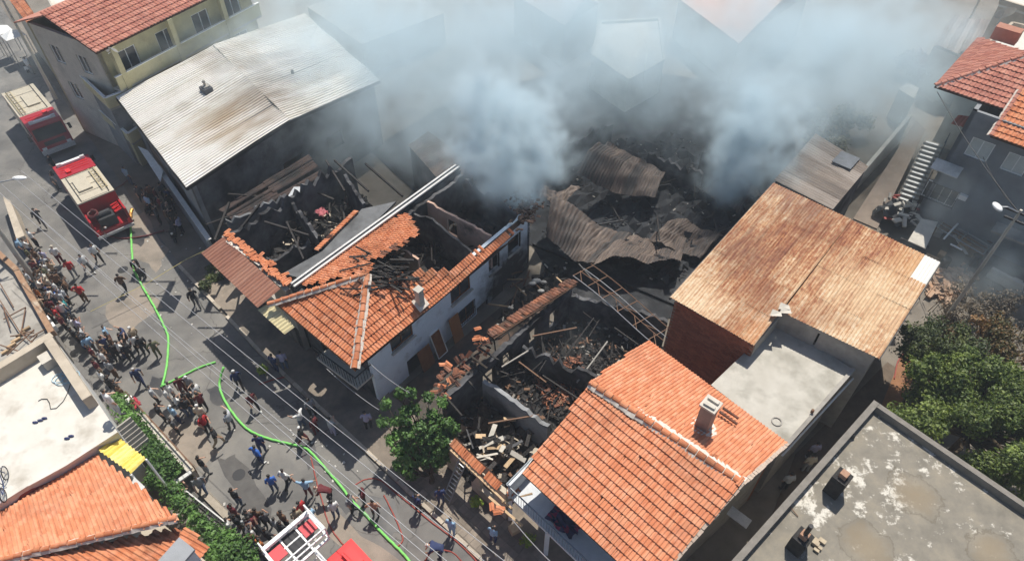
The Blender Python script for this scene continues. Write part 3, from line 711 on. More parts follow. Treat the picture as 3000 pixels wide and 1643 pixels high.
# metal gutter along the party wall: two pale flanges with a dark channel
g0, g1 = P(856, 836, 5.35), P(1340, 486, 5.35); gd = (g1 - g0).normalized(); gn = V(-gd.y, gd.x, 0)
m = MB(); m.bar(g0 - gn * .15, g1 - gn * .15, .14, .10); m.bar(g0 + gn * .13, g1 + gn * .13, .12, .10); gt = obj('gutter', m, WMETAL, mh)
m = MB(); m.bar(g0 - V(0, 0, .1), g1 - V(0, 0, .1), .42, .05); obj('gutter_channel', m, DMETAL, gt)
wall('party_wall', mh, g0 - gn * .25, g1 - gn * .25, 0, 5.17, .5, SOOTW, jag=.05)
# fallen, charred rafters around the apex and in the open rooms
hp = P(1140, 800, 6.0)
rg = random.Random(21)
for i in range(90):
    c = P(1122 + rg.gauss(0, 38), 796 + rg.gauss(0, 30), 6.2 + rg.uniform(-.5, .35)); a = rg.uniform(-.5, .9); t = rg.uniform(-.4, .4); L = rg.uniform(.7, 2.0)
    d = V(math.cos(a) * math.cos(t), -math.sin(a) * math.cos(t), math.sin(t)) * L / 2; m = MB(); m.bar(c - d, c + d, rg.uniform(.05, .11), rg.uniform(.04, .09)); obj('charred_rafter', m, CHAR, mh)
for i in range(16):
    c = P(1330 + rg.uniform(-110, 60), 715 + rg.uniform(-40, 60), 3.0 + rg.uniform(-.4, .6)); a = rg.uniform(0, 3.1); t = rg.uniform(-.6, .6); L = rg.uniform(.8, 2.4)
    d = V(math.cos(a) * math.cos(t), math.sin(a) * math.cos(t), math.sin(t)) * L / 2; m = MB(); m.bar(c - d, c + d, rg.uniform(.05, .1)); obj('charred_rafter', m, CHAR, mh)
heap(mh, 'burnt_rubble', [fp + dv * 4 + du * .4, fq - dv * .4 + du * .4, bq - dv * .4 - du * .4, bp + dv * 4 - du * .4], 2.42, .9, ASH, 3, kind='stuff')
# broken brickwork at the far top corner
rg = random.Random(5); bm_ = MB(); bm_.box((0, 0, 0), .24, .12, .09); brick_me = bm_.mesh('brick', simple('scorched_brick', (.22, .13, .09), (.10, .07, .05), 6, piece=.4))
for i in range(120):
    c = P(1540 + rg.gauss(0, 20), 612 + rg.gauss(0, 24), 5.0 + rg.uniform(-.1, .5)); obj('brick', brick_me, None, mh, mw=Matrix.Translation(c) @ Matrix.Rotation(rg.uniform(0, 3), 4, 'Z') @ Matrix.Rotation(rg.uniform(-.6, .6), 4, 'X'))
# balcony over the street
b0, b1, b2 = P(1000, 1095, 2.55), P(1046, 1165, 2.55), P(1098, 1132, 2.55)
m = MB(); m.slab([fp + V(0, 0, 2.55), fp + V(0, 0, 2.55) - dv * 1.15, bp + V(0, 0, 2.55) - dv * 1.15 - du * 2.4, bp + V(0, 0, 2.55) - du * 2.4], .16); bal = obj('balcony', m, CONC_L, mh)
m = MB(); r0 = fp - dv * 1.1; r1 = bp - dv * 1.1 - du * 2.4
for i in range(15): q = lerp(r0, r1, i / 14); m.bar(offz(q, 2.55), offz(q, 3.4), .025)
m.bar(offz(r0, 3.4), offz(r1, 3.4), .05); m.bar(offz(r0, 3.4), offz(fp, 3.4), .05)
for i in range(1, 6): q = lerp(r0, fp, i / 6); m.bar(offz(q, 2.55), offz(q, 3.4), .025)
obj('balcony_railing', m, DMETAL, bal)
# boards and an old glazed door leaning against the wall
def lean(name, x, y, w, h, mat, label, cat, out=.35, frame=None, pane=None):
    s, z = fw(x, y); base = fp + dv * s - du * .55; base.z = .02
    t = thing(name, label, cat, base); top = base + du * out; m = MB()
    a, b = base - dv * w / 2, base + dv * w / 2; c, d = b + du * out + V(0, 0, h), a + du * out + V(0, 0, h)
    nn = (b - a).cross(d - a).normalized() * .04
    if frame is None: m.hexa([a, b, b + nn, a + nn], [d, c, c + nn, d + nn]); obj('board', m, mat, t)
    else:
        for p_, q_ in ((a, b), (b, c), (c, d), (d, a)): m.bar(p_, q_, .09, .05)
        obj('door_frame', m, frame, t); k = MB(); k.hexa([a, b, b + nn * .3, a + nn * .3], [d, c, c + nn * .3, d + nn * .3]); obj('panel', k, pane, t)
lean('wooden_board', 1240, 1075, .95, 1.5, WOOD_BR, 'wide brown board leaning against the white house beside the dark door', 'board')
lean('glazed_door', 1283, 1062, .75, 1.75, None, 'old glazed door with white frame leaning on the white house wall', 'door', frame=WHITEP, pane=WOOD_BR, out=.5)
lean('tall_board', 1328, 1010, .8, 1.9, simple('orange_brown_board', (.40, .17, .065), (.32, .13, .05), 3, bmp=.1), 'tall orange-brown board leaning upright right of the white-framed door', 'board')
# ------------------------------------------------------------------ orange gable house on the lower right
def down(p, z): return V(p.x, p.y, z)
RH = thing('gable_house', 'house with bright orange gable roof and balcony, lower right of the burnt ruin', 'house', P(1900, 1700, 0))
rz0, rz1 = 6.5, 6.5
A, B = P(1729, 1122, rz0), P(2176, 1419, rz1)                      # ridge
be0, be1 = P(1896, 997, 5.2), P(2307, 1301, 5.2)                   # back eave
fe0 = P(1529, 1385, 4.7); rd = (B - A).normalized(); fe1 = fe0 + rd * 7.6
fe1 = P(1900, 1728, 4.7)
tile_roof(RH, (fe0, fe1), [fe0, fe1, B, A], TILE_PALE, cap=290, tw=.175, tl=.385, deck=UNDER, warp=lambda a, b: .03 * math.sin(14 * a) * b, mat2=None, jit=.008)
tile_roof(RH, (be1, be0), [be1, be0, A, B], TILE_PALE, cap=10, tw=.165, tl=.34, deck=UNDER, jit=.006)
ridge(RH, A + V(0, 0, .03), B + V(0, 0, .03), TILE, MORTAR_W, w=.34, step=.40, rough=.015)
# white mortar smear along the back of the ridge and verge
m = MB(); rg = random.Random(2); bn = (be0 - A).normalized()
k = 40
for i in range(k):
    a, b = lerp(A, B, i / k), lerp(A, B, (i + 1) / k); w = .25 + .2 * rg.random()
    m.quad(a + V(0, 0, .11), a + bn * w + V(0, 0, .11), b + bn * (.25 + .2 * rg.random()) + V(0, 0, .11), b + V(0, 0, .11))
obj('mortar_smear', m, MORTAR_W, RH)
m = MB(); fn = (fe1 - B)
for (p, q, t) in ((B, fe1, .16), (B, be1, .2)):
    for i in range(18):
        a, b = lerp(p, q, i / 18), lerp(p, q, (i + .92) / 18); m.bar(a + V(0, 0, .05), b + V(0, 0, .05 + rg.uniform(-.015, .02)), t * rg.uniform(.7, 1.2), .1)
obj('verge_mortar', m, simple('verge_cement', (.52, .42, .34), (.38, .3, .24), 6), RH)
# walls
ins = .35
nrm = (fe0 - A); nrm.z = 0; nrm.normalize()                         # towards the street
c_fl = down(fe0, 0) - nrm * 1.35 + rd * .35; c_fl.z = 0; c_fr = down(fe1, 0) - nrm * 1.35 - rd * .3; c_fr.z = 0
c_br = down(be1, 0) + nrm * .25 - rd * .3; c_br.z = 0; c_bl = down(be0, 0) + nrm * .25 + rd * .35; c_bl.z = 0
dL = (c_fr - c_fl).length
wall('wall', RH, c_fl, c_fr, 0, 4.9, .22, PLASTER, [(.5, 1.3, 2.75, 4.6), (2.4, 4.0, 3.3, 4.4), (.8, 2.0, .9, 2.0)])
window(RH, c_fl, c_fr, 2.4, 4.0, 3.3, 4.4, .22, WHITEP, 2)
m = MB(); dd = (c_fr - c_fl).normalized(); m.bar(c_fl + dd * .5 - nrm * .1 + V(0, 0, 3.67), c_fl + dd * 1.3 - nrm * .1 + V(0, 0, 3.67), .05, 1.85); obj('door', m, WOOD_BR, RH)
lf = (c_br - c_fr); tA = (down(B, 0) - c_fr).dot(lf) / lf.length_squared
gab = lambda s, t=tA: (4.75 + (6.35 - 4.75) * s / t) if s < t else (6.35 + (5.1 - 6.35) * (s - t) / (1 - t))
wall('wall', RH, c_fr + nrm * 0 , c_br, 0, 6.3, .22, CONC, [(1.4, 2.2, 3.3, 4.3)], top=gab)
wall('wall', RH, c_br, c_bl, 0, 5.1, .22, BRICKR)
wall('wall', RH, c_bl, c_fl, 0, 6.3, .22, SOOTW, top=lambda s: gab(1 - s))
# chimney with brick side and pale flashing
def on_plane(x, y, p0, p1, p2):
    n_ = (p1 - p0).cross(p2 - p0); d_ = _R * ((x - 1500) / FPX) + _U * ((821.5 - y) / FPX) + _F
    return CAMP + d_ * ((p0 - CAMP).dot(n_) / d_.dot(n_))
ch = on_plane(2058, 1252, be0, be1, A); sl_ = (be0 - A) - rd * (be0 - A).dot(rd); sl_.normalize()
m = MB(); rg = random.Random(6); m.slab([ch + rd * math.cos(k * .6283) * .62 * rg.uniform(.8, 1.15) + sl_ * math.sin(k * .6283) * .62 * rg.uniform(.8, 1.15) + V(0, 0, .15) for k in range(10)], .06); obj('chimney_flashing', m, MORTAR_W, RH)
c = chimney(RH, ch, 1.75, .58, simple('chimney_render', (.34, .26, .22), (.25, .19, .16), 5), rd, nrm, cap=CONC_L)
m = MB()
for s in (-1, 1): m.bar(ch + V(0, 0, 1.9) - rd * .25 + nrm * .18 * s, ch + V(0, 0, 1.9) + rd * .25 + nrm * .16 * s, .14, .12)
obj('chimney_cowl', m, CONC_L, c)
# spare tiles left lying near the ridge
mt = tile_mesh(.2, .4, TILE)
for i, (x, y) in enumerate(((2088, 1360), (2094, 1380), (2100, 1398), (2110, 1385), (2118, 1402), (2128, 1415), (2136, 1408), (2106, 1412), (2120, 1428), (2132, 1430), (2066, 1352))):
    p = P(x, y, 6.25); obj('loose_tile', mt, None, RH, mw=Matrix.Translation(p) @ Matrix.Rotation(math.atan2(rd.y, rd.x) + rg.gauss(0, .5), 4, 'Z') @ Matrix.Rotation(.35, 4, 'X'))
m = MB(); q = P(2108, 1205, 5.9); m.bar(q, q + rd * .9 + V(0, 0, -.1), .09); m.bar(q + bn * .35, q + rd * .8 + bn * .3, .09); obj('loose_batten', m, TILE_SOOT, RH)
# balcony slab with railing and washing
bz = 2.7
q0 = c_fl - rd * .9 + nrm * 0.0; q1 = c_fr; q2 = c_fr + nrm * 1.75; q3 = c_fl - rd * .9 + nrm * 1.75
m = MB(); m.slab([offz(q0, bz), offz(q1, bz), offz(q2, bz), offz(q3, bz)], .18); bal = obj('balcony', m, simple('balcony_tiles', (.62, .64, .66), (.52, .54, .56), 3), RH)
m = MB(); n = 46
for i in range(n + 1): a = lerp(q3, q2, i / n); m.bar(offz(a, bz), offz(a, bz + .85), .02)
m.bar(offz(q3, bz + .86), offz(q2, bz + .86), .05)
for i in range(12): a = lerp(q3, q0, i / 12); m.bar(offz(a, bz), offz(a, bz + .85), .02)
m.bar(offz(q3, bz + .86), offz(q0, bz + .86), .05); obj('balcony_railing', m, flat('blue_grey_rail', (.16, .2, .24), .5), bal)
m = MB()
for i in range(3): a = lerp(q3, q2, .02 + i * .33); m.bar(offz(a - nrm * .1, 0), offz(a - nrm * .1, bz - .18), .2)
obj('balcony_post', m, PLASTER, RH)
wall('dividing_wall', RH, q0 + rd * .1, q3 + rd * .1, bz, bz + 1.0, .12, PLASTER)
def cloth(name, c, ax, ay, cols, label, cat, mat, n=9, h=.12, seed=0):
    rg = random.Random(seed); m = MB()
    for i in range(n + 1):
        for j in range(n + 1):
            r = 1 + .25 * math.sin(i * 1.7 + seed) * math.cos(j * 1.3); m.v.append(tuple(c + ax * ((i / n - .5) * r) + ay * ((j / n - .5) * r) + V(0, 0, .03 + h * (math.sin(i * 1.9) * math.cos(j * 2.1 + i) * .5 + .5 + .4 * rg.random()))))
    for i in range(n):
        for j in range(n): a = i * (n + 1) + j; m.f.append((a, a + 1, a + n + 2, a + n + 1)); m.m.append(rg.randrange(len(mat)))
    m.sm = True; return one(name, m, mat, label, cat)
cc = lerp(q3, q2, .40) - nrm * .75; cloth('blanket', offz(cc, bz + .05), rd * 1.5, nrm * .8, None, 'crumpled dark blue and red blanket lying on the white balcony', 'blanket', [flat('navy_cloth', (.03, .035, .10), .9), flat('crimson_cloth', (.35, .03, .10), .9), flat('navy_cloth_b', (.05, .05, .13), .9)], h=.3)
m = MB(); m.box((0, 0, 0), .5, .4, .45); cb = obj('cardboard_box', m, WOOD, None, mw=Matrix.Translation(P(1508, 1556, .02)) @ Matrix.Rotation(.5, 4, 'Z')); tag(cb, 'pale cardboard box standing below the balcony corner by the pavement', 'box')
# ------------------------------------------------------------------ slab-roofed house behind it
SL = thing('slab_house', 'house with bare pale concrete slab roof between orange gable house and rusty warehouse', 'house', P(2304, 1400, 0))
s0, s1, s2 = P(2083, 1127, 5.0), P(2306, 1302, 5.0), P(2500, 1082, 5.0); s3 = s0 + (s2 - s1)
m = MB(); m.slab([s0, s1, s2, s3], .22); obj('roof_slab', m, SLAB, SL)
i_ = .3; cen = (s0 + s2) / 2
fpw = ccw([down(lerp(p, cen, .06), 0) for p in (s0, s1, s2, s3)]); footprint_walls(SL, fpw, 0, 4.78, CONC)
m = MB(); m.bar(offz(s1, .05), offz(s2, .05), .18, .12); obj('roof_edge', m, CONC, SL)
m = MB(); r0 = P(2275, 1235, 5.0)
for i in range(14): a = i * 2 * math.pi / 14; b = (i + 1) * 2 * math.pi / 14; m.bar(r0 + V(math.cos(a) * .22, math.sin(a) * .22, .03), r0 + V(math.cos(b) * .22, math.sin(b) * .22, .03), .05, .04)
obj('drain_ring', m, CONC, SL)
m = MB(); t0 = P(2378, 1208, 5.1); m.tube([t0, offz(t0, .22)], .07, 8); obj('vent_pipe', m, RMETAL, SL)
pp0, pp1 = P(2290, 1335, 4.2), P(2520, 1085, 4.2); m = MB(); m.tube([pp0, pp1], .05, 6); obj('drain_pipe', m, WHITEP, SL)
# ------------------------------------------------------------------ rusty warehouse
W_ = thing('rusty_warehouse', 'warehouse with rust-streaked corrugated roof and red brick wall', 'warehouse', P(2208, 1150, 0))
wTL, wTR = P(2265, 538, 7.3), P(2754, 771, 7.3); wBL = P(1963, 871, 6.1); wN0 = P(2208, 1013, 6.1); wN1 = P(2290, 915, 6.35); wBR = P(2575, 1052, 6.35)
for (x, y, rad, col, am) in ((2360, 640, 3.4, (.16, .05, .022), .8), (2190, 740, 2.4, (.15, .06, .035), .7), (2300, 560, 2.0, (.22, .10, .07), .6), (2560, 880, 3.6, (.66, .50, .31), .55), (2040, 860, 2.2, (.70, .54, .36), .6), (2230, 960, 1.8, (.50, .22, .09), .6), (2680, 800, 2.0, (.52, .29, .13), .6)):
    t_ = RUST.node_tree; b_ = t_.nodes['Principled BSDF']; old = b_.inputs['Base Color'].links[0].from_socket; co = coords(t_); vm = t_.nodes.new('ShaderNodeVectorMath'); vm.operation = 'DISTANCE'; t_.links.new(co, vm.inputs[0]); vm.inputs[1].default_value = tuple(P(x, y, 6.8))
    f = math_(t_, 'ADD', math_(t_, 'DIVIDE', vm.outputs['Value'], rad), math_(t_, 'MULTIPLY', math_(t_, 'SUBTRACT', noise(t_, coords(t_, (.4, 3.0, 1), -AZV), 1.1, 5, .65), .5), 2.4)); t_.links.new(mixc(t_, ramp(t_, [(.1, (am, am, am)), (1.0, (0, 0, 0))], f).outputs[0], old, col), b_.inputs['Base Color'])
t1 = (wN0 - wBL).length / ((wN0 - wBL).length + (wBR - wN1).length)
wTM = lerp(wTL, wTR, t1)
sheet_roof(W_, wBL, wN0, wTM, wTL, 6, 5, .15, .05, RUST, spp=5, jit=.02, seed=3)
wMB = lerp(wN0, wTM, 0.0)
pin = [wN1]
sheet_roof(W_, wN1, wBR, wTR, wTM, 6, 4, .15, .05, RUST, spp=5, jit=.02, seed=7, skip=lambda k, r: (k, r) == (5, 3))
f = lambda u, v: lerp(lerp(wN1, wBR, u), lerp(wTM, wTR, u), v)
z = V(0, 0, .05); obj('new_roof_sheet', sheet(f(5 / 6, .70) + z, f(1, .70) + z, f(1, 1) + z, f(5 / 6, 1) + z, .15, .035, spp=5), simple('new_zinc', (.74, .72, .66), (.66, .64, .58), 3, rough=.5), W_, smooth=True)
# roof frame under the sheets and the far black edge
m = MB(); m.bar(offz(wTL, -.16), offz(wTR, -.16), .14, .22); m.bar(offz(wBL, -.1), offz(wTL, -.1), .1, .14); m.bar(offz(wBR, -.1), offz(wTR, -.1), .1, .14)
for i in range(1, 5): m.bar(offz(lerp(wBL, wTL, i / 5), -.1), offz(lerp(wN0, wTM, i / 5), -.1), .08, .1)
obj('roof_frame', m, DMETAL, W_)
insW = lambda p, c: down(lerp(p, c, .04), 0)
cW = (wTL + wBR) / 2; a, b, c, d, e, g = [insW(p, cW) for p in (wBL, wN0, wN1, wBR, wTR, wTL)]
ww = wall('wall', W_, a, b, 0, 5.95, .24, BRICKJ)
# the brick face that shows: single bricks proud of the joints
dn_ = (b - a).normalized(); nn_ = V(dn_.y, -dn_.x, 0); LB = (b - a).length
bmb = MB(); bmb.box((0, 0, 0), .27, .03, .105); bme = bmb.mesh('brick', BRICKR); rest = MB(); cnt = 0
for r in range(50):
    z = .05 + r * .12
    if z > 5.8: break
    s = .15 + (.145 if r % 2 else 0)
    while s < LB - .1:
        pos = a + dn_ * s + nn_ * .012 + V(0, 0, z); x, y = px(pos)
        s += .29
        if z > 2.9 and cnt < 300: obj('brick', bme, None, ww, mw=Matrix.Translation(pos) @ Matrix.Rotation(math.atan2(dn_.y, dn_.x), 4, 'Z')); cnt += 1
        else:
            M4 = Matrix.Translation(pos) @ Matrix.Rotation(math.atan2(dn_.y, dn_.x), 4, 'Z'); rest.add([M4 @ v.co for v in bme.vertices], [tuple(p.vertices) for p in bme.polygons])
obj('brick_field', rest, BRICKR, ww, kind='stuff')
wall('wall', W_, b, c, 0, 6.0, .24, CONC); wall('wall', W_, c, d, 0, 6.2, .24, CONC, [(1.9, 2.0, 5.1, 6.0)]); wall('wall', W_, d, e, 0, 6.2, .24, CONC, z1b=7.1); wall('wall', W_, e, g, 0, 7.1, .24, SOOTW); wall('wall', W_, g, a, 0, 7.1, .24, SOOTW, z1b=5.95)
# scraps of broken sheet by the notch
for i, (x, y) in enumerate(((2296, 900), (2272, 920), (2300, 912))):
    p = P(x, y, 6.6); m = MB(); m.add([p + V(-.3, -.1, 0), p + V(.25, -.2, .06), p + V(.3, .1, .02), p + V(-.1, .25, .1)], [(0, 1, 2, 3)]); obj('sheet_scrap', m, CONC_L, W_)
# ------------------------------------------------------------------ flat grey roof, bottom right
FB = thing('flat_roof_block', 'block with blotched grey flat roof and low parapet in the bottom right corner', 'building', P(2561, 1300, 0))
B0, B1, B2 = P(2561, 1171, 6.0), P(2100, 1690, 6.0), P(3100, 1536, 6.0)
B0b = B0; B3 = B1 + (B2 - B0)
BF, t_, b_ = new_mat('blotched_bitumen'); co = coords(t_)
n1 = noise(t_, co, .9, 7, .68); n2 = noise(t_, co, 1.7, 8, .72); n3 = noise(t_, co, .28, 3, .5); n5 = noise(t_, co, 12, 4)
out = ramp(t_, [(.3, (.15, .137, .112)), (.5, (.225, .203, .165)), (.7, (.30, .262, .20))], n1).outputs[0]
out = mixc(t_, ramp(t_, [(.585, (0, 0, 0)), (.64, (.9, .9, .9))], math_(t_, 'ADD', math_(t_, 'MULTIPLY', n2, .75), math_(t_, 'MULTIPLY', n3, .3))).outputs[0], out, (.72, .68, .60))
wv = t_.nodes.new('ShaderNodeTexWave'); wv.wave_type = 'RINGS'; wv.inputs['Scale'].default_value = .4; wv.inputs['Distortion'].default_value = 6; wv.inputs['Detail'].default_value = 3
out = mixc(t_, math_(t_, 'MULTIPLY', n5, .3), out, (.13, .12, .1))
# dried puddles with rings
for (x, y, r) in ((2680, 1450, 1.35), (2540, 1600, 1.3), (2900, 1610, 1.1)):
    c = P(x, y, 5.6); vm = t_.nodes.new('ShaderNodeVectorMath'); vm.operation = 'DISTANCE'; t_.links.new(co, vm.inputs[0]); vm.inputs[1].default_value = tuple(c)
    f = math_(t_, 'ADD', math_(t_, 'DIVIDE', vm.outputs['Value'], r), math_(t_, 'MULTIPLY', math_(t_, 'SUBTRACT', n1, .5), 1.5))
    out = mixc(t_, ramp(t_, [(.0, (.8, .8, .8)), (.45, (.55, .55, .55)), (.62, (.2, .2, .2)), (.78, (0, 0, 0))], f).outputs[0], out, (.24, .19, .125))
    out = mixc(t_, ramp(t_, [(.70, (0, 0, 0)), (.76, (.7, .7, .7)), (.8, (0, 0, 0))], f).outputs[0], out, (.12, .10, .07))
t_.links.new(out, b_.inputs['Base Color']); b_.inputs['Roughness'].default_value = .9; bump(t_, b_, n1, .4, .04)
m = MB(); m.prism([down(p, 0) for p in (B0, B1, B3, B2)], 0, 5.55); obj('body', m, CONC, FB)
m = MB(); e1 = (B1 - B0).normalized(); e2 = (B2 - B0).normalized(); q = [B0 + e1 * .2 + e2 * .2, B1 + e2 * .2, B3, B2 + e1 * .2]; m.slab([down(p, 5.6) for p in q], .06); obj('roof_surface', m, BF, FB)
m = MB(); m.bar(offz(B0, -.25) + e2 * .13, offz(B1, -.25) + e2 * .13, .26, .5); m.bar(offz(B0, -.25) + e1 * .13 + e2 * .27, offz(B2, -.25) + e1 * .13, .26, .498); obj('parapet', m, simple('parapet_cement', (.235, .215, .19), (.165, .15, .13), 3), FB)
BLK = simple('sooty_chimney', (.045, .042, .04), (.02, .02, .02), 5)
for (x, y, lab, h) in ((2440, 1436, 'a', 1.2), (2332, 1602, 'b', .95)):
    p = P(x, y, 5.6); m = MB(); m.box(p, .66, .6, h, e1, -e2); c = obj('chimney', m, BLK, FB)
    m = MB(); m.box(offz(p, h + .003), .3, .3, .26, e1, -e2); obj('chimney_pot', m, simple('clay_pot_' + lab, (.42, .26, .18), (.3, .17, .11), 5), c)
    if lab == 'b': m = MB(); m.tube([offz(p, h + .2), offz(p, h + .95)], .09, 8); obj('flue_pipe', m, DMETAL, c)
p = P(2395, 1598, 5.6); rgb = random.Random(4)
for i in range(5): q = p + V(rgb.uniform(-.25, .25), rgb.uniform(-.25, .25), .03); m = MB(); m.box(q, rgb.uniform(.15, .3), rgb.uniform(.1, .2), rgb.uniform(.08, .16), UU, VV); obj('broken_block', m, simple('block_chip%d' % i, (.5, .42, .3), (.35, .28, .2), 6), FB)
m = MB(); m.tube([P(2310, 1478, 5.7), P(2338, 1512, 5.65)], .02, 5); obj('loose_rod', m, RMETAL, FB)
m = MB(); q = P(2492, 1280, 5.6); m.ball(offz(q, .1), .16, 8, 5); obj('roof_outlet', m, DMETAL, FB)
# white panels over the alley between the blocks
m = MB(); q = P(2165, 1515, 2.6); m.box(q, 1.0, .5, .06, UU, VV)
one('alley_canopy', m, WMETAL, 'small white metal canopy over the dark narrow alley', 'canopy')
# ------------------------------------------------------------------ silver-roofed workshop
SV = thing('silver_roof_workshop', 'workshop with big silver corrugated gable roof beside the fire trucks', 'workshop', P(560, 720, 0))
zE, zR = 5.9, 6.75
vL, vB = P(340, 285, zE), P(545, 549, zE); vT, vRr = P(891, 41, zE - .2), P(1112, 235, zE - .2); r0, r1 = P(623, 133, zR), P(848, 352, zR)
wob = lambda u, v: V(0, 0, .10 * math.sin(u * 9 + v * 3) * v + .05 * math.sin(u * 23))
sheet_roof(SV, vB, vL, r0, r1, 13, 1, .27, .08, SILVER, prof=trap, segs=6, warp=wob, jit=.012, seed=2)
sheet_roof(SV, vT, vRr, r1, r0, 13, 1, .27, .08, SILVER, prof=trap, segs=6, warp=lambda u, v: V(0, 0, -.18 * math.sin(math.pi * v) * u + .06 * math.sin(u * 17)), jit=.012, seed=4)
m = MB()
for p, q in ((vL, r0), (r0, vT), (vB, r1), (r1, vRr), (vT, vRr), (vL, vB)): m.bar(offz(p, -.14), offz(q, -.14), .1, .2)
for i in range(1, 5):
    a, b, c = lerp(vB, vL, i / 5), lerp(r1, r0, i / 5), lerp(vRr, vT, i / 5); m.bar(offz(a, -.15), offz(b, -.15), .1, .16); m.bar(offz(b, -.15), offz(c, -.15), .1, .16)
obj('roof_frame', m, DMETAL, SV)
for (pc, rad, col) in ((lerp(r0, r1, .72), 4.2, (.30, .21, .13)), (lerp(lerp(r0, r1, .7), lerp(vL, vB, .75), .5), 3.0, (.42, .31, .19)), (lerp(lerp(r0, r1, .5), lerp(vT, vRr, .6), .5), 5.0, (.40, .385, .37))):
    t_ = SILVER.node_tree; b_ = t_.nodes['Principled BSDF']; old = b_.inputs['Base Color'].links[0].from_socket; co = coords(t_); vm = t_.nodes.new('ShaderNodeVectorMath'); vm.operation = 'DISTANCE'; t_.links.new(co, vm.inputs[0]); vm.inputs[1].default_value = tuple(pc)
    f = math_(t_, 'ADD', math_(t_, 'DIVIDE', vm.outputs['Value'], rad), math_(t_, 'MULTIPLY', math_(t_, 'SUBTRACT', noise(t_, coords(t_, (.35, 1.2, 1), -AZV), .9, 5, .6), .5), 2.2)); t_.links.new(mixc(t_, ramp(t_, [(.1, (.75, .75, .75)), (1.0, (0, 0, 0))], f).outputs[0], old, col), b_.inputs['Base Color'])
cS = (vL + vRr) / 2; a, b, c, d = [down(lerp(p, cS, .05), 0) for p in (vB, vRr, vT, vL)]
gs = lambda s: 5.6 + .78 * (1 - abs(s - .5) / .5)
wall('wall', SV, a, b, 0, 6.2, .25, SOOTW, [(2, 4.5, 0, 2.6), (6.5, 8.2, 2.2, 3.4), (10.5, 12.0, 2.2, 3.4)], top=gs)
wall('wall', SV, b, c, 0, 5.5, .25, CONC); wall('wall', SV, c, d, 0, 6.2, .25, CONC, top=gs); wall('wall', SV, d, a, 0, 5.6, .25, PLASTER_G, [(1.5, 4.5, 0, 3.2), (6, 9, 0, 3.2)])
for s0, s1 in ((1.5, 4.5), (6, 9)):
    dd = (a - d).normalized(); nn = V(-dd.y, dd.x, 0)
    for k in range(8):
        m = MB(); z = .1 + k * .39; m.bar(d + dd * s0 + nn * .1 + V(0, 0, z + .17), d + dd * s1 + nn * .1 + V(0, 0, z + .17), .05, .34); obj('shutter_slat', m, GREYSHEET, SV)
# rooftop vent box with a small cowl, pipe stub
p = P(612, 283, 6.15); m = MB(); m.box(offz(p, -.4), .75, .65, 1.15, UU, VV); cc = obj('chimney', m, simple('dark_flue_box', (.10, .10, .11), (.07, .07, .08), 4), SV)
m = MB(); m.box(offz(p, .75), .5, .4, .12, UU, VV); m.tube([offz(p, .87), offz(p, 1.1)], .09, 7); m.ball(offz(p, 1.16), .13, 7, 5); obj('chimney_cowl', m, CONC, cc)
p = P(858, 216, 6.3); m = MB(); m.tube([offz(p, -.2), offz(p, .25)], .12, 8); obj('vent_pipe', m, DMETAL, SV)
# low street-front wall with white metal coping, and the sloping awning sheets before it
q0, q1 = P(462, 487, 2.5), P(613, 703, 2.3)
m = MB(); m.bar(q0, q1, .32, .06); obj('coping', m, WMETAL, SV)
wall('front_wall', SV, down(q0, 0) + VV * -.05, down(q1, 0) + VV * -.05, 0, 2.45, .1, PLASTER_G, z1b=2.25)
a0, a1, a2, a3 = P(403, 428, 3.0), P(470, 532, 2.5), P(478, 500, 2.8), P(432, 440, 3.1)
m = MB(); m.slab([a0, a1, a2, a3], .05); obj('awning_sheet', m, WMETAL, SV)
# ------------------------------------------------------------------ ochre apartment house with balconies
YH = thing('ochre_apartment_house', 'ochre apartment house with red tile roof and long balconies at the top left', 'building', P(380, 420, 0))
zY = 9.3
y0 = P(281, 156, zY); ydir = (P(560, 20, zY) - y0).normalized(); yb = (P(160, 45, zY) - y0).normalized(); yb = V(-ydir.y, ydir.x, 0)
if yb.dot(P(168, 51, zY) - y0) < 0: yb = -yb
y1 = y0 + ydir * 15; yr0, yr1 = y0 + yb * 4.6 + V(0, 0, 1.6), y1 + yb * 4.6 + V(0, 0, 1.6)
tile_roof(YH, (y0, y1), [y0, y1, yr1, yr0], TILE_RED, cap=60, tw=.28, tl=.46, deck=UNDER, jit=.004)
y2, y3 = y0 + yb * 9.2, y1 + yb * 9.2
m = MB(); m.slab([yr0 - V(0, 0, .03), yr1 - V(0, 0, .03), y3, y2], .1); obj('back_slope', m, TILE_RED, YH)
i = .8; w0, w1, w2, w3 = [down(p, 0) for p in (y0 + ydir * .5 + yb * i, y1 - ydir * .5 + yb * i, y3 - ydir * .5 - yb * i, y2 + ydir * .5 - yb * i)]
opn = []
for zf in (3.4, 6.4):
    for s in (1.2, 4.6, 8.0, 11.2): opn.append((s, s + 1.6, zf + .2, zf + 1.9))
wall('wall', YH, w0, w1, 0, zY, .25, YELLOW, opn)
for (s0, s1, za, zb) in opn: window(YH, w0, w1, s0, s1, za, zb, .25, WHITEP, 2)
wall('wall', YH, w1, w2, 0, zY, .25, YELLOW); wall('wall', YH, w2, w3, 0, zY, .25, YELLOW); ops2 = [(1.5, 2.6, 3.6, 5.0), (4.6, 5.7, 3.6, 5.0), (1.5, 2.6, 6.6, 8.0), (4.6, 5.7, 6.6, 8.0)]
wall('wall', YH, w3, w0, 0, zY, .25, CONC_L, ops2)
for (s0, s1, za, zb) in ops2: window(YH, w3, w0, s0, s1, za, zb, .25, WHITEP, 2)
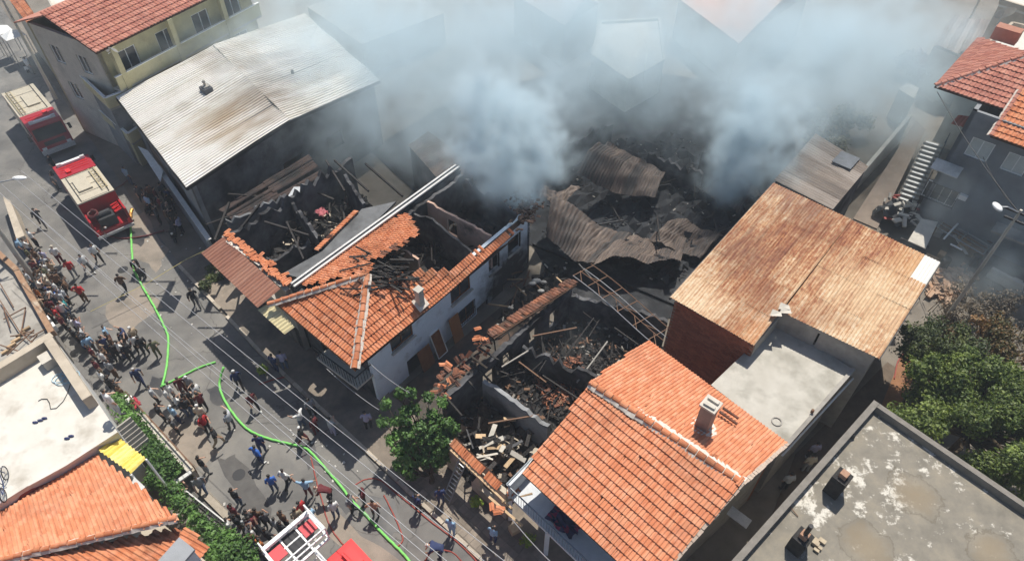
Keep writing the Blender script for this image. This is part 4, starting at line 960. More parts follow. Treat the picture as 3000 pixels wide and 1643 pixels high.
# balcony galleries on the side towards the workshop
for zf in (6.2, 3.2):
    m = MB(); o0, o1 = w0 - yb * .8, w1 - yb * .8; m.slab([offz(w0, zf), offz(w1, zf), offz(o1, zf), offz(o0, zf)], .18); gl = obj('gallery_floor', m, CONC_L, YH)
    m = MB(); m.bar(offz(o0, zf + .5), offz(o1, zf + .5), .12, 1.0); obj('gallery_parapet', m, YELLOW, gl)
    m = MB(); m.bar(offz(o0, zf + 1.03), offz(o1, zf + 1.03), .2, .05); obj('parapet_coping', m, WHITEP, gl)
for s in (.05, .4, .75):
    m = MB(); q = lerp(w0, w1, s) - yb * .7; m.box(down(q, 0), .4, .4, zY - .1, ydir, yb); obj('pillar', m, YELLOW, YH)
# street-end terraces (two levels) with parapets
for (pts, zt, lab) in ((((195, 183), (308, 288), (360, 268), (262, 168)), 6.0, 1), (((250, 285), (374, 392), (404, 372), (300, 262)), 3.2, 2)):
    w = [P(x, y, zt) for x, y in pts]; n = len(w)
    m = MB(); m.slab([offz(p, -.85) for p in w], .2); tf = obj('terrace_floor', m, CONC, YH)
    for k in range(3 if lab == 1 else 2):
        m = MB(); p, q = w[(k + 3) % 4], w[k % 4]
        if lab == 2: p, q = w[k], w[k + 1]
        m.bar(offz(p, -.42), offz(q, -.42), .14, .84); pr = obj('terrace_parapet', m, YELLOW, tf)
        m = MB(); m.bar(offz(p, .03), offz(q, .03), .2, .06); obj('parapet_coping', m, WHITEP, pr)
    m = MB(); m.prism([down(lerp(p, sum(w, V(0, 0, 0)) / 4, .1), 0) for p in w], 0, zt - 1.06); obj('terrace_base', m, YELLOW if lab == 2 else PLASTER_G, YH)
p = P(325, 152, 8.9); m = MB(); ns = 14
for ring in range(4):
    r = .42 * ring / 3; zz = .10 * (ring / 3) ** 2
    for k in range(ns): an = 2 * math.pi * k / ns; m.v.append(tuple(p + V(math.cos(an) * r, 0, 0) + V(0, -.5, .85) * math.sin(an) * r + V(0, -.85, -.5) * -zz))
for ring in range(3):
    for k in range(ns): m.f.append((ring * ns + k, ring * ns + (k + 1) % ns, (ring + 1) * ns + (k + 1) % ns, (ring + 1) * ns + k)); m.m.append(0)
m.bar(p, p + V(0, .25, -.5), .05); m.bar(p, p + V(0, -.4, .05), .03)
one('satellite_dish', m, WHITEP, 'small white satellite dish under the red tile eave of the ochre house', 'satellite dish')
# pale roof terrace behind the red roof, orange roof and white canopies further up the street
KB = thing('street_corner_house', 'narrow house with orange tile roof in the top left corner of the street', 'house', P(120, 100, 0))
a, b, c, d = P(20, -10, 5.2), P(84, 74, 5.2), P(112, 62, 5.6), P(62, -20, 5.6)
tile_roof(KB, (a, b), [a, b, c, d], TILE, cap=20, tw=.28, tl=.46, deck=UNDER)
m = MB(); cen = (a + c) / 2; m.prism([down(lerp(p, cen, .12), 0) for p in (a, b, c, d)], 0, 5.05); obj('body', m, BEIGE, KB)
TR = thing('pale_terrace_house', 'low house with pale cream roof terrace behind the red tile roof', 'house', P(200, 20, 0))
pts = [P(120, -40, 7.2), P(168, 48, 7.2), P(240, 14, 7.2), P(200, -60, 7.2)]; m = MB(); m.prism([down(p, 0) for p in pts], 0, 7.0); obj('body', m, BEIGE, TR)
m = MB(); m.slab(pts, .2); obj('roof_terrace', m, WHITEROOF, TR)
for k in range(4): m = MB(); m.bar(offz(pts[k], .2), offz(pts[(k + 1) % 4], .2), .15, .4); obj('parapet', m, CONC_L, TR)
for (x, y, sx, sy, lb) in ((5, 90, 1.6, 1.5, 'white pavilion canopy at the left edge of the street, leftmost'), (38, 104, 1.5, 1.7, 'white pavilion canopy on the street next to the leftmost one')):
    c = P(x, y, 2.5); t = thing('street_canopy', lb, 'canopy', down(c, 0), 'canopies by the street')
    m = MB(); cs = [c + UU * sx * e + VV * sy * f for e, f in ((-.5, -.5), (.5, -.5), (.5, .5), (-.5, .5))]; top = offz(c, .5); m.add(cs + [top], [(0, 1, 4), (1, 2, 4), (2, 3, 4), (3, 0, 4)]); obj('canopy_cloth', m, WHITEP, t)
    for q in cs: m = MB(); m.bar(down(q, 0), q, .05); obj('canopy_pole', m, GMETAL, t)
# low walls and sheds along the right side of the street up there
for i, (pts, h, mt, lb) in enumerate((([(118, 60), (150, 40), (215, 140), (190, 165)], 3.0, CONC, 'grey concrete shed along the street in front of the ochre house'), ([(140, 175), (190, 160), (245, 255), (200, 285)], .8, CONC_L, 'low concrete plinth beside the slanting street pole'))):
    m = MB(); m.prism([down(P(x, y, h), 0) for x, y in pts], 0, h); one('street_shed' if i == 0 else 'street_plinth', m, mt, lb, 'shed' if i == 0 else 'plinth')
# ------------------------------------------------------------------ burnt-out single-storey house between workshop and white house
LH = thing('burnt_out_house', 'roofless burnt-out house with sooty rooms between silver workshop and white house', 'ruin', P(700, 800, 0))
z = 5.3
l0, l1 = P(648, 690, z), P(835, 852, z); l2, l3 = P(1010, 705, z), P(800, 520, z); l4, l5 = P(1060, 560, z), P(930, 470, z)
fl = ccw([down(p, 0) for p in (l0, l1, P(1180, 600, z), P(1020, 440, z))]); m = MB(); m.prism(fl, 0, 2.0); obj('burnt_floor', m, BURNT, LH)
wall('wall', LH, l0, l1, 0, z, .3, CONC, [(1.2, 2.2, 0, 2.2), (3.6, 4.8, 1, 2.3), (1.0, 2.0, 3.2, 4.5), (3.6, 4.8, 3.2, 4.5)], jag=.1)
wall('wall', LH, P(1020, 440, z), l0, 0, z, .25, SOOTW, jag=.9)
wall('cross_wall', LH, P(660, 640, 5.0), P(835, 570, 5.0), 1.9, 5.0, .2, simple('grey_sooty_wall', (.20, .205, .21), (.12, .125, .13), 1.5, c3=(.05, .05, .052)), [(3.2, 4.2, 1.95, 4.0)], jag=.5)
wall('cross_wall', LH, P(825, 560, 4.7), P(930, 690, 4.7), 1.9, 4.7, .2, SOOTW, jag=.6)
wall('cross_wall', LH, P(745, 770, 4.5), P(905, 700, 4.5), 1.9, 4.5, .2, SOOTW, jag=.6)
wall('cross_wall', LH, P(1000, 500, 5.0), P(1060, 590, 5.0), 1.9, 5.0, .2, SOOTW, jag=.4)
# tile-capped wall and flat grey strip against the gutter
k0, k1 = P(935, 735, 5.0), P(1050, 622, 5.0); wall('capped_wall', LH, k0, k1, 0, 4.98, .22, SOOTW)
for i in range(18):
    p = lerp(k0, k1, (i + .5) / 18) + V(0, 0, 0)
    obj('cap_tile', tile_mesh(.30, .3, TILE), None, LH, mw=Matrix.Translation(offz(p, .0)) @ Matrix.Rotation(math.atan2((k1 - k0).y, (k1 - k0).x) + rg.gauss(0, .06), 4, 'Z'))
m = MB(); m.slab([P(880, 815, 4.9), P(1060, 690, 4.9), P(1160, 590, 4.9), P(1060, 612, 4.9), P(945, 735, 4.9), P(830, 800, 4.9)], .15); obj('flat_roof_strip', m, simple('grey_felt', (.17, .175, .18), (.11, .112, .115), 2, c3=(.06, .06, .06)), LH)
# row of tiles left on the street wall, in a broken line
rg = random.Random(8)
for i in range(46):
    s = i / 46; p = lerp(P(655, 688, 5.4), P(838, 845, 5.4), s); w = rg.choice((0, 0, 1)) if s > .45 else 0
    for k in range(1 + w):
        obj('wall_tile', tile_mesh(.22, .38, TILE), None, LH, mw=Matrix.Translation(offz(p, rg.uniform(-.04, .08)) + VV * (.3 * k + rg.uniform(-.12, .12))) @ Matrix.Rotation(AZU + rg.gauss(0, .25), 4, 'Z') @ Matrix.Rotation(rg.gauss(0, .12), 4, 'X'))
m = MB(); m.bar(P(668, 705, 5.36), P(765, 775, 5.36), .3, .1); obj('white_coping', m, MORTAR_W, LH)
# sloping awning of brown corrugated sheets over the pavement, then a cream one
a, b, c, d = P(589, 742, 4.9), P(755, 902, 4.9), P(822, 846, 5.35), P(655, 694, 5.35)
sheet_roof(LH, a, b, c, d, 6, 1, .26, .085, BROWN, spp=5, segs=2, name='awning_sheet', seed=6)
a, b, c, d = P(755, 908, 4.4), P(834, 980, 4.4), P(864, 958, 4.6), P(801, 878, 4.75)
sheet_roof(LH, a, b, c, d, 2, 1, .24, .08, CREAM, spp=5, segs=2, name='cream_awning_sheet', seed=6)
m = MB()
for s in (.02, .35, .68, .98): p = lerp(P(592, 744, 4.85), P(755, 900, 4.85), s) + VV * .2; m.bar(p, p + VV * 1.1 - V(0, 0, .9), .07)
m.bar(P(592, 744, 4.83) + VV * .2, P(755, 900, 4.83) + VV * .2, .07); obj('awning_frame', m, DMETAL, LH)
# debris in the rooms
scatter_beams(LH, 'charred_beam', P(820, 640, 3), 4.0, 3.2, 22, 1.2, 3.2, .11, CHAR, 2.0, 1.8, seed=3)
scatter_beams(LH, 'charred_beam', P(930, 660, 3), 1.8, 1.6, 16, .8, 2.0, .08, CHAR, 2.2, 1.4, seed=4)
for (x0, y0_, x1, y1_) in ((775, 650, 905, 690), (840, 650, 890, 760), (760, 600, 690, 690), (955, 470, 1010, 560), (1070, 480, 1180, 575), (980, 470, 1080, 560)): m = MB(); m.bar(P(x0, y0_, 4.9), P(x1, y1_, 4.6), .10, .14); obj('charred_beam', m, CHAR, LH)
heap(LH, 'burnt_rubble', fl, 2.05, .7, ASH, 6, kind='stuff'); chips(LH, 'rubble_chips', fl, 2.2, 700, .25, ASH, 2); chips(LH, 'pale_chips', [P(800, 700, 2.6), P(960, 600, 2.6), P(1000, 680, 2.6), P(850, 760, 2.6)], 2.6, 90, .22, BEIGE, 3)
m = MB(); c = P(880, 575, 3.6); m.add([c + V(-.9, -.5, 0), c + V(.6, -.7, .25), c + V(.8, .4, .5), c + V(-.5, .6, .3)], [(0, 1, 2, 3)]); m.v += [(x, y, zz - .05) for x, y, zz in m.v[:4]]; m.f += [(7, 6, 5, 4), (0, 4, 5, 1), (1, 5, 6, 2), (2, 6, 7, 3), (3, 7, 4, 0)]; m.m += [0] * 5
one('scorched_metal_sheet', m, simple('scorched_white_panel', (.62, .64, .66), (.5, .52, .54), 2), 'scorched white sheet tilted in the rubble of the roofless house', 'sheet')
cloth('pink_mattress', P(944, 628, 3.2), UU * .8, VV * .6, None, 'pink mattress on top of the rubble in the roofless house', 'mattress', [flat('pink_cloth', (.42, .12, .14), .9), flat('pink_cloth_b', (.30, .09, .10), .9)], h=.25, seed=3)
# brown sooty roof slope left standing towards the workshop
sheet_roof(LH, P(640, 615, 3.9), P(700, 660, 3.3), P(950, 515, 3.3), P(905, 455, 3.9), 8, 2, .25, .05, simple('maroon_soot_sheet', (.085, .058, .05), (.04, .032, .03), 2, c3=(.02, .02, .02), amt3=(.45, .6)), spp=4, segs=2, name='slope_sheet', jit=.12, skip=lambda k, r: (k, r) in ((2, 0), (5, 1), (7, 0)))
# low corrugated roof beyond it, half lost in smoke
SH = thing('smoky_shed', 'low shed with sooty corrugated roof behind the white house, half hidden in smoke', 'shed', P(1230, 480, 0))
a, b, c, d = P(1195, 425, 3.6), P(1300, 545, 3.6), P(1390, 490, 3.9), P(1255, 385, 3.9)
sheet_roof(SH, a, b, c, d, 5, 2, .2, .05, RUST_D, spp=4, segs=2, seed=9); m = MB(); cen = (a + c) / 2; m.prism([down(lerp(p, cen, .05), 0) for p in (a, b, c, d)], 0, 3.5); obj('body', m, SOOTW, SH)
# ------------------------------------------------------------------ burnt ruin between the alley and the orange gable house
NR = thing('burnt_ruin', 'roofless burnt ruin full of charred timber left of the orange gable house', 'ruin', P(1500, 1250, 0))
zt = 3.0
n0, n1, n2, n3 = P(1290, 1160, zt), P(1665, 838, zt), P(1900, 960, zt), P(1560, 1330, zt); n4 = P(1330, 1300, zt); n5 = P(1470, 1430, zt)
floor = ccw([down(p, 0) for p in (P(1285, 1250, zt), n0, n1, P(1960, 930, zt), P(1690, 1180, zt), n5)])
m = MB(); m.prism(floor, 0, .12); obj('burnt_floor', m, BURNT, NR)
wl = wall('wall', NR, n1, n0, 0, zt, .3, SOOTW, [(1.2, 2.0, .9, 2.4), (3.0, 3.8, .9, 2.4), (5.2, 6.0, .9, 2.4), (6.6, 7.6, .1, 2.2)], jag=.25)
wall('partition_wall', NR, P(1412, 1110, 2.9), P(1605, 1248, 2.9), .1, 2.9, .22, simple('grey_inner_plaster', (.33, .335, .34), (.24, .245, .25), 1.6, c3=(.09, .09, .09), scale3=.5), jag=.3)
wall('partition_wall', NR, P(1530, 1010, 2.6), P(1760, 1105, 2.6), .1, 2.6, .2, SOOTW, jag=.8)
wall('back_wall', NR, P(1960, 930, 2.6), n1, 0, 2.8, .25, SOOTW, jag=.5)
wall('front_wall', NR, P(1300, 1285, 2.8), P(1480, 1445, 2.8), 0, 2.8, .25, BEIGE, [(.8, 1.8, 0, 2.1), (2.4, 3.4, .9, 2.0)], jag=.2)
# the strip of roof tiles left on the alley wall
ax0, ax1 = P(1440, 985, 3.3), P(1660, 828, 3.3); dd = (ax1 - ax0).normalized(); pn = V(dd.y, -dd.x, 0)
def keepstrip(a, b, pt): return jr.random() > (.08 if .25 < a < .98 else .45)
tile_roof(NR, (P(1425, 972, 3.15), P(1672, 815, 3.15)), [P(1425, 972, 3.15), P(1672, 815, 3.15), P(1690, 832, 3.45), P(1448, 992, 3.45)], TILE_SOOT, cap=60, tw=.22, tl=.36, keep=keepstrip, deck=UNDER, jit=.03)
p0, p1 = P(1275, 1160, 2.95), P(1425, 985, 2.95)
rg = random.Random(14)
for i in range(40):
    c = lerp(p0, p1, rg.random()) + V(rg.gauss(0, .25), rg.gauss(0, .25), rg.uniform(0, .25)); obj('fallen_tile', tile_mesh(.22, .38, TILE_SOOT if rg.random() < .6 else TILE), None, NR, mw=Matrix.Translation(c) @ Matrix.Rotation(rg.uniform(0, 6), 4, 'Z') @ Matrix.Rotation(rg.gauss(0, .4), 4, 'X'))
for i in range(14):
    a = lerp(p0, p1, i / 14) + V(rg.gauss(0, .1), rg.gauss(0, .1), .05); m = MB(); d = (dd if rg.random() < .6 else V(pn.x, pn.y, rg.uniform(-.3, .3)))
    m.bar(a, a + d * rg.uniform(.8, 1.9), .09, .07); obj('roof_batten', m, WOOD if rg.random() < .2 else CHAR, NR)
# eave strip over the street
tile_roof(NR, (P(1318, 1303, 2.7), P(1452, 1432, 2.7)), [P(1318, 1303, 2.7), P(1452, 1432, 2.7), P(1470, 1410, 2.95), P(1335, 1280, 2.95)], TILE, cap=60, tw=.22, tl=.36, deck=UNDER, jit=.02, keep=lambda a, b, pt: jr.random() > .06)
for (x, y) in ((1440, 1475), (1455, 1488), (1470, 1500), (1478, 1492), (1510, 1445), (1525, 1440), (1500, 1455)):
    obj('fallen_tile', tile_mesh(.22, .38, TILE), None, NR, mw=Matrix.Translation(P(x, y, 2.6)) @ Matrix.Rotation(rg.uniform(0, 6), 4, 'Z') @ Matrix.Rotation(.3, 4, 'X'))
m = MB(); m.bar(P(1320, 1318, 2.6), P(1500, 1490, 2.6), .1, .12); m.bar(P(1432, 1455, 2.55), P(1530, 1540, 2.55), .12, .1); m.bar(P(1470, 1470, 2.6), P(1560, 1445, 2.7), .08); obj('eave_beam', m, WOOD, NR)
# pale broken boards and chunks in the front room
front = [P(1340, 1290), P(1420, 1200), P(1600, 1280), P(1500, 1420)]
fz = .9
heap(NR, 'burnt_rubble', floor, .14, .7, ASH, 9, kind='stuff'); heap(NR, 'rubble_mound', front, .5, 1.1, simple('brown_rubble', (.10, .075, .058), (.045, .038, .034), 3, c3=(.2, .15, .11), scale3=1.5), 12, res=.25, kind='stuff')
chips(NR, 'rubble_chips', floor, .3, 1500, .32, CHAR, 5); chips(NR, 'clay_chips', [P(1550, 1080), P(1700, 1060), P(1720, 1180), P(1600, 1220)], .5, 700, .2, TILE_SOOT, 8); chips(NR, 'brown_chips', floor, .4, 700, .22, RMETAL, 15); chips(NR, 'pale_chips', floor, .4, 350, .2, CONC, 16)
for i in range(60):
    c = P(1460 + rg.gauss(0, 50), 1310 + rg.gauss(0, 38), 1.4 + rg.uniform(-.3, .5)); a = rg.uniform(0, 3.14); t = rg.gauss(0, .25); L = rg.uniform(.3, 1.2); d = V(math.cos(a) * math.cos(t), math.sin(a) * math.cos(t), math.sin(t)) * L / 2
    m = MB(); m.bar(c - d, c + d, rg.uniform(.06, .28), .03); obj('broken_board', m, rg.choice((WOOD, CONC_L, CHAR, BEIGE, CHAR, CHAR, CONC, SOOTW)), NR)
scatter_beams(NR, 'charred_beam', P(1620, 1060, 1.5), 3.2, 3.6, 40, .8, 3.0, .06, CHAR, .3, 1.8, seed=17)
for (x0, y0_, x1, y1_, z0, z1) in ((1600, 880, 1480, 960, 3, 2.6), (1430, 1240, 1580, 1215, 2.6, 2.6), (1640, 1015, 1560, 1085, 2.5, 1.8), (1520, 1060, 1600, 1120, 2.2, 2.2), (1560, 985, 1690, 960, 2.4, 2.4), (1470, 1075, 1560, 1020, 2.4, 2.3), (1780, 1000, 1690, 1120, 2.4, 1.6), (1800, 960, 1870, 1010, 2.5, 2.5)):
    m = MB(); m.bar(P(x0, y0_, z0), P(x1, y1_, z1), .07, .09); obj('roof_batten', m, rg.choice((CHAR, CONC, RMETAL)), NR)
# white window left standing in the alley wall
m = MB(); s = P(1600, 960, 2.2)
# ------------------------------------------------------------------ lattice girder that fell across the ruin
TG = thing('steel_lattice_girder', 'bent grey steel lattice girder lying across the top of the burnt ruin', 'girder', P(1800, 960, 0))
ga, gb = P(1705, 790, 3.4), P(1950, 990, 3.0); gd = (gb - ga).normalized(); gn = V(-gd.y, gd.x, 0); ext = ga - gd * 3.5
def gp(s, o): return lerp(ga, gb, s) + gn * o + V(0, 0, .12 * math.sin(s * 5))
for o in (-.75, -.15, .15, .75):
    m = MB(); m.tube([gp(k / 8, o) for k in range(9)], .028, 5); obj('chord', m, RMETAL if o in (-.15, .75) else GMETAL, TG)
for k in range(6):
    m = MB(); m.bar(gp(k / 5.5, -.75), gp(k / 5.5 + .03, .75), .04); obj('cross_bar', m, RMETAL, TG)
for k in range(9): m = MB(); m.bar(gp(k / 9, -.15), gp((k + 1) / 9, .15 if k % 2 else -.75), .035); obj('brace', m, RMETAL, TG)
# ------------------------------------------------------------------ collapsed warehouse in the middle
CW = thing('collapsed_warehouse', 'collapsed black burnt warehouse with buckled corrugated sheets in the centre', 'ruin', P(1900, 800, 0))
m = MB(); m.prism(ccw([down(p, 0) for p in (P(1560, 720), P(1980, 900), P(2280, 560), P(2000, 380), P(1640, 420))]), .03, .2); obj('burnt_floor', m, BURNT, CW)
cwp = ccw([down(p, 0) for p in (P(1580, 700), P(1960, 860), P(2240, 570), P(1990, 400), P(1660, 440))])
heap(CW, 'burnt_rubble', cwp, .22, .7, simple('black_rubble', (.02, .022, .026), (.04, .042, .046), 2, bmp=.8), 31, res=.5, kind='stuff'); chips(CW, 'rubble_chips', cwp, .4, 1500, .22, BURNT, 9); chips(CW, 'grey_chips', cwp, .45, 160, .16, CONC, 10)
# great sheet sagging off the white house's gable: hangs in a curve
def hang(name, a, b, c, d, cols, pitch, sagf, mat, seed, spp=4, segs=16):
    for k in range(cols):
        u0, u1 = k / cols, (k + 1) / cols; g = lambda u, v: lerp(lerp(a, b, u), lerp(d, c, u), v)
        m = sheet(g(u0, 0), g(u1, 0), g(u1, 1), g(u0, 1), pitch, .05, sinw, segs, spp, lambda u, v: V(0, 0, sagf(u, v) + .16 * abs(math.sin(u * 13 + v * 4 + seed)) * abs(math.sin(v * 7 + u * 5)) - .14 * abs(math.sin(u * 5 - v * 9 + seed))), u0, 0, u1, 1); obj(name, m, mat, CW, smooth=True)
a, b, c, d = P(1590, 705, 2.3), P(1990, 775, 1.2), P(1850, 640, 1.8), P(1555, 575, 4.6)
hang('buckled_sheet', P(1600, 690, 3.0), P(1735, 775, 1.6), P(1850, 690, 1.0), P(1620, 560, 3.9), 6, .2, lambda u, v: -.5 * math.sin(math.pi * u) + .5 * math.sin(math.pi * v) * (1 - u) + .1 * math.sin(u * 9 + v * 5), RUST_D, 1)
hang('buckled_sheet', P(1735, 775, 1.6), P(1990, 785, 1.2), P(2010, 700, .8), P(1840, 680, 1.0), 6, .2, lambda u, v: .5 * abs(math.sin(u * 5)) * (1 - v) + .35 * math.sin(v * 4 + u * 3), RUST_D, 2)
hang('buckled_sheet', P(1690, 505, 3.4), P(1920, 575, 2.0), P(1950, 505, 1.6), P(1780, 415, 4.2), 7, .2, lambda u, v: 1.0 * math.sin(math.pi * min(1, v * 1.1)) * (1 - .6 * u) - .7 * math.sin(math.pi * u) * (1 - v), RUST_D, 3)
hang('buckled_sheet', P(1570, 590, 3.8), P(1650, 600, 3.2), P(1700, 560, 2.8), P(1600, 545, 3.6), 3, .2, lambda u, v: .4 * math.sin(u * 6 + v * 3), RUST_D, 4)
hang('buckled_sheet', P(1900, 700, 1.0), P(2050, 760, .8), P(2120, 690, .8), P(1990, 640, 1.0), 4, .2, lambda u, v: .5 * math.sin(u * 7 + 1) * math.sin(v * 3), RUST_D, 5)
hang('buckled_sheet', P(2060, 560, 1.4), P(2160, 620, 1.2), P(2240, 560, 1.6), P(2140, 500, 1.8), 4, .2, lambda u, v: .45 * math.sin(u * 6 + 2) * math.sin(v * 4), RUST_D, 6)
rg = random.Random(77)
for i in range(20):
    c = P(rg.uniform(1650, 2200), rg.uniform(470, 800), .8 + rg.uniform(0, .9)); a = rg.uniform(0, 3.14); t = rg.gauss(0, .3); L = rg.uniform(1.2, 4.5); d = V(math.cos(a) * math.cos(t), math.sin(a) * math.cos(t), math.sin(t)) * L / 2
    m = MB(); m.bar(c - d, c + d, .08, .1); obj('bent_beam', m, rg.choice((CHAR, DMETAL, CHAR)), CW)
wall('standing_wall', CW, P(2060, 430, 3.5), P(2200, 520, 3.5), 0, 3.5, .25, SOOTW, jag=.6); wall('standing_wall', CW, P(1985, 850, 1.4), P(2060, 880, 1.2), 0, 1.6, .25, SOOTW, jag=.5)
wall('standing_wall', CW, P(1640, 430, 3.0), P(1800, 340, 3.0), 0, 3.0, .25, SOOTW, jag=.8); wall('standing_wall', CW, P(1900, 440, 2.6), P(2060, 500, 2.6), 0, 2.6, .25, SOOTW, jag=.8)
# charred junk piled in the side alley
JK = thing('alley_junk', 'pile of burnt household junk in the alley behind the white house', 'debris pile', P(1560, 860, 0))
jp = [P(1490, 900), P(1600, 790), P(1700, 780), P(1560, 930), P(1420, 1010)]
heap(JK, 'ash', jp, .05, .8, ASH, 41, res=.3, kind='stuff'); chips(JK, 'burnt_scraps', jp, .3, 240, .4, CHAR, 6); chips(JK, 'pale_scraps', jp, .5, 70, .3, CONC_L, 7)
for i in range(14): c = P(rg.uniform(1470, 1640), rg.uniform(800, 930), .6); a = rg.uniform(0, 3.1); d = V(math.cos(a), math.sin(a), rg.gauss(0, .3)) * rg.uniform(.4, 1.2); m = MB(); m.bar(c - d, c + d, .08); obj('plank', m, rg.choice((WOOD, CHAR, RMETAL)), JK)
for (x, y, r) in ((1572, 822, .24), (1585, 852, .18), (1560, 830, .2), (1592, 826, .17)): m = MB(); m.ball(P(x, y, .75), r, 9, 6, sq=(1.3, .8, .55)); obj('white_sack', m, simple('dirty_white%d' % x, (.6, .58, .54), (.35, .33, .3), 6), JK, smooth=True)
# ------------------------------------------------------------------ grey house with red hip roof, upper right
QH = thing('grey_house', 'tall grey rendered house with pinkish red hip roof in the upper right', 'house', P(2680, 640, 0))
qa = P(2672, 642, 0); qd = V(math.cos(math.radians(-42)), math.sin(math.radians(-42)), 0); qn = V(-qd.y, qd.x, 0); QL = 15.0
qb = qa + qd * QL; zq = 9.0
qops = []; 
for (bl, br, h) in (((2822, 452), (2886, 478), 1.35), ((2928, 492), (2990, 522), 1.3), ((2697, 570), (2786, 612), 1.3)):
    s0, z0 = on_wall(qa, qb, *bl); s1, z1 = on_wall(qa, qb, *br); z = (z0 + z1) / 2; qops.append((s0, s1, z, z + h))
wall('wall', QH, qa, qb, 0, zq - .1, .25, PLASTER_G, qops)
for i, (s0, s1, za, zb) in enumerate(qops): window(QH, qa, qb, s0, s1, za, zb, .25, WHITEP, 2 if i < 2 else 4, glass=simple('pale_blind%d' % i, (.58, .60, .57), (.5, .52, .5), 3) if i < 2 else PANE, bars=(i == 2))
wall('wall', QH, qa + qn * 9, qa, 0, zq - .1, .25, PLASTER_G); wall('wall', QH, qb, qb + qn * 9, 0, zq - .1, .25, PLASTER_G); wall('wall', QH, qb + qn * 9, qa + qn * 9, 0, zq - .1, .25, PLASTER_G)
e0 = P(2738, 253, zq); 
r = [e0, e0 + qd * 8.2, e0 + qd * 8.2 + qn * 9, e0 + qn * 9]; ap0 = e0 + qd * 3.6 + qn * 4.5 + V(0, 0, 1.7); ap1 = r[1] - qd * 3.2 + qn * 4.5 + V(0, 0, 1.7)
tile_roof(QH, (r[0], r[1]), [r[0], r[1], ap1, ap0], TILE_RED, cap=150, tw=.26, tl=.44, deck=UNDER)
tile_roof(QH, (r[3], r[0]), [r[3], r[0], ap0], TILE_RED, cap=40, tw=.26, tl=.44, deck=UNDER)
tile_roof(QH, (r[1], r[2]), [r[1], r[2], ap1], TILE_RED, cap=40, tw=.26, tl=.44, deck=UNDER)
m = MB(); m.slab([r[2], r[3], ap0, ap1], .1); obj('back_slope', m, TILE_RED, QH)
ridge(QH, offz(r[0], .05), offz(ap0, .03), TILE_RED, MORTAR_W); ridge(QH, offz(r[1], .05), offz(ap1, .03), TILE_RED, MORTAR_W); ridge(QH, offz(ap0, .03), offz(ap1, .03), TILE_RED, MORTAR_W)
g0 = P(2902, 398, zq - .7); g1 = g0 + qd * 7; gg = P(2995, 236, zq + 1.0)
tile_roof(QH, (g0, g1), [g0, g1, g1 + qn * 3.6 + V(0, 0, 1.5), g0 + qn * 3.6 + V(0, 0, 1.5)], TILE, cap=90, tw=.26, tl=.44, deck=UNDER); ridge(QH, g0, g0 + qn * 3.6 + V(0, 0, 1.5), TILE_RED, MORTAR_W)
a, b, c, d = P(2785, 363, 7.2), P(2902, 400, 7.2), P(2935, 358, 7.7), P(2808, 337, 7.7); sheet_roof(QH, a, b, c, d, 5, 1, .3, .06, TILE_RED, spp=4, name='porch_sheet')
m = MB(); s, z = on_wall(qa, qb, 2745, 462); p = qa + qd * s + V(0, 0, z); m.slab([p, p + qd * 1.7, p + qd * 1.7 - qn * .9 - V(0, 0, .3), p - qn * .9 - V(0, 0, .3)], .06); obj('window_canopy', m, WMETAL, QH)
m = MB(); s, z = on_wall(qa, qb, 2812, 570); p = qa + qd * s + V(0, 0, z) - qn * .15; m.bar(p, p + qd * .5, .25, .35); obj('meter_box', m, WHITEP, QH)
m = MB(); m.slab([qa - qn * .1 + V(0, 0, 2.5) + qd * 4.5, qa + V(0, 0, 2.5) + qd * 11, qa + V(0, 0, 2.5) + qd * 11 - qn * 1.3, qa + V(0, 0, 2.5) + qd * 4.5 - qn * 1.3], .15); obj('ledge', m, CONC, QH)
# passage wall, path and steps going up beside it
PW = thing('passage_wall', 'long low wall with white coping along the stepped passage', 'wall', P(2492, 560, 0))
w0, w1 = P(2474, 575, 1.2), P(2672, 340, 2.6); wall('wall_body', PW, down(w0, 0), down(w1, 0), 0, 1.2, .25, CONC_L, z1b=2.6)
m = MB(); m.bar(offz(w0, .04) + V(-.1, .1, 0), offz(w1, .04) + V(-.1, .1, 0), .26, .08); obj('coping', m, CONC_L, PW)
m = MB(); pa = [P(2500, 640, .05), P(2570, 670, .05), P(2712, 380, 2.2), P(2684, 352, 2.2)]; m.slab(pa, .5); setting('passage_path', m, simple('beige_path', (.34, .27, .215), (.26, .21, .17), 2))
ST = thing('outdoor_stairs', 'flight of dark outdoor steps with white painted edges beside the grey house', 'stairs', P(2625, 612, 0))
s0, s1 = P(2612, 620, .1), P(2712, 404, 2.9); sd_ = (s1 - s0); n = 17; sdir = V(sd_.x, sd_.y, 0).normalized(); sx = V(sdir.y, -sdir.x, 0)
for i in range(n):
    p = lerp(s0, s1, i / n); m = MB(); L = (s1 - s0).length / n; m.prism([p, p + sx * 1.25, p + sx * 1.25 + sdir * L, p + sdir * L], 0, p.z + .02); st = obj('step', m, CONC, ST)
    m = MB(); m.box(offz(p + sx * .55 + sdir * .1, .025), .2, .85, .02, sdir, -sx if sdir.cross(-sx).z > 0 else sx); obj('painted_edge', m, WHITEP, st)
m = MB(); m.bar(offz(s0, .9) + sx * 1.3, offz(s1, .9) + sx * 1.3, .05)
for i in range(7): p = lerp(s0, s1, i / 6) + sx * 1.3; m.bar(p, offz(p, .9), .04)
obj('handrail', m, DMETAL, ST)
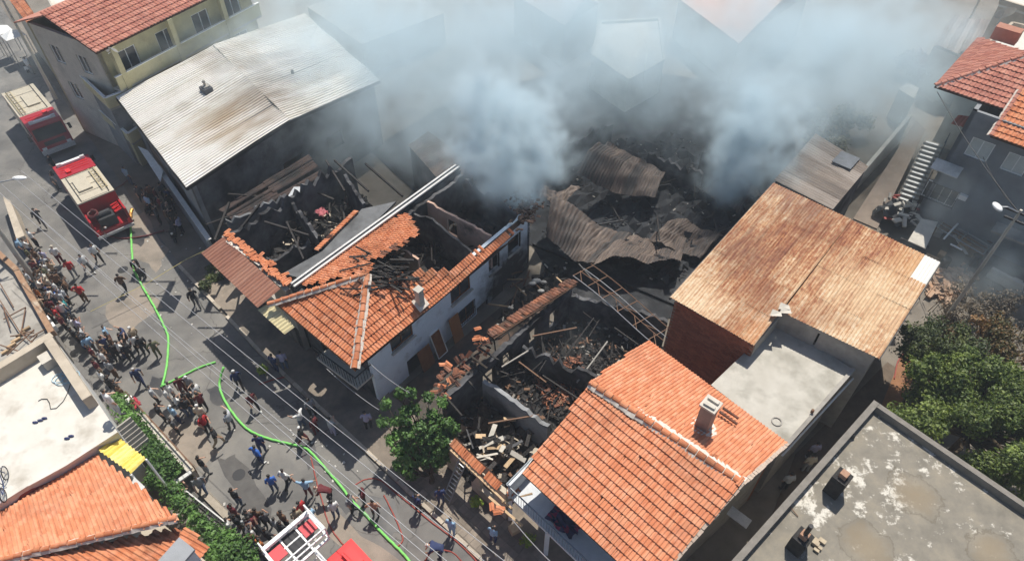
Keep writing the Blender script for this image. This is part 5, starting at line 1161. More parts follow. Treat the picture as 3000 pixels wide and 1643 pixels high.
# shed roof against the rusty warehouse
S2 = thing('passage_shed', 'shed with grey-brown ribbed sheet roof between rusty warehouse and passage wall', 'shed', P(2400, 600, 0))
a, b, c, d = P(2268, 528, 4.2), P(2440, 614, 4.2), P(2545, 488, 4.4), P(2390, 392, 4.4); sheet_roof(S2, b, c, d, a, 5, 1, .24, .05, GREYSHEET, spp=5, segs=2, seed=3)
m = MB(); cen = (a + c) / 2; m.prism([down(lerp(p, cen, .04), 0) for p in (a, b, c, d)], 0, 4.1); obj('body', m, SOOTW, S2)
m = MB(); q = P(2478, 470, 4.5); m.box(q, 1.3, 1.6, .05, UU, VV); obj('patch_sheet', m, simple('grey_felt_patch', (.16, .17, .19), (.12, .13, .14), 3), S2)
# far roofs: ribbed grey roofs, cream terraces, dish and wall panels in the top right corner
def block(name, label, cat, pts, z, wallm, roofm, par=0.0, sheets=None):
    t = thing(name, label, cat, down(P(*pts[0], z), 0)); w = [P(x, y, z) for x, y in pts]; m = MB(); m.prism([down(p, 0) for p in w], 0, z - .2); obj('body', m, wallm, t)
    if sheets: sheet_roof(t, w[0], w[1], w[2], w[3], sheets, 1, .3, .05, roofm, spp=4)
    else: m = MB(); m.slab(w, .2); obj('roof_slab', m, roofm, t)
    if par:
        for k in range(len(w)): m = MB(); m.bar(offz(w[k], par / 2), offz(w[(k + 1) % len(w)], par / 2), .2, par); obj('parapet', m, wallm, t)
    return t
block('ribbed_roof_shed', 'shed with grey ribbed roof left of the utility pole in the upper right', 'shed', [(2738, 130), (2806, 160), (2858, 60), (2796, 42)], 4.5, CONC, GREYSHEET, sheets=4)
block('ribbed_roof_annex', 'annex with grey ribbed roof right of the utility pole in the upper right', 'shed', [(2812, 150), (2870, 165), (2905, 60), (2864, 55)], 4.6, CONC, GREYSHEET, sheets=4)
block('cream_terrace_house', 'house with sunlit cream roof terrace behind the red hip roof', 'house', [(2870, 150), (3060, 200), (3090, 110), (2960, 80)], 8.0, BEIGE, WHITEROOF, .4)
block('cream_corner_house', 'cream flat roof in the extreme top right corner', 'house', [(2928, 12), (3080, 60), (3090, -40), (2960, -30)], 8.5, BEIGE, WHITEROOF, .4)
p = P(2950, 100, 9.6); m = MB(); m.bar(p - UU * .8, p + UU * .8, .9, .9); one('roof_water_tank', m, simple('red_brown_tank', (.42, .2, .14), (.33, .15, .1), 4), 'reddish box tank standing on the cream roof terrace', 'tank')
p = P(2945, 38, 9.3); m = MB(); ns = 14
for ring in range(4):
    r_ = .7 * ring / 3
    for k in range(ns): an = 2 * math.pi * k / ns; m.v.append(tuple(p + V(math.cos(an) * r_, 0, 0) + V(0, -.5, .85) * math.sin(an) * r_ + V(0, .85, .5) * .16 * (1 - (ring / 3) ** 2)))
for ring in range(3):
    for k in range(ns): m.f.append((ring * ns + k, ring * ns + (k + 1) % ns, (ring + 1) * ns + (k + 1) % ns, (ring + 1) * ns + k)); m.m.append(0)
m.bar(p + V(0, .1, 0), p + V(0, .2, -1.2), .06); one('large_satellite_dish', m, GMETAL, 'large grey satellite dish by the cream roof in the top right corner', 'satellite dish')
block('white_hut', 'tiny pale hut beside the purple flowering bush', 'hut', [(2634, 262), (2680, 290), (2692, 258), (2655, 240)], 2.6, CONC_L, CONC_L)
# roofs that barely show through the smoke at the top
def gable_far(name, label, pts, z, h, mat, wallm):
    t = thing(name, label, 'house', down(P(*pts[0], z), 0)); a, b, c, d = [P(x, y, z) for x, y in pts]; m = MB(); cen = (a + c) / 2; m.prism([down(lerp(p, cen, .05), 0) for p in (a, b, c, d)], 0, z - .1); obj('body', m, wallm, t)
    r0_, r1_ = offz(lerp(a, d, .5), h), offz(lerp(b, c, .5), h); m = MB(); m.slab([a, b, r1_, r0_], .12); obj('roof_slope', m, mat, t); m = MB(); m.slab([r0_, r1_, c, d], .12); obj('roof_slope', m, mat, t); return t
gable_far('far_gable_house', 'pale gabled roof showing faintly through the smoke at the top centre', [(1500, -20), (1656, 76), (1760, 10), (1600, -110)], 4.2, 1.6, simple('pinkish_far_roof', (.55, .42, .37), (.48, .36, .31), 1), CONC_L)
block('far_white_house', 'white flat-roofed house showing through the smoke above the burnt warehouse', 'house', [(1733, 165), (1842, 238), (1945, 180), (1930, 60), (1760, 70)], 3.0, CONC_L, WHITEROOF, .25)
gable_far('far_pink_roof_house', 'long pink tiled roof showing through the smoke right of top centre', [(1980, -10), (2165, 128), (2380, -20), (2200, -150)], 4.2, 1.6, simple('pink_far_roof', (.58, .38, .32), (.5, .33, .27), 1), CONC_L)
block('far_grey_block', 'grey flat-roofed building in the smoke between silver workshop and far houses', 'building', [(900, 20), (1060, 130), (1300, 40), (1150, -60)], 3.0, CONC, CONC)
# yard junk by the passage
YJ = thing('yard_junk', 'heap of black tarps and scrap in the yard behind the rusty warehouse', 'debris pile', P(2580, 650, 0))
yp = [P(2530, 640), P(2600, 590), P(2680, 620), P(2700, 690), P(2620, 690)]; heap(YJ, 'black_tarp', yp, .3, .8, flat('black_tarp', (.02, .022, .025), .6), 51, res=.4); chips(YJ, 'coloured_scraps', yp, .7, 14, .35, flat('red_scrap', (.3, .06, .05), .7), 3); chips(YJ, 'pale_scraps', yp, .7, 50, .5, CONC_L, 4)
m = MB(); a, b, c, d = P(2660, 705, .9), P(2712, 728, .9), P(2748, 650, 1.3), P(2700, 640, 1.3); m.slab([a, lerp(a, b, .6), b, lerp(b, c, .5), c, lerp(c, d, .6), d], .06); one('broken_white_panel', m, CONC_L, 'broken pale panel with ragged edge lying behind the rusty roof', 'panel')
FR = thing('pipe_frame', 'low frame of rusty and white pipes in the yard below the grey house', 'frame', P(2830, 700, 0))
f0, f1, f2, f3 = P(2745, 665, .8), P(2880, 745, .8), P(2930, 690, .8), P(2800, 620, .8)
for k in range(8): m = MB(); m.tube([lerp(f0, f3, k / 7), lerp(f1, f2, k / 7)], .04, 5); obj('pipe', m, RMETAL if k % 3 else GMETAL, FR)
for s in (0, .5, 1): m = MB(); m.tube([lerp(f0, f1, s), lerp(f3, f2, s)], .05, 5); obj('pipe', m, GMETAL, FR)
for q in (f0, f1, f2, f3): m = MB(); m.bar(down(q, 0), q, .06); obj('post', m, RMETAL, FR)
for (x0, y0_, x1, y1_) in ((2765, 700, 2806, 655), (2785, 715, 2818, 732)): m = MB(); m.tube([P(x0, y0_, 1.0), P(x1, y1_, 1.2)], .06, 6); obj('white_pipe', m, WHITEP, FR)
BW = thing('garden_wall', 'low pale garden wall at the right edge above the burnt bushes', 'wall', P(2910, 770, 0)); wall('wall_body', BW, P(2905, 785, .8), P(3080, 880, .8), 0, .8, .25, CONC_L, jag=.05)
for i in range(4): m = MB(); q = P(2955 + i * 12, 826 + (i % 2) * 14, .2); m.box(q, .5, .25, .2, UU, VV); one('concrete_block', m, CONC_L, ('first', 'second', 'third', 'fourth')[i] + ' pale concrete block from the left below the garden wall', 'block', 'blocks below the garden wall')
YC2 = thing('yard_clutter', 'clutter of drums, crates and planks in the yard below the grey house', 'clutter', P(2800, 690, 0)); rg = random.Random(8)
for i in range(26):
    q = P(rg.uniform(2700, 2960), rg.uniform(640, 790), .02); k = rg.random(); m = MB()
    if k < .3: m.tube([q, q + V(0, 0, .85)], .28, 10); obj('drum', m, rg.choice((RMETAL, GMETAL, DMETAL)), YC2)
    elif k < .65: m.box(q, rg.uniform(.4, .9), rg.uniform(.3, .6), rg.uniform(.3, .7), UU, VV); obj('crate', m, rg.choice((WOOD, CONC, BEIGE)), YC2)
    else: a = rg.uniform(0, 3.1); m.bar(q + V(0, 0, .3), q + V(math.cos(a) * 1.8, math.sin(a) * 1.8, .4), .2, .05); obj('plank', m, rg.choice((WOOD, CONC_L, CHAR)), YC2)
# rubble-strewn strip
chips(None, 'rubble_strip', [P(2690, 800), P(2820, 780), P(2860, 830), P(2780, 900), P(2720, 870)], .02, 260, .5, simple('orange_rubble', (.42, .25, .15), (.34, .26, .2), 2, piece=.3), 12)
# ------------------------------------------------------------------ rails, ladder and hoops in the dirt path
LD = thing('aluminium_ladder', 'aluminium ladder leaning on the eave beside the leafy tree', 'ladder', P(1315, 1470, 0))
l0, l1 = P(1305, 1470, .05), P(1355, 1350, 2.9); sx = UU * .22
for s in (-1, 1): m = MB(); m.bar(l0 + sx * s, l1 + sx * s, .05); obj('rail', m, GMETAL, LD)
for k in range(1, 11): q = lerp(l0, l1, k / 11); m = MB(); m.bar(q - sx, q + sx, .035); obj('rung', m, GMETAL, LD)
# ------------------------------------------------------------------ lower left: terrace house, tiled house, lot, boundary walls
KH = thing('terrace_house', 'house with white-coated flat roof terrace and beige parapet at the left edge', 'house', P(170, 1100, 0))
zk = 5.0
kp = [P(-90, 1160, zk), P(167, 1002, zk), P(344, 1264, zk), P(191, 1363, zk), P(84, 1421, zk), P(-90, 1530, zk)]
m = MB(); m.prism([down(p, 0) for p in kp], 0, zk - .2); obj('body', m, simple('white_wall', (.62, .61, .59), (.5, .49, .47), 1.5), KH)
m = MB(); m.slab(kp, .2); obj('roof_terrace', m, WHITEROOF, KH)
c = sum(kp, V(0, 0, 0)) / 6
for (i, j, f0, f1, w) in ((0, 1, 0, 1, .42), (1, 2, .0, .72, .42)):
    p, q = lerp(kp[i], kp[j], f0), lerp(kp[i], kp[j], f1); ins = V(-(q - p).y, (q - p).x, 0).normalized()
    if ins.dot(c - p) < 0: ins = -ins
    d = (q - p).normalized()
    if i == 1: p = p + d * .45
    m = MB(); m.bar(offz(p, .4) + ins * .22, offz(q, .4) + ins * .22, w, .8); obj('parapet', m, BEIGE, KH)
m = MB(); m.box(P(150, 1065, zk), .7, .6, .55, UU, VV); obj('roof_hatch', m, CONC_L, KH)
for (x0, y0_, x1, y1_) in ((344, 1264, 191, 1363), (191, 1363, 84, 1421)):
    m = MB(); m.bar(P(x0, y0_, zk + .04), P(x1, y1_, zk + .04), .14, .1); obj('roof_edge', m, WHITEROOF, KH)
# red weathered flashing between the roofs
m = MB(); m.slab([P(190, 1366, 4.75), P(60, 1450, 4.75), P(40, 1480, 4.5), P(195, 1385, 4.5)], .05); obj('flashing', m, flat('red_flashing', (.32, .07, .05), .7, 0, .5), KH)
# coils of pale blue hose and slippers on the terrace
m = MB()
for (x, y, r) in ((172, 1108, .30), (185, 1112, .36), (205, 1108, .34), (195, 1095, .28), (214, 1100, .3)):
    cc = P(x, y, zk + .04); m.tube([cc + V(math.cos(a * .45) * r, math.sin(a * .45) * r * .9, .02 * (a % 3)) for a in range(15)], .022, 5)
one('hose_coil', m, flat('pale_blue_hose', (.35, .52, .62), .4), 'coil of pale blue garden hose on the white roof terrace', 'hose')
m = MB(); pts = [P(x, y, zk + .03) for x, y in ((206, 1125), (198, 1150), (185, 1175), (165, 1195), (148, 1197), (145, 1180), (138, 1168), (122, 1168), (112, 1174))]; m.tube(pts, .018, 5); one('dark_cable', m, DMETAL, 'thin dark cable curling across the white roof terrace', 'cable')
SLP = flat('navy_rubber', (.03, .04, .12), .7)
for i, (x, y, lb) in enumerate(((103, 1236, 'left of the pair in the middle of the terrace'), (118, 1230, 'middle of the three on the terrace'), (130, 1224, 'right of the three on the terrace'), (196, 1283, 'near the terrace edge, left'), (208, 1276, 'near the terrace edge, right'))):
    m = MB(); m.ball(P(x, y, zk + .05), .12, 8, 5, sq=(1.2, .5, .35)); tag(obj('slipper', m, SLP), 'dark blue slipper ' + lb, 'slipper', 'slippers on the terrace')
# bicycle lying at the left edge
BK = thing('bicycle', 'old bicycle standing on the white terrace at the left edge', 'bicycle', P(10, 1460, zk))
def ringp(c, ax, ay, r, n=16): return [c + ax * (math.cos(2 * math.pi * k / n) * r) + ay * (math.sin(2 * math.pi * k / n) * r) for k in range(n + 1)]
w0, w1 = P(8, 1450, zk + .31), P(14, 1385, zk + .31); bd = (w1 - w0).normalized()
for nm, wc in (('rear', w0), ('front', w1)):
    m = MB(); m.tube(ringp(wc, bd, V(0, 0, 1), .3), .025, 6); wh = obj('wheel', m, BLACKR, BK); m = MB()
    for k in range(8): a = k * math.pi / 4; m.bar(wc, wc + bd * math.cos(a) * .29 + V(0, 0, math.sin(a) * .29), .006)
    m.tube(ringp(wc, bd, V(0, 0, 1), .27), .012, 5); obj('rim', m, GMETAL, wh)
m = MB(); bb = lerp(w0, w1, .45); st, hd = offz(lerp(w0, w1, .35), .42), offz(lerp(w0, w1, .86), .48)
for p, q in ((w0, bb), (w0, st), (bb, st), (bb, hd), (st, hd), (hd, w1)): m.bar(p, q, .03)
obj('frame', m, flat('blue_bike_paint', (.05, .08, .2), .4), BK)
sdn = V(-bd.y, bd.x, 0); m = MB(); m.bar(offz(hd, .12) - sdn * .28, offz(hd, .12) + sdn * .28, .03); m.bar(hd, offz(hd, .12), .03); obj('handlebar', m, GMETAL, BK); m = MB(); m.ball(offz(st, .1), .11, 8, 5, sq=(1, .7, .35)); obj('saddle', m, BLACKR, BK)
# ------------------------------------------------------------------ tiled house
JH = thing('tiled_house', 'low house with pale orange tiled hip roof in the bottom left corner', 'house', P(300, 1500, 0))
ja, jb = P(-60, 1525, 4.4), P(275, 1328, 4.4); _e = (ja - jb).normalized(); _o = V(-_e.y, _e.x, 0); _o = _o if _o.y < 0 else -_o
def jpt(x, y):
    z = 4.8
    for _ in range(12): z = 4.4 + .33 * (P(x, y, z) - jb).dot(_o)
    return P(x, y, z)
jtop, jr1 = jpt(522, 1516), jpt(-60, 1655)
jc = P(609, 1600, jtop.z - .75); jd = P(480, 1760, jtop.z - .75)
tile_roof(JH, (jb, ja), [jb, ja, jr1, jtop], TILE_PALE, cap=150, tw=.17, tl=.36, deck=UNDER, jit=.005)
tile_roof(JH, (jc, jd), [jc, jd, jr1 + (jd - jc) * .0 + V(1, -1.5, -.6), jr1, jtop], TILE, cap=150, tw=.19, tl=.36, deck=UNDER)
m = MB(); m.slab([offz(jb, -.02), offz(jtop, -.02), offz(jc, -.02), offz(lerp(jb, jc, .5), -.05)], .1); 
ridge(JH, offz(jtop, .03), offz(jr1, .03), TILE, MORTAR_W, w=.22, step=.36, rough=.02)
bod = [down(lerp(p, (jb + jr1) / 2, .08), 0) for p in (ja, jb, jc, jd, P(-60, 1700, 3))]; m = MB(); m.prism(bod, 0, 3.5); obj('body', m, BEIGE, JH)
ds = [P(455, 1650, jtop.z + .25), P(525, 1572, jtop.z + .25), P(570, 1608, jtop.z + .15), P(500, 1690, jtop.z + .15)]; m = MB(); m.slab(ds, .12); obj('dormer_slab', m, simple('grey_slab', (.33, .34, .36), (.28, .29, .3), 3), JH)
m = MB(); m.prism([down(lerp(p, (ds[0] + ds[2]) / 2, .08), 0) for p in ds], 3.8, jtop.z + .02); obj('dormer_wall', m, PLASTER, JH)
# yellow ribbed porch roof
a, b, c, d = P(285, 1318, 4.75), P(383, 1388, 4.75), P(427, 1344, 4.4), P(341, 1277, 4.4)
YC = thing('yellow_porch', 'porch with bright yellow ribbed sheet roof beside the steps', 'porch', P(390, 1400, 0)); sheet_roof(YC, a, b, c, d, 3, 1, .3, .11, YSHEET, spp=5, segs=1)
for q in (b, c, d): m = MB(); m.bar(down(q, 0), offz(q, -.03), .08); obj('post', m, WHITEP, YC)
m = MB(); m.slab([P(392, 1395, 4.5), P(425, 1425, 4.5), P(410, 1440, 4.4), P(385, 1412, 4.4)], .06); obj('white_flashing', m, WHITEP, YC)
# garden steps
GS = thing('garden_steps', 'concrete garden steps climbing behind the hedge to the white terrace', 'stairs', P(400, 1310, 0))
s0, s1 = P(430, 1335, 1.6), P(345, 1235, 3.9); n = 10; sdir = V((s1 - s0).x, (s1 - s0).y, 0).normalized(); sx = V(sdir.y, -sdir.x, 0)
for i in range(n): p = lerp(s0, s1, i / n); L = V((s1 - s0).x, (s1 - s0).y, 0).length / n; m = MB(); m.prism([p - sx * .55, p + sx * .55, p + sx * .55 + sdir * L, p - sx * .55 + sdir * L], 0, p.z); obj('step', m, CONC, GS)
# boundary wall with brown rail, kerb and railings towards the street
GW = thing('boundary_wall', 'long low garden wall with pale coping and brown rail along the crowded street', 'wall', P(470, 1280, 0))
b0, b1 = P(363, 1164, 1.0), P(560, 1382, 1.0); wall('wall_body', GW, down(b0, 0), down(b1, 0), 0, .95, .22, BEIGE)
m = MB(); m.bar(offz(b0, 0) + V(-.1, .1, 0), offz(b1, 0) + V(-.1, .1, 0), .3, .08); obj('coping', m, CONC_L, GW)
m = MB(); m.bar(offz(b0, .35) + V(.15, .15, 0), offz(b1, .35) + V(.15, .15, 0), .06)
for i in range(9): p = lerp(b0, b1, i / 8) + V(.15, .15, 0); m.bar(offz(p, -.3), offz(p, .35), .04)
obj('rail', m, RMETAL, GW)
m = MB(); q = lerp(b0, b1, 1) ; e = P(505, 1420, 1.0); m.bar(offz(b1, 0), e, .2, .1); m.bar(b0, P(340, 1185, 1.0), .12, .1); obj('coping_return', m, WMETAL, GW)
FN = thing('street_fence', 'low metal fence with pale top rail along the street near the ladder truck', 'fence', P(600, 1490, 0))
f0, f1 = P(545, 1437, .95), P(662, 1530, .95)
for z in (.95, .5, .15): m = MB(); m.bar(down(f0, z), down(f1, z), .06); obj('rail', m, WMETAL if z > .9 else DMETAL, FN)
for i in range(18): p = lerp(f0, f1, i / 17); m = MB(); m.bar(down(p, 0), down(p, .95), .03); obj('picket', m, DMETAL, FN)
k0, k1 = P(572, 1415, .14), P(668, 1513, .14); m = MB(); m.bar(offz(k0, -.06), offz(k1, -.06), .38, .16); one('kerb_beam', m, KERB, 'pale concrete kerb beam along the left side of the street', 'kerb')
for (x, y, c_, lb) in ((400, 1185, (.4, .04, .06), 'dark red cloth hanging over the rail of the garden wall'), (378, 1172, (.75, .73, .7), 'white cloth hanging over the end of the garden wall rail')):
    cloth('hung_cloth', P(x, y, 1.15), UU * .7, VV * .4, None, lb, 'cloth', [flat('cloth%d' % x, c_, .9)], h=.2, seed=x)
# flat lot with rusty ledge and scrap steel frames
LT = thing('unfinished_roof', 'unfinished concrete roof with rusty ledge and scrap steel at the left edge', 'building', P(100, 1000, 0))
lp = [P(-160, 820, 2.4), P(-20, 730, 2.4), P(55, 800, 2.4), P(160, 985, 2.4), P(60, 1050, 2.4), P(-160, 1160, 2.4)]
m = MB(); m.prism([down(p, 0) for p in lp], 0, 2.2); obj('body', m, CONC, LT); m = MB(); m.slab(lp, .2); obj('roof_slab', m, CONC, LT)
LEDGE = simple('rusty_ledge', (.38, .24, .15), (.26, .15, .09), 4, c3=(.5, .42, .32), scale3=1.2)
for (p, q) in ((lp[1], lp[2]), (lp[2], lp[3])): m = MB(); m.bar(offz(p, .2), offz(q, .2), .3, .4); obj('ledge', m, LEDGE, LT)
rg = random.Random(61)
fr = [P(20, 920, 2.6), P(95, 1010, 2.6)]
for (x0, y0_, x1, y1_) in ((0, 880, 60, 975), (60, 975, 125, 1030), (10, 935, 75, 900), (30, 985, 100, 975), (75, 900, 62, 975), (62, 975, 100, 970), (20, 1040, 100, 965), (0, 1010, 90, 1040), (85, 990, 140, 960), (0, 830, 40, 900), (90, 1005, 110, 980), (100, 1010, 125, 985), (10, 900, 30, 960)):
    m = MB(); m.bar(P(x0, y0_, 2.5 + rg.uniform(0, .25)), P(x1, y1_, 2.5 + rg.uniform(0, .25)), .05); obj('steel_bar', m, RMETAL, LT)
for i in range(5): m = MB(); q = P(20 + i * 14, 1030 - i * 16, 2.45); m.box(q, .5, .14, .12, VV, -UU); obj('timber_block', m, WOOD, LT)
# pale wall further up the left pavement
LW = thing('left_pavement_wall', 'sunlit tan wall top at the left edge above the crowd', 'wall', P(40, 650, 0)); m = MB(); m.prism([down(P(x, y, 1.3), 0) for x, y in ((8, 575), (30, 588), (72, 690), (48, 700))], 0, 1.3); obj('wall_body', m, BEIGE, LW)
for i, (x, y) in enumerate(((145, 948), (160, 967))): m = MB(); m.box(P(x, y, 1.0), .42, .36, .45, UU, VV); one('white_crate', m, WHITEP, ('upper', 'lower')[i] + ' of two small white boxes on the ledge by the crowd', 'box', 'white boxes on the ledge')
# ------------------------------------------------------------------ plants
def leaves(blobs, n, size, seed, flat_=.6):
    """leaf-sized folded quads through the volume of the given ellipsoids, denser towards their outside"""
    rg = random.Random(seed); m = MB(); tot = sum(b[1] ** 2 for b in blobs)
    for (c, r, sq) in blobs:
        for i in range(int(n * r * r / tot)):
            u = rg.uniform(-1, 1); a = rg.uniform(0, 2 * math.pi); s = math.sqrt(1 - u * u); d = V(s * math.cos(a), s * math.sin(a), u)
            rr = r * (rg.random() ** .38) * (.8 + .25 * math.sin(d.x * 5 + c.x) * math.cos(d.y * 4 + c.y * 2) + .18 * math.sin(d.z * 6 + c.y))
            p = c + V(d.x * sq[0], d.y * sq[1], d.z * sq[2]) * rr
            if p.z < .1: continue
            nrm = (d * .8 + V(rg.gauss(0, .7), rg.gauss(0, .7), rg.gauss(.5, .6))).normalized(); t = nrm.cross(V(rg.random() - .5, rg.random() - .5, rg.random() - .5)).normalized(); b = nrm.cross(t)
            L = size * rg.uniform(.6, 1.5); w = L * flat_ * .5
            m.add([p - t * L * .5, p + b * w - nrm * w * .25, p + t * L * .5, p - b * w - nrm * w * .25], [(0, 1, 2, 3)])
    return m
def limbs(m, base, tips, r0, seed):
    rg = random.Random(seed)
    for t in tips:
        mid = lerp(base, t, .5) + V(rg.gauss(0, .15), rg.gauss(0, .15), rg.uniform(0, .3)); m.tube([base, lerp(base, mid, .5) + V(rg.gauss(0, .06), rg.gauss(0, .06), 0), mid, t], [r0, r0 * .75, r0 * .5, r0 * .15], 6)
def tree(name, label, base, blobs, n, size, mat, seed, trunk_h, r0=.16, cat='tree', group=None, mat2=None):
    t = thing(name, label, cat, base, group); m = MB(); top = base + V(0, 0, trunk_h); m.tube([base, lerp(base, top, .5) + V(.05, .04, 0), top], [r0 * 1.3, r0, r0 * .8], 8); limbs(m, top, [b[0] for b in blobs], r0 * .7, seed); obj('trunk', m, BARK, t)
    obj('crown', leaves(blobs, n, size, seed), mat, t)
    return t
def blobset(c, rx, ry, rz, k, r, seed):
    rg = random.Random(seed); out = []
    for i in range(k):
        a = rg.uniform(0, 6.28); q = math.sqrt(rg.random()); z = rg.uniform(-1, 1)
        out.append((c + V(math.cos(a) * q * rx, math.sin(a) * q * ry, z * rz * math.sqrt(max(0, 1 - q * q * .7))), r * rg.uniform(.7, 1.25), (1, 1, .85)))
    return out
c = P(2880, 1225, 4.2); tree('broadleaf_tree', 'large bright green tree filling the right edge above the flat roof', down(c, 0), blobset(c, 3.6, 3.3, 1.7, 70, .85, 1), 60000, .15, LEAF, 3, 2.6, .22)
c = P(2765, 1030, 3.2); tree('dark_green_tree', 'darker green tree at the upper left of the big green tree', down(c, 0), blobset(c, 1.9, 2.1, 1.3, 26, .7, 2), 16000, .15, LEAF_D, 4, 1.8, .15)
c = P(2925, 1020, 3.0); tree('scorched_tree', 'scorched tree with brown leaves at the right edge behind the green tree', down(c, 0), blobset(c, 2.8, 1.7, 1.2, 24, .7, 3), 14000, .15, LEAF_B, 5, 1.7, .15)
c = P(2990, 1440, 3.0); tree('yellow_green_shrub', 'yellow-green shrub hanging over the parapet at the right edge', down(c, 0), blobset(c, 1.0, .8, .8, 8, .6, 6), 3500, .15, LEAF, 6, 1.5, .1, 'shrub')
c = P(2900, 900, 1.0); t = thing('burnt_bushes', 'burnt grey-brown brush above the scorched tree', 'bush', down(c, 0)); obj('foliage', leaves(blobset(c, 3.4, 2.0, .5, 14, .7, 9), 3500, .16, 9), leaf_mat('leaf_burnt', (.05, .04, .03), (.11, .08, .05), (.2, .16, .11)), t)
m = MB(); rg = random.Random(3)
for i in range(40): q = c + V(rg.uniform(-3.5, 3.5), rg.uniform(-2, 2), -.9); m.tube([q, q + V(rg.gauss(0, .3), rg.gauss(0, .3), rg.uniform(.6, 1.6))], .03, 4, r2=.008)
obj('stems', m, BARK, t)
# fig tree by the burnt ruin: upright leafy plumes
base = P(1265, 1415, 0); rg = random.Random(12); bl = []
for (x, y, z) in ((1130, 1190, 3.6), (1165, 1160, 4.2), (1205, 1150, 4.4), (1250, 1165, 4.3), (1290, 1185, 3.9), (1315, 1230, 3.4), (1140, 1290, 2.4), (1125, 1240, 3.0), (1300, 1300, 2.8), (1330, 1260, 3.0), (1165, 1365, 1.3), (1230, 1250, 3.6), (1270, 1260, 3.4), (1190, 1240, 3.4)):
    t = P(x, y, z)
    for s in (.45, .62, .8, 1.0): q = lerp(base + V(0, 0, .5), t, s); bl.append((q + V(rg.gauss(0, .08), rg.gauss(0, .08), 0), .50 * (1.15 - .45 * s), (1, 1, 1.15)))
tree('fig_tree', 'leafy green tree with upright branches between white house and burnt ruin', base, bl, 15000, .17, LEAF_V, 13, .9, .12)
# hedge along the garden wall
hg = thing('hedge', 'ragged green hedge between the garden wall and the tiled house', 'hedge', P(450, 1380, 0)); bl = []
for (x, y, z, r) in ((345, 1170, 1.8, .55), (362, 1195, 1.8, .6), (385, 1225, 1.8, .65), (405, 1255, 1.7, .65), (425, 1285, 1.7, .7), (445, 1315, 1.7, .75), (465, 1345, 1.6, .8), (480, 1375, 1.5, .85), (470, 1400, 1.4, .8), (450, 1405, 1.6, .6), (500, 1440, 1.6, .6), (525, 1470, 1.6, .55), (550, 1495, 1.6, .55), (575, 1520, 1.6, .55), (600, 1545, 1.6, .6), (625, 1570, 1.6, .7), (655, 1590, 1.6, .8), (690, 1610, 1.7, .9), (665, 1635, 1.8, 1.0), (720, 1630, 1.6, .8), (640, 1620, 1.8, .8)):
    bl.append((P(x, y, z), r, (1, 1, .95)))
obj('foliage', leaves(bl, 17000, .15, 21), LEAF_V, hg); m = MB()
for b in bl: m.tube([down(b[0], 0), b[0]], .05, 5, r2=.02)
obj('stems', m, BARK, hg)
c = P(650, 800, .5); t = thing('awning_shrub', 'dark green shrub in the shade below the brown awning', 'shrub', down(c, 0)); obj('foliage', leaves(blobset(c, 1.2, 1.6, .4, 9, .5, 7), 4500, .15, 31), LEAF_D, t)
c = P(2722, 195, 1.8); t = thing('bougainvillea', 'purple flowering bougainvillea bush beside the red hip roof', 'bush', down(c, 0)); obj('foliage', leaves(blobset(c, 2.0, 2.4, 1.0, 12, .9, 8), 6000, .26, 33), LEAF_P, t)
c = P(2470, 390, 1.2); t = thing('smoky_bushes', 'pale flowering bushes in the smoke beside the ribbed shed roof', 'bush', down(c, 0)); obj('foliage', leaves(blobset(c, 3.2, 2.6, .8, 14, .9, 18), 6000, .24, 35), leaf_mat('leaf_pale', (.10, .11, .06), (.22, .21, .14), (.5, .44, .3)), t)
for i, (x, y, s, lb) in enumerate(((1395, 1470, .35, 'bright yellow-green potted plant in the shade under the tree'), (1545, 1580, .4, 'small lime green plant below the balcony'), (770, 1082, .35, 'small yellow-green weed at the kerb in the shade'))):
    c = P(x, y, .6 if i == 0 else .35); t = thing('small_plant', lb, 'plant', down(c, 0)); obj('foliage', leaves([(c, s, (1, 1, .9))], 220, .16, 40 + i), leaf_mat('leaf_lime%d' % i, (.16, .26, .02), (.26, .36, .03), (.36, .42, .06)), t)
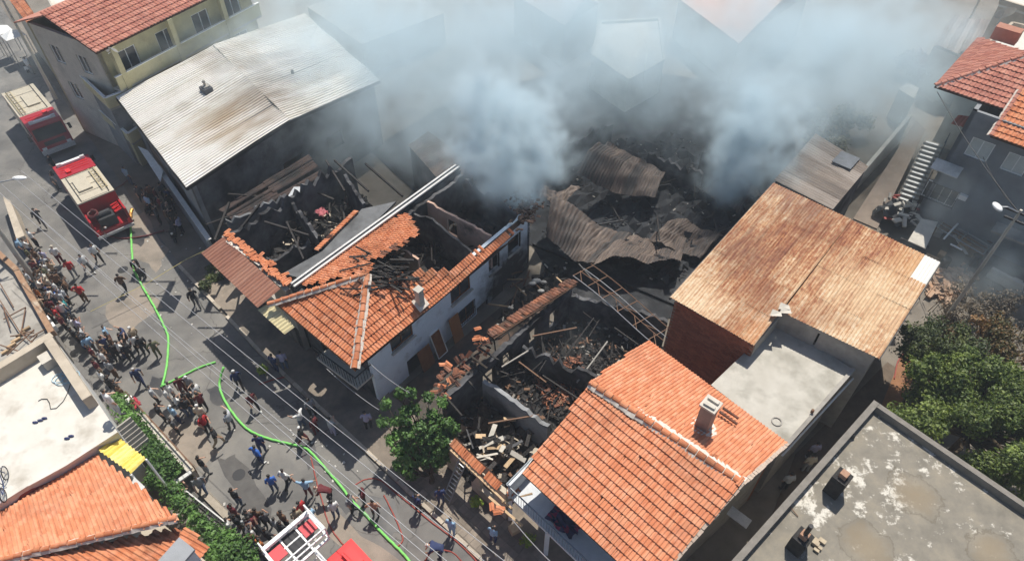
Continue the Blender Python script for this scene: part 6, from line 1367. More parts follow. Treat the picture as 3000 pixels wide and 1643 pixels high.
# ------------------------------------------------------------------ fire engines (x forward, y left, origin on the ground under the middle)
def wheel(parent, x, y, r=.48, w=.3):
    m = MB(); s = 1 if y > 0 else -1; m.tube([(x, y - w / 2, r), (x, y - w / 2 + .04, r), (x, y + w / 2 - .04, r), (x, y + w / 2, r)], [r * .92, r, r, r * .92], 18); wh = obj('wheel', m, BLACKR, parent, smooth=False)
    m = MB(); m.tube([(x, y + s * (w / 2 - .02), r), (x, y + s * (w / 2 + .02), r)], r * .55, 12); obj('rim', m, GMETAL, wh)
X_, Y_ = V(1, 0, 0), V(0, 1, 0)
def fire_engine(label, base, rot, L=7.6, open_rear=False):
    t = local_thing('fire_engine', label, 'fire engine', base, rot, 'fire engines in the street'); W = 2.4
    m = MB(); m.box((0, 0, .45), L - .2, .9, .3); obj('chassis', m, DMETAL, t)
    for x in (L / 2 - 1.3, -L / 2 + 1.6, -L / 2 + 2.7):
        for y in (-W / 2 + .17, W / 2 - .17): wheel(t, x, y)
    # cab with raked windscreen
    xf, xc = L / 2, L / 2 - 2.2; m = MB()
    prof = [(xc, .6), (xf, .6), (xf, 1.55), (xf - .22, 2.62), (xf - .4, 2.78), (xc, 2.78)]
    vs_ = [(x, -W / 2, z) for x, z in prof] + [(x, W / 2, z) for x, z in prof]; n = len(prof); m.add(vs_, [tuple(range(n)), tuple(range(2 * n - 1, n - 1, -1))] + [(i, n + i, n + (i + 1) % n, (i + 1) % n) for i in range(n)]); cab = obj('cab', m, REDP, t)
    m = MB(); m.add([(xf + .012, -W / 2 + .12, 1.6), (xf + .012, W / 2 - .12, 1.6), (xf - .20, W / 2 - .16, 2.52), (xf - .20, -W / 2 + .16, 2.52)], [(0, 1, 2, 3)]); obj('windscreen', m, GLASS, cab)
    for s in (-1, 1):
        m = MB(); y = s * (W / 2 + .006); m.add([(xf - .25, y, 1.6), (xf - .42, y, 2.5), (xc + .2, y, 2.5), (xc + .2, y, 1.6)], [(0, 1, 2, 3)]); obj('side_window', m, GLASS, cab)
        m = MB(); m.bar((xf - .05, s * (W / 2), 2.2), (xf + .12, s * (W / 2 + .22), 2.2), .04); m.box((xf + .12, s * (W / 2 + .24), 1.85), .1, .2, .45); obj('mirror', m, BLACKR, cab)
        m = MB(); m.box((xf + .03, s * (W / 2 - .3), .78), .06, .32, .2); obj('headlight', m, WHITEP, cab)
    m = MB(); m.box((xf + .08, 0, .42), .24, W, .34); obj('bumper', m, WMETAL, t)
    m = MB(); m.box((xf + .012, 0, 1.05), .02, 1.5, .34); obj('grille', m, BLACKR, cab)
    m = MB(); m.box((xf - .62, 0, 2.785), .24, W * .78, .14); lb_ = obj('light_bar', m, WHITEP, t)
    for s in (-1, 1): m = MB(); m.box((xf - .62, s * W * .33, 2.93), .2, .3, .05); obj('beacon', m, WMETAL, lb_)
    m = MB()
    for k in range(3): m.box((xf - 1.0 - k * .3, 0, 2.782), .03, W * .8, .03)
    m.box((xc + .5, .5, 2.79), .4, .3, .12); obj('cab_roof_rail', m, REDB, cab)
    # body
    xb0, xb1 = (-L / 2 + (1.35 if open_rear else .05)), xc - .06; LB_ = xb1 - xb0; m = MB(); m.box(((xb0 + xb1) / 2, 0, .7), LB_, W, 1.95); bd = obj('body', m, REDP, t)
    m = MB(); m.box(((xb0 + xb1) / 2, 0, 2.655), LB_, W, .1); obj('roof_panel', m, CREAMP, bd)
    for k in range(3):
        for s in (-1, 1):
            x0 = xb0 + .15 + k * (LB_ - .2) / 3; w_ = (LB_ - .2) / 3 - .12; sh = MB(); sh.box((x0 + w_ / 2, s * (W / 2 + .012), 1.0), w_, .02, 1.5); rs = obj('roller_shutter', sh, CREAMP, bd)
    m = MB()
    for s in (-.9, .9): m.bar((xb0 + .1, s, 2.78), (xb1 - .1, s, 2.78), .05)
    for k in range(5): x = lerp(xb0 + .1, xb1 - .1, k / 4); m.bar((x, -.9, 2.765), (x, .9, 2.765), .02)
    obj('roof_rail', m, DMETAL, bd)
    m = MB()                                                       # roof ladder on one side
    for s in (-.98, -.62): m.bar((xb0 + .5, s, 2.9), (xb1 - .2, s, 2.9), .05)
    for k in range(8): x = lerp(xb0 + .6, xb1 - .3, k / 7); m.bar((x, -.98, 2.9), (x, -.62, 2.9), .035)
    obj('roof_ladder', m, simple('brass_ladder', (.5, .42, .25), (.4, .33, .2), 4) if 'brass_ladder' not in MAT else MAT['brass_ladder'], bd)
    m = MB(); m.box((lerp(xb0, xb1, .55), .25, 2.76), LB_ * .45, .9, .12); obj('roof_locker', m, CREAMP, bd)
    if open_rear:                                                  # rear pump bay: frame, pump, reels, hose flakes
        xr = -L / 2 + .05; m = MB(); m.box(((xr + xb0) / 2, 0, .7), xb0 - xr, W, .25)
        for s in (-1, 1): m.box(((xr + xb0) / 2, s * (W / 2 - .06), .95), xb0 - xr, .12, 1.0); 
        rb = obj('pump_bay', m, REDP, t)
        m = MB(); m.box(((xr + xb0) / 2, .1, .95), .9, 1.1, .75); m.tube([((xr + xb0) / 2, -.3, 1.8), ((xr + xb0) / 2, .6, 1.8)], .22, 12); obj('pump', m, DMETAL, rb)
        for k in range(5): m = MB(); m.tube([(xr + .15 + .22 * k, -.98, 1.98), (xr + .15 + .22 * k, -.5, 1.9 - .08 * (k % 2))], .05, 6); obj('outlet', m, REDB, rb)
        m = MB(); m.tube([((xr + xb0) / 2 + .35 * math.cos(a), .72 + .3 * math.sin(a), 1.96 + .02 * a) for a in [i * .5 for i in range(26)]], .045, 5); obj('hose_reel', m, DARKH, rb)
    m = MB(); m.box((-L / 2, 0, .5), .14, W, .2); obj('rear_step', m, WMETAL, t)
    for s in (-1, 1): m = MB(); m.box((-L / 2 - .04, s * (W / 2 - .2), .85), .05, .16, .35); obj('tail_light', m, REDB, t)
    return t
fc, rc = P(200, 463, 2.85), P(322, 642, 1.6); d = V((fc - rc).x, (fc - rc).y, 0); mid = (fc + rc) / 2
fire_engine('fire engine with red cab roof and open pump bay at the back, nearer of two', V(mid.x, mid.y, 0), math.atan2(d.y, d.x), L=d.length + .2, open_rear=True)
fc, rc = P(160, 412, 1.2), P(52, 262, 2.7); d = V((fc - rc).x, (fc - rc).y, 0); mid = (fc + rc) / 2
fire_engine('fire engine facing the other one, farther up the street with its windscreen towards the camera', V(mid.x, mid.y, 0), math.atan2(d.y, d.x), L=d.length + .2)
# ladder truck at the bottom edge, only its cage, ladder root and cab show
bc = P(858, 1580, 3.0); rot = math.radians(137); LT_ = local_thing('ladder_truck', 'fire brigade ladder truck with white rescue cage and red panels at the bottom edge', 'fire engine', V(bc.x, bc.y, 0), rot)
z0 = 2.75; m = MB()
def fr(p, q, w=.11): m.bar((p[0], p[1], p[2]), (q[0], q[1], q[2]), w)
cx, hw = .55, 1.15
fr((cx, -hw, z0 + .25), (cx, hw, z0 + .25), .18); fr((cx, -hw, z0), (-.95, -hw, z0)); fr((cx, hw, z0), (-.95, hw, z0)); fr((-.95, -hw, z0), (-.95, hw, z0))
for y in (-.38, .38): fr((cx, y, z0), (-1.4, y, z0), .08)
for x in (.05, -.45): fr((x, -hw, z0), (x, hw, z0), .07)
obj('cage_floor_frame', m, WHITEP, LT_)
m = MB()
for y in (-hw, hw):
    for x in (cx, -.95): fr((x, y, z0), (x, y, z0 + 1.0), .06)
for z in (.55, 1.0): fr((cx, -hw, z0 + z), (-.95, -hw, z0 + z), .06); fr((cx, hw, z0 + z), (-.95, hw, z0 + z), .06); fr((-.95, -hw, z0 + z), (-.95, hw, z0 + z), .06)
obj('cage_railing', m, WHITEP, LT_)
for y in (-.77, .77): m = MB(); m.box((.05, y, z0 + .02), .62, .62, .06); obj('cage_seat_panel', m, flat('coral_red', (.55, .06, .07), .5) if 'coral_red' not in MAT else MAT['coral_red'], LT_)
for i, x in enumerate((.3, -.2, -.7)): m = MB(); m.box((x, 0, z0 - .05), .42, .62, .06); obj('cage_grating', m, DMETAL, LT_)
for s in (-.38, .38):
    m = MB(); m.bar((-1.1, s, z0), (-7.5, s, z0 + .2), .14, .2); m.bar((-1.1, s, z0 + .5), (-7.5, s, z0 + .75), .08); obj('ladder_beam', m, WHITEP, LT_)
for k in range(16): x = -1.3 - k * .38; m = MB(); m.bar((x, -.38, z0 + .02), (x, .38, z0 + .02), .04); obj('ladder_rung', m, WMETAL, LT_)
m = MB(); prof = [(-3.4, .6), (-1.25, .6), (-1.2, 1.5), (-1.5, 2.4), (-3.4, 2.45)]; n = 5; W = 2.3
yo = .7; m.add([(x, -W / 2 - yo, z) for x, z in prof] + [(x, W / 2 - yo, z) for x, z in prof], [tuple(range(n)), tuple(range(2 * n - 1, n - 1, -1))] + [(i, n + i, n + (i + 1) % n, (i + 1) % n) for i in range(n)]); cab = obj('cab', m, REDB, LT_)
m = MB(); m.add([(-1.19, -1.7, 1.55), (-1.19, .3, 1.55), (-1.45, .3, 2.32), (-1.45, -1.7, 2.32)], [(0, 1, 2, 3)]); obj('windscreen', m, GLASS, cab)
m = MB(); m.box((-2.3, -1.35, 2.42), .9, .5, .2); m.box((-2.3, .0, 2.42), .9, .5, .2); obj('roof_pod', m, REDB, cab)
m = MB(); m.box((-5.9, -.7, .7), 4.8, 2.3, 1.5); obj('body', m, REDB, LT_)
for x in (-2.1, -5.6, -7.1):
    for y in (-1.65, .25): wheel(LT_, x, y)
# scooter up the street
def scooter(label, base, rot, col):
    t = local_thing('scooter', label, 'scooter', base, rot)
    for x in (-.55, .6): m = MB(); m.tube([(x, -.06, .24), (x, .06, .24)], .24, 12); obj('wheel', m, BLACKR, t)
    m = MB(); m.bar((-.7, 0, .5), (.1, 0, .35), .3, .3); m.bar((.1, 0, .3), (.35, 0, .3), .3, .08); m.bar((.4, 0, .3), (.55, 0, .95), .34, .08); obj('body', m, col, t)
    m = MB(); m.bar((-.65, 0, .72), (-.05, 0, .72), .28, .1); obj('seat', m, BLACKR, t); m = MB(); m.bar((.52, -.33, 1.02), (.52, .33, 1.02), .04); obj('handlebar', m, DMETAL, t); m = MB(); m.ball((.6, 0, .85), .09, 8, 5); obj('headlight', m, WHITEP, t)
scooter('white scooter parked in the street behind the farther fire engine', P(85, 205, 0), 2.0, WHITEP)
scooter('dark scooter standing beside the workshop wall', P(515, 695, 0), -1.2, DMETAL)
# ------------------------------------------------------------------ poles, lamps and wires
def pole(name, label, base, h, r, arm=None):
    t = thing(name, label, 'pole', base); m = MB(); m.tube([base, base + V(0, 0, h)], r, 10, r2=r * .6); obj('pole_shaft', m, CONC_L if r > .1 else GMETAL, t); return t
pb = P(108, 828, 0); t = pole('utility_pole', 'thick concrete utility pole rising out of the crowd at the left edge', pb, 8.6, .17)
top = pb + V(0, 0, 8.3)
xd = V(.72, .70, 0)
for z, w in ((0, 1.7), (-.5, 1.1)):
    m = MB(); m.bar(top + V(0, 0, z) - xd * .4, top + V(0, 0, z) + xd * w, .1); ca = obj('cross_arm', m, GMETAL, t)
    for k in range(5): q = top + V(0, 0, z) + xd * lerp(-.3, w - .05, k / 4); m = MB(); m.tube([q, q + V(0, 0, .08), q + V(0, 0, .22)], [.03, .06, .04], 7); obj('insulator', m, WHITEP, ca)
m = MB(); q = P(57, 522, 7.6); m.tube([top + V(0, 0, -.9), lerp(top + V(0, 0, -.6), q, .6), q], .04, 6); arm = obj('lamp_arm', m, GMETAL, t); m = MB(); m.ball(q, .3, 10, 6, sq=(1.5, .6, .4)); obj('lamp_head', m, WHITEP, arm, smooth=True)
pb2 = P(2762, 945, 0); t = pole('street_lamp_pole', 'thin lamp pole at the right, rising in front of the grey house', pb2, 9.0, .12); tp = pb2 + V(0, 0, 8.8)
m = MB(); m.bar(tp - UU * .7, tp + UU * .7, .1); m.bar(tp - V(0, 0, .5) - UU * .5, tp - V(0, 0, .5) + UU * .5, .1); ca = obj('cross_arm', m, DMETAL, t)
m = MB(); q = P(2922, 606, 8.9); m.tube([tp, lerp(tp, q, .6) + V(0, 0, .15), q], .035, 6); arm = obj('lamp_arm', m, GMETAL, t); m = MB(); m.ball(q, .3, 10, 6, sq=(.7, 1.3, .4)); obj('lamp_head', m, WHITEP, arm, smooth=True)
pb3 = P(165, 290, 0); pole('slanting_street_pole', 'tall grey pole standing right of the farther fire engine', pb3, 9.5, .15)
pb4 = P(2790, 160, 0); pole('back_street_pole', 'dark utility pole between the two ribbed roofs in the upper right', pb4, 7.5, .13)
def sagwire(p, q, sag, n=10): return [lerp(p, q, i / n) - V(0, 0, sag * 4 * (i / n) * (1 - i / n)) for i in range(n + 1)]
names = ('uppermost', 'second', 'third', 'fourth', 'lowest')
for i, ((x0, y0_), (x1, y1_), (z0, z1)) in enumerate((((62, 500), (1500, 1660), (8.2, 7.8)), ((40, 520), (1440, 1660), (8.2, 7.8)), ((18, 552), (1330, 1660), (7.7, 7.3)), ((5, 540), (1290, 1660), (7.7, 7.3)), ((0, 565), (1265, 1672), (7.6, 7.2)))):
    m = MB(); m.tube(sagwire(P(x0, y0_, z0), P(x1, y1_, z1), .35, 16), .013, 5); one('overhead_wire', m, WIRE, 'overhead power wire crossing the street diagonally, %s of five from the houses' % ('nearest', 'second', 'third', 'fourth', 'farthest')[i], 'wire', 'overhead wires')
for i, (a, b, lb) in enumerate(((P(1081, 1062, 4.6), P(1200, 1150, 5.5), 'thin service wire running from the white house to the tree'), (P(957, 1080, 4.0), P(1110, 1200, 4.2), 'thin wire in front of the white house balcony'), (tp, P(2746, 270, 8.5), 'dark service wire from lamp pole up to the red hip roof corner'), (tp, P(2880, 460, 7.0), 'dark service wire from lamp pole to the grey house windows'), (P(1500, 1520, 3), P(1640, 1670, 5), 'thin wire running down past the white balcony'))):
    m = MB(); m.tube(sagwire(a, b, .2, 8), .016 if i < 2 else .022, 5); one('service_wire', m, WIRE if i in (0, 1, 4) else DMETAL, lb, 'wire')
m = MB(); m.tube([P(265, 912, 1.0), P(430, 830, 1.05), P(545, 760, 1.1), P(598, 735, 3.5)], .02, 4); one('barrier_tape', m, flat('yellow_tape', (.5, .42, .15), .6), 'yellow barrier tape stretched across the street below the fire engines', 'tape')
# ------------------------------------------------------------------ hoses
def hose(name, pts, r, mat, label, z=None, seed=0):
    """smooth line through the given street points"""
    w = [P(x, y, (r if z is None else z)) if len(q_) == 2 else P(x, y, q_[2]) for q_ in pts for (x, y) in [q_[:2]]]; out = []
    for i in range(len(w) - 1):
        p0, p1, p2, p3 = w[max(0, i - 1)], w[i], w[i + 1], w[min(len(w) - 1, i + 2)]
        for k in range(6):
            t = k / 6; out.append(.5 * ((2 * p1) + (p2 - p0) * t + (2 * p0 - 5 * p1 + 4 * p2 - p3) * t * t + (3 * p1 - p0 - 3 * p2 + p3) * t ** 3))
    out.append(w[-1]); out = [p + V(math.sin(i * 1.7 + r * 90) * r * .12, math.cos(i * 2.3) * r * .12, 0) for i, p in enumerate(out)]; m = MB(); m.tube(out, r, 8); return one(name, m, mat, label, 'hose', smooth=True)
hose('green_hose', [(381, 632, .6), (384, 690), (387, 745), (393, 790), (415, 835), (450, 895), (478, 950), (492, 985), (492, 1030), (487, 1080), (475, 1130)], .068, GREENH, 'thick bright green fire hose running down the street from the fire engine')
hose('green_hose', [(470, 1132), (520, 1108), (580, 1078), (632, 1060)], .06, GREENH, 'short green hose length running from the crowd to the kerb line')
hose('green_hose', [(655, 1075, .7), (643, 1120), (650, 1155), (675, 1200), (712, 1245), (745, 1268), (790, 1285), (850, 1300), (895, 1312), (930, 1345), (965, 1385), (1000, 1425), (1030, 1465), (1070, 1505), (1110, 1550), (1150, 1590), (1185, 1625), (1215, 1665)], .068, GREENH, 'long green fire hose snaking down to the bottom edge past the bystanders')
hose('red_hose', [(910, 1335), (918, 1370), (930, 1420), (945, 1470), (955, 1510), (975, 1555), (1010, 1600), (1040, 1640)], .034, REDH, 'thin red hose running down the middle of the street to the ladder truck')
hose('red_hose', [(1040, 1420, .8), (1070, 1404, .5), (1110, 1404), (1150, 1435), (1200, 1475), (1260, 1525), (1320, 1570), (1370, 1615), (1420, 1670)], .036, REDH, 'red hose looping along the kerb below the leafy tree')
hose('red_hose', [(1245, 1643), (1262, 1618, .5), (1290, 1610, .8), (1330, 1620, .5), (1365, 1660)], .036, REDH, 'red hose held by the helmeted firefighter at the bottom edge')
hose('red_hose', [(1385, 1660), (1430, 1635), (1470, 1615), (1505, 1590), (1520, 1560)], .036, REDH, 'bright red hose under the balcony corner')
hose('red_hose', [(1125, 1450), (1150, 1500), (1170, 1545), (1180, 1580), (1165, 1600)], .036, REDH, 'dull red hose lying in the tree shadow on the street')
hose('dark_red_hose', [(318, 690, .3), (350, 698), (385, 697), (430, 690), (480, 675)], .06, DARKH, 'dark red hose crossing below the green hose behind the fire engine')
hose('dark_red_hose', [(330, 575, .8), (338, 555), (360, 540), (378, 525)], .05, DARKH, 'dark hose curling from the side of the nearer fire engine')
hose('dark_red_hose', [(760, 1125), (800, 1112), (830, 1105), (870, 1100)], .036, REDH, 'short red hose in the shade before the white house')
hose('dark_red_hose', [(2620, 1110), (2630, 1060), (2650, 1035), (2668, 1040), (2660, 1070)], .036, REDH, 'red hose hoop by the dirt path behind the rusty warehouse')
hose('orange_coupling', [(383, 640, .5), (384, 622, .7), (388, 612, .75)], .12, flat('brass_coupling', (.6, .32, .08), .35, .5), 'brass hose coupling at the upper end of the green hose')
# litter on the road
rg = random.Random(91); m = MB()
for i in range(70):
    x, y = rg.choice(((rg.uniform(420, 660), rg.uniform(700, 1000)), (rg.uniform(800, 1050), rg.uniform(1180, 1400)), (rg.uniform(560, 1000), rg.uniform(1250, 1600)))); p = P(x, y, .03); a = rg.uniform(0, 3); s = rg.uniform(.05, .16)
    m.bar(p, p + V(math.cos(a), math.sin(a), .1) * s, s * .7, .02)
tag(obj('street_litter', m, simple('litter', (.6, .58, .54), (.4, .38, .35), 4)), 'scraps of pale litter on the street', 'litter', kind='stuff')
# ------------------------------------------------------------------ people: one continuous skinned body per pose, clothes by material slot
SK = [flat('skin_tan', (.42, .24, .16), .6), flat('skin_light', (.52, .33, .24), .6)]
HAIR = flat('hair_black', (.015, .012, .01), .6); HAIRG = flat('hair_grey', (.45, .44, .42), .7); SHOE = flat('shoe_dark', (.03, .03, .032), .6)
CL = {}
def cloth_mat(c):
    k = tuple(c)
    if k not in CL:
        m, t, b = new_mat('cloth_%02d' % len(CL)); n = noise(t, coords(t), 9, 3); t.links.new(mixc(t, math_(t, 'MULTIPLY', n, .5), c, tuple(x * .5 for x in c)), b.inputs['Base Color']); b.inputs['Roughness'].default_value = .9; CL[k] = m
    return CL[k]
def body(J):
    """J: joints in metres. returns mesh, slots 0 skin 1 top 2 trousers 3 hair 4 shoes"""
    vs, rad, es, seg = [], [], [], []
    def chain(pts, rs, start=None, tags=None):
        prev = start
        for i, (p, r) in enumerate(zip(pts, rs)):
            vs.append(Vector(p)); rad.append(r); k = len(vs) - 1
            if prev is not None: es.append((prev, k)); seg.append((prev, k, tags[i] if isinstance(tags, list) else tags))
            prev = k
        return prev
    chain([J['pelvis']], [(.18, .14)]); lo = V(*J['pelvis']); ch = V(*J['chest']); nk = V(*J['neck']); hd = V(*J['head'])
    sp = chain([lerp(lo, ch, .5), ch], [(.18, .135), (.20, .14)], 0, 'top'); n_ = chain([nk], [(.065, .065)], sp, 'top')
    chain([lerp(nk, hd, .35), hd - (hd - nk) * .12, hd, hd + (hd - nk).normalized() * .09], [(.06, .06), (.085, .095), (.095, .11), (.07, .085)], n_, 'head')
    for s in ('l', 'r'):
        sh, el, wr = V(*J['sh' + s]), V(*J['el' + s]), V(*J['wr' + s]); hip, kn, an, toe = V(*J['hip' + s]), V(*J['kn' + s]), V(*J['an' + s]), V(*J['toe' + s])
        w = chain([sh, lerp(sh, el, .5), el, lerp(el, wr, .5), wr], [(.085, .085), (.07, .07), (.058, .058), (.048, .048), (.035, .03)], sp, ['top', 'top', 'top', 'arm', 'arm'])
        f = (wr - el).normalized(); sd2 = f.cross(V(0, 0, 1)); sd2 = sd2.normalized() if sd2.length > .2 else V(0, 1, 0)
        pm = chain([wr + f * .06], [(.036, .024)], w, 'arm')
        for k in range(4): b0 = wr + f * .085 + sd2 * (.027 - .018 * k); L = (.07, .08, .075, .058)[k]; chain([b0, b0 + f * L * .55 - V(0, 0, .006), b0 + f * L * .9 - V(0, 0, .022)], [(.010, .010), (.009, .009), (.007, .007)], pm, 'arm')
        b0 = wr + f * .03 + sd2 * .035; chain([b0, b0 + f * .03 + sd2 * .025], [(.011, .011), (.008, .008)], pm, 'arm')
        a = chain([hip, lerp(hip, kn, .5), kn, lerp(kn, an, .45), an], [(.115, .115), (.10, .10), (.08, .08), (.07, .07), (.055, .055)], 0, 'leg'); chain([lerp(an, toe, .45) - V(0, 0, .0), toe], [(.05, .04), (.045, .03)], a, 'shoe')
    me = bpy.data.meshes.new('p'); me.from_pydata([tuple(v) for v in vs], es, []); o = bpy.data.objects.new('p', me); COL.objects.link(o)
    md = o.modifiers.new('s', 'SKIN'); md.use_smooth_shade = True; md.branch_smoothing = .3
    sv = me.skin_vertices[0].data
    for i, r in enumerate(rad): sv[i].radius = r; sv[i].use_root = (i == 0)
    su = o.modifiers.new('u', 'SUBSURF'); su.levels = 1; su.render_levels = 1
    dg = bpy.context.evaluated_depsgraph_get(); out = bpy.data.meshes.new_from_object(o.evaluated_get(dg)); bpy.data.objects.remove(o); out.name = 'person'
    out.materials.clear()
    for _ in range(5): out.materials.append(SK[0])
    mi = []; hup = (hd - nk).normalized(); fwd = V(1, 0, 0)
    for p in out.polygons:
        c = p.center; best, bt = 9, 'top'
        for (a, b, t) in seg:
            ab = vs[b] - vs[a]; k = max(0, min(1, (c - vs[a]).dot(ab) / max(1e-6, ab.length_squared))); d = (c - vs[a] - ab * k).length - .5 * rad[b][0]
            if d < best: best, bt = d, t
        if bt == 'head': q = c - hd; mi.append(3 if (q.dot(hup) > .035 or (q.dot(hup) > -.06 and q.dot(fwd) < -.015)) else 0)
        else: mi.append({'top': 1, 'arm': 0, 'leg': 2, 'shoe': 4}[bt])
        if bt == 'leg' and (c - V(*J['pelvis'])).z > .02: mi[-1] = 1
    out.polygons.foreach_set('material_index', mi); out.polygons.foreach_set('use_smooth', [True] * len(mi)); out.update()
    return out
BASEJ = dict(pelvis=(0, 0, .95), chest=(.0, 0, 1.28), neck=(.0, 0, 1.47), head=(.03, 0, 1.62), shl=(0, .19, 1.40), shr=(0, -.19, 1.40), ell=(-.04, .25, 1.12), elr=(-.04, -.25, 1.12), wrl=(.06, .22, .87), wrr=(.06, -.22, .87),
             hipl=(0, .10, .90), hipr=(0, -.10, .90), knl=(.03, .11, .50), knr=(.03, -.11, .50), anl=(0, .12, .09), anr=(0, -.12, .09), toel=(.2, .15, .04), toer=(.2, -.15, .04))
def pose(**k): d = dict(BASEJ); d.update(k); return body(d)
POSE = dict(
    stand=pose(), stand2=pose(ell=(.05, .27, 1.14), wrl=(.26, .15, 1.08), head=(.04, .03, 1.62), knr=(.06, -.13, .5), toer=(.17, -.24, .04)),
    phone=pose(elr=(.14, -.24, 1.20), wrr=(.28, -.08, 1.42), ell=(.08, .25, 1.16), wrl=(.28, .03, 1.40), head=(.06, 0, 1.62)),
    hips=pose(ell=(-.08, .38, 1.18), wrl=(.05, .22, 1.02), elr=(-.08, -.38, 1.18), wrr=(.05, -.22, 1.02)),
    walk=pose(knl=(.20, .10, .53), anl=(.24, .11, .10), toel=(.43, .13, .06), knr=(-.08, -.10, .50), anr=(-.34, -.11, .14), toer=(-.18, -.13, .05), ell=(-.14, .25, 1.14), wrl=(-.08, .26, .90), elr=(.10, -.25, 1.14), wrr=(.27, -.22, .98)),
    run=pose(chest=(.12, 0, 1.25), neck=(.18, 0, 1.42), head=(.25, 0, 1.55), shl=(.14, .19, 1.36), shr=(.14, -.19, 1.36), knl=(.34, .10, .66), anl=(.18, .11, .25), toel=(.36, .12, .17), knr=(-.18, -.10, .52), anr=(-.52, -.11, .26), toer=(-.46, -.12, .08), ell=(-.1, .3, 1.16), wrl=(.08, .3, 1.02), elr=(.26, -.28, 1.14), wrr=(.44, -.18, 1.26)),
    bend=pose(pelvis=(-.12, 0, .88), chest=(.28, 0, 1.10), neck=(.44, 0, 1.18), head=(.58, 0, 1.20), shl=(.36, .19, 1.14), shr=(.36, -.19, 1.14), ell=(.48, .22, .86), elr=(.48, -.22, .86), wrl=(.62, .12, .66), wrr=(.62, -.12, .66), hipl=(-.1, .1, .86), hipr=(-.1, -.1, .86), knl=(.08, .13, .50), knr=(.0, -.13, .48)),
    arms=pose(ell=(.05, .42, 1.56), wrl=(.10, .52, 1.80), elr=(.08, -.40, 1.26), wrr=(.22, -.48, 1.06), anl=(.05, .17, .09), anr=(-.05, -.17, .09)),
    crouch=pose(pelvis=(-.1, 0, .40), chest=(.10, 0, .68), neck=(.20, 0, .84), head=(.27, 0, .97), shl=(.14, .19, .78), shr=(.14, -.19, .78), ell=(.3, .24, .58), elr=(.3, -.24, .58), wrl=(.48, .12, .50), wrr=(.48, -.12, .50), hipl=(-.08, .11, .38), hipr=(-.08, -.11, .38), knl=(.30, .18, .50), knr=(.30, -.18, .46), anl=(.02, .16, .09), anr=(.02, -.16, .09), toel=(.2, .18, .04), toer=(.2, -.18, .04)),
    point=pose(elr=(.22, -.24, 1.42), wrr=(.50, -.24, 1.48), knl=(.12, .1, .5), anl=(.12, .12, .09), toel=(.32, .14, .04)))
C_ = dict(white=(.75, .75, .73), black=(.022, .022, .025), red=(.50, .03, .035), navy=(.035, .05, .13), blue=(.05, .16, .55), sky=(.32, .50, .68), grey=(.30, .31, .32), lgrey=(.52, .54, .56), lilac=(.44, .42, .58), maroon=(.14, .025, .03), brown=(.15, .085, .05), tan=(.42, .32, .22), olive=(.13, .13, .07), teal=(.05, .38, .40), jeans=(.09, .13, .22), khaki=(.34, .28, .19), cream=(.65, .58, .46), dgrey=(.10, .10, .105), orange=(.5, .16, .05), skin=(.42, .24, .16))
def person(x, y, top, legs, ps, face, label, z=0.0, hair='b', h=1.72, chest=True, hat=None):
    """x, y: photo position of the chest; face: heading in degrees (0 = +X)"""
    c = P(x, y, z + (1.25 if ps not in ('crouch', 'bend') else .75)); o = bpy.data.objects.new('person', POSE[ps]); COL.objects.link(o)
    o.location = (c.x, c.y, z); s = h / 1.74 * (1 + .03 * math.sin(x)); o.scale = (s, s * (1 + .05 * math.cos(y)), s); o.rotation_euler = (0, 0, math.radians(face))
    for i, mt in enumerate((SK[int(x) % 2], cloth_mat(C_[top]), cloth_mat(C_[legs]), {'b': HAIR, 'g': HAIRG, 'w': cloth_mat(C_['white']), 'c': cloth_mat(C_['cream']), 'r': cloth_mat(C_['maroon'])}[hair], SHOE if int(x + y) % 4 else cloth_mat(C_['white']))):
        o.material_slots[i].link = 'OBJECT'; o.material_slots[i].material = mt
    return tag(o, label, 'person', 'people watching and fighting the fire')
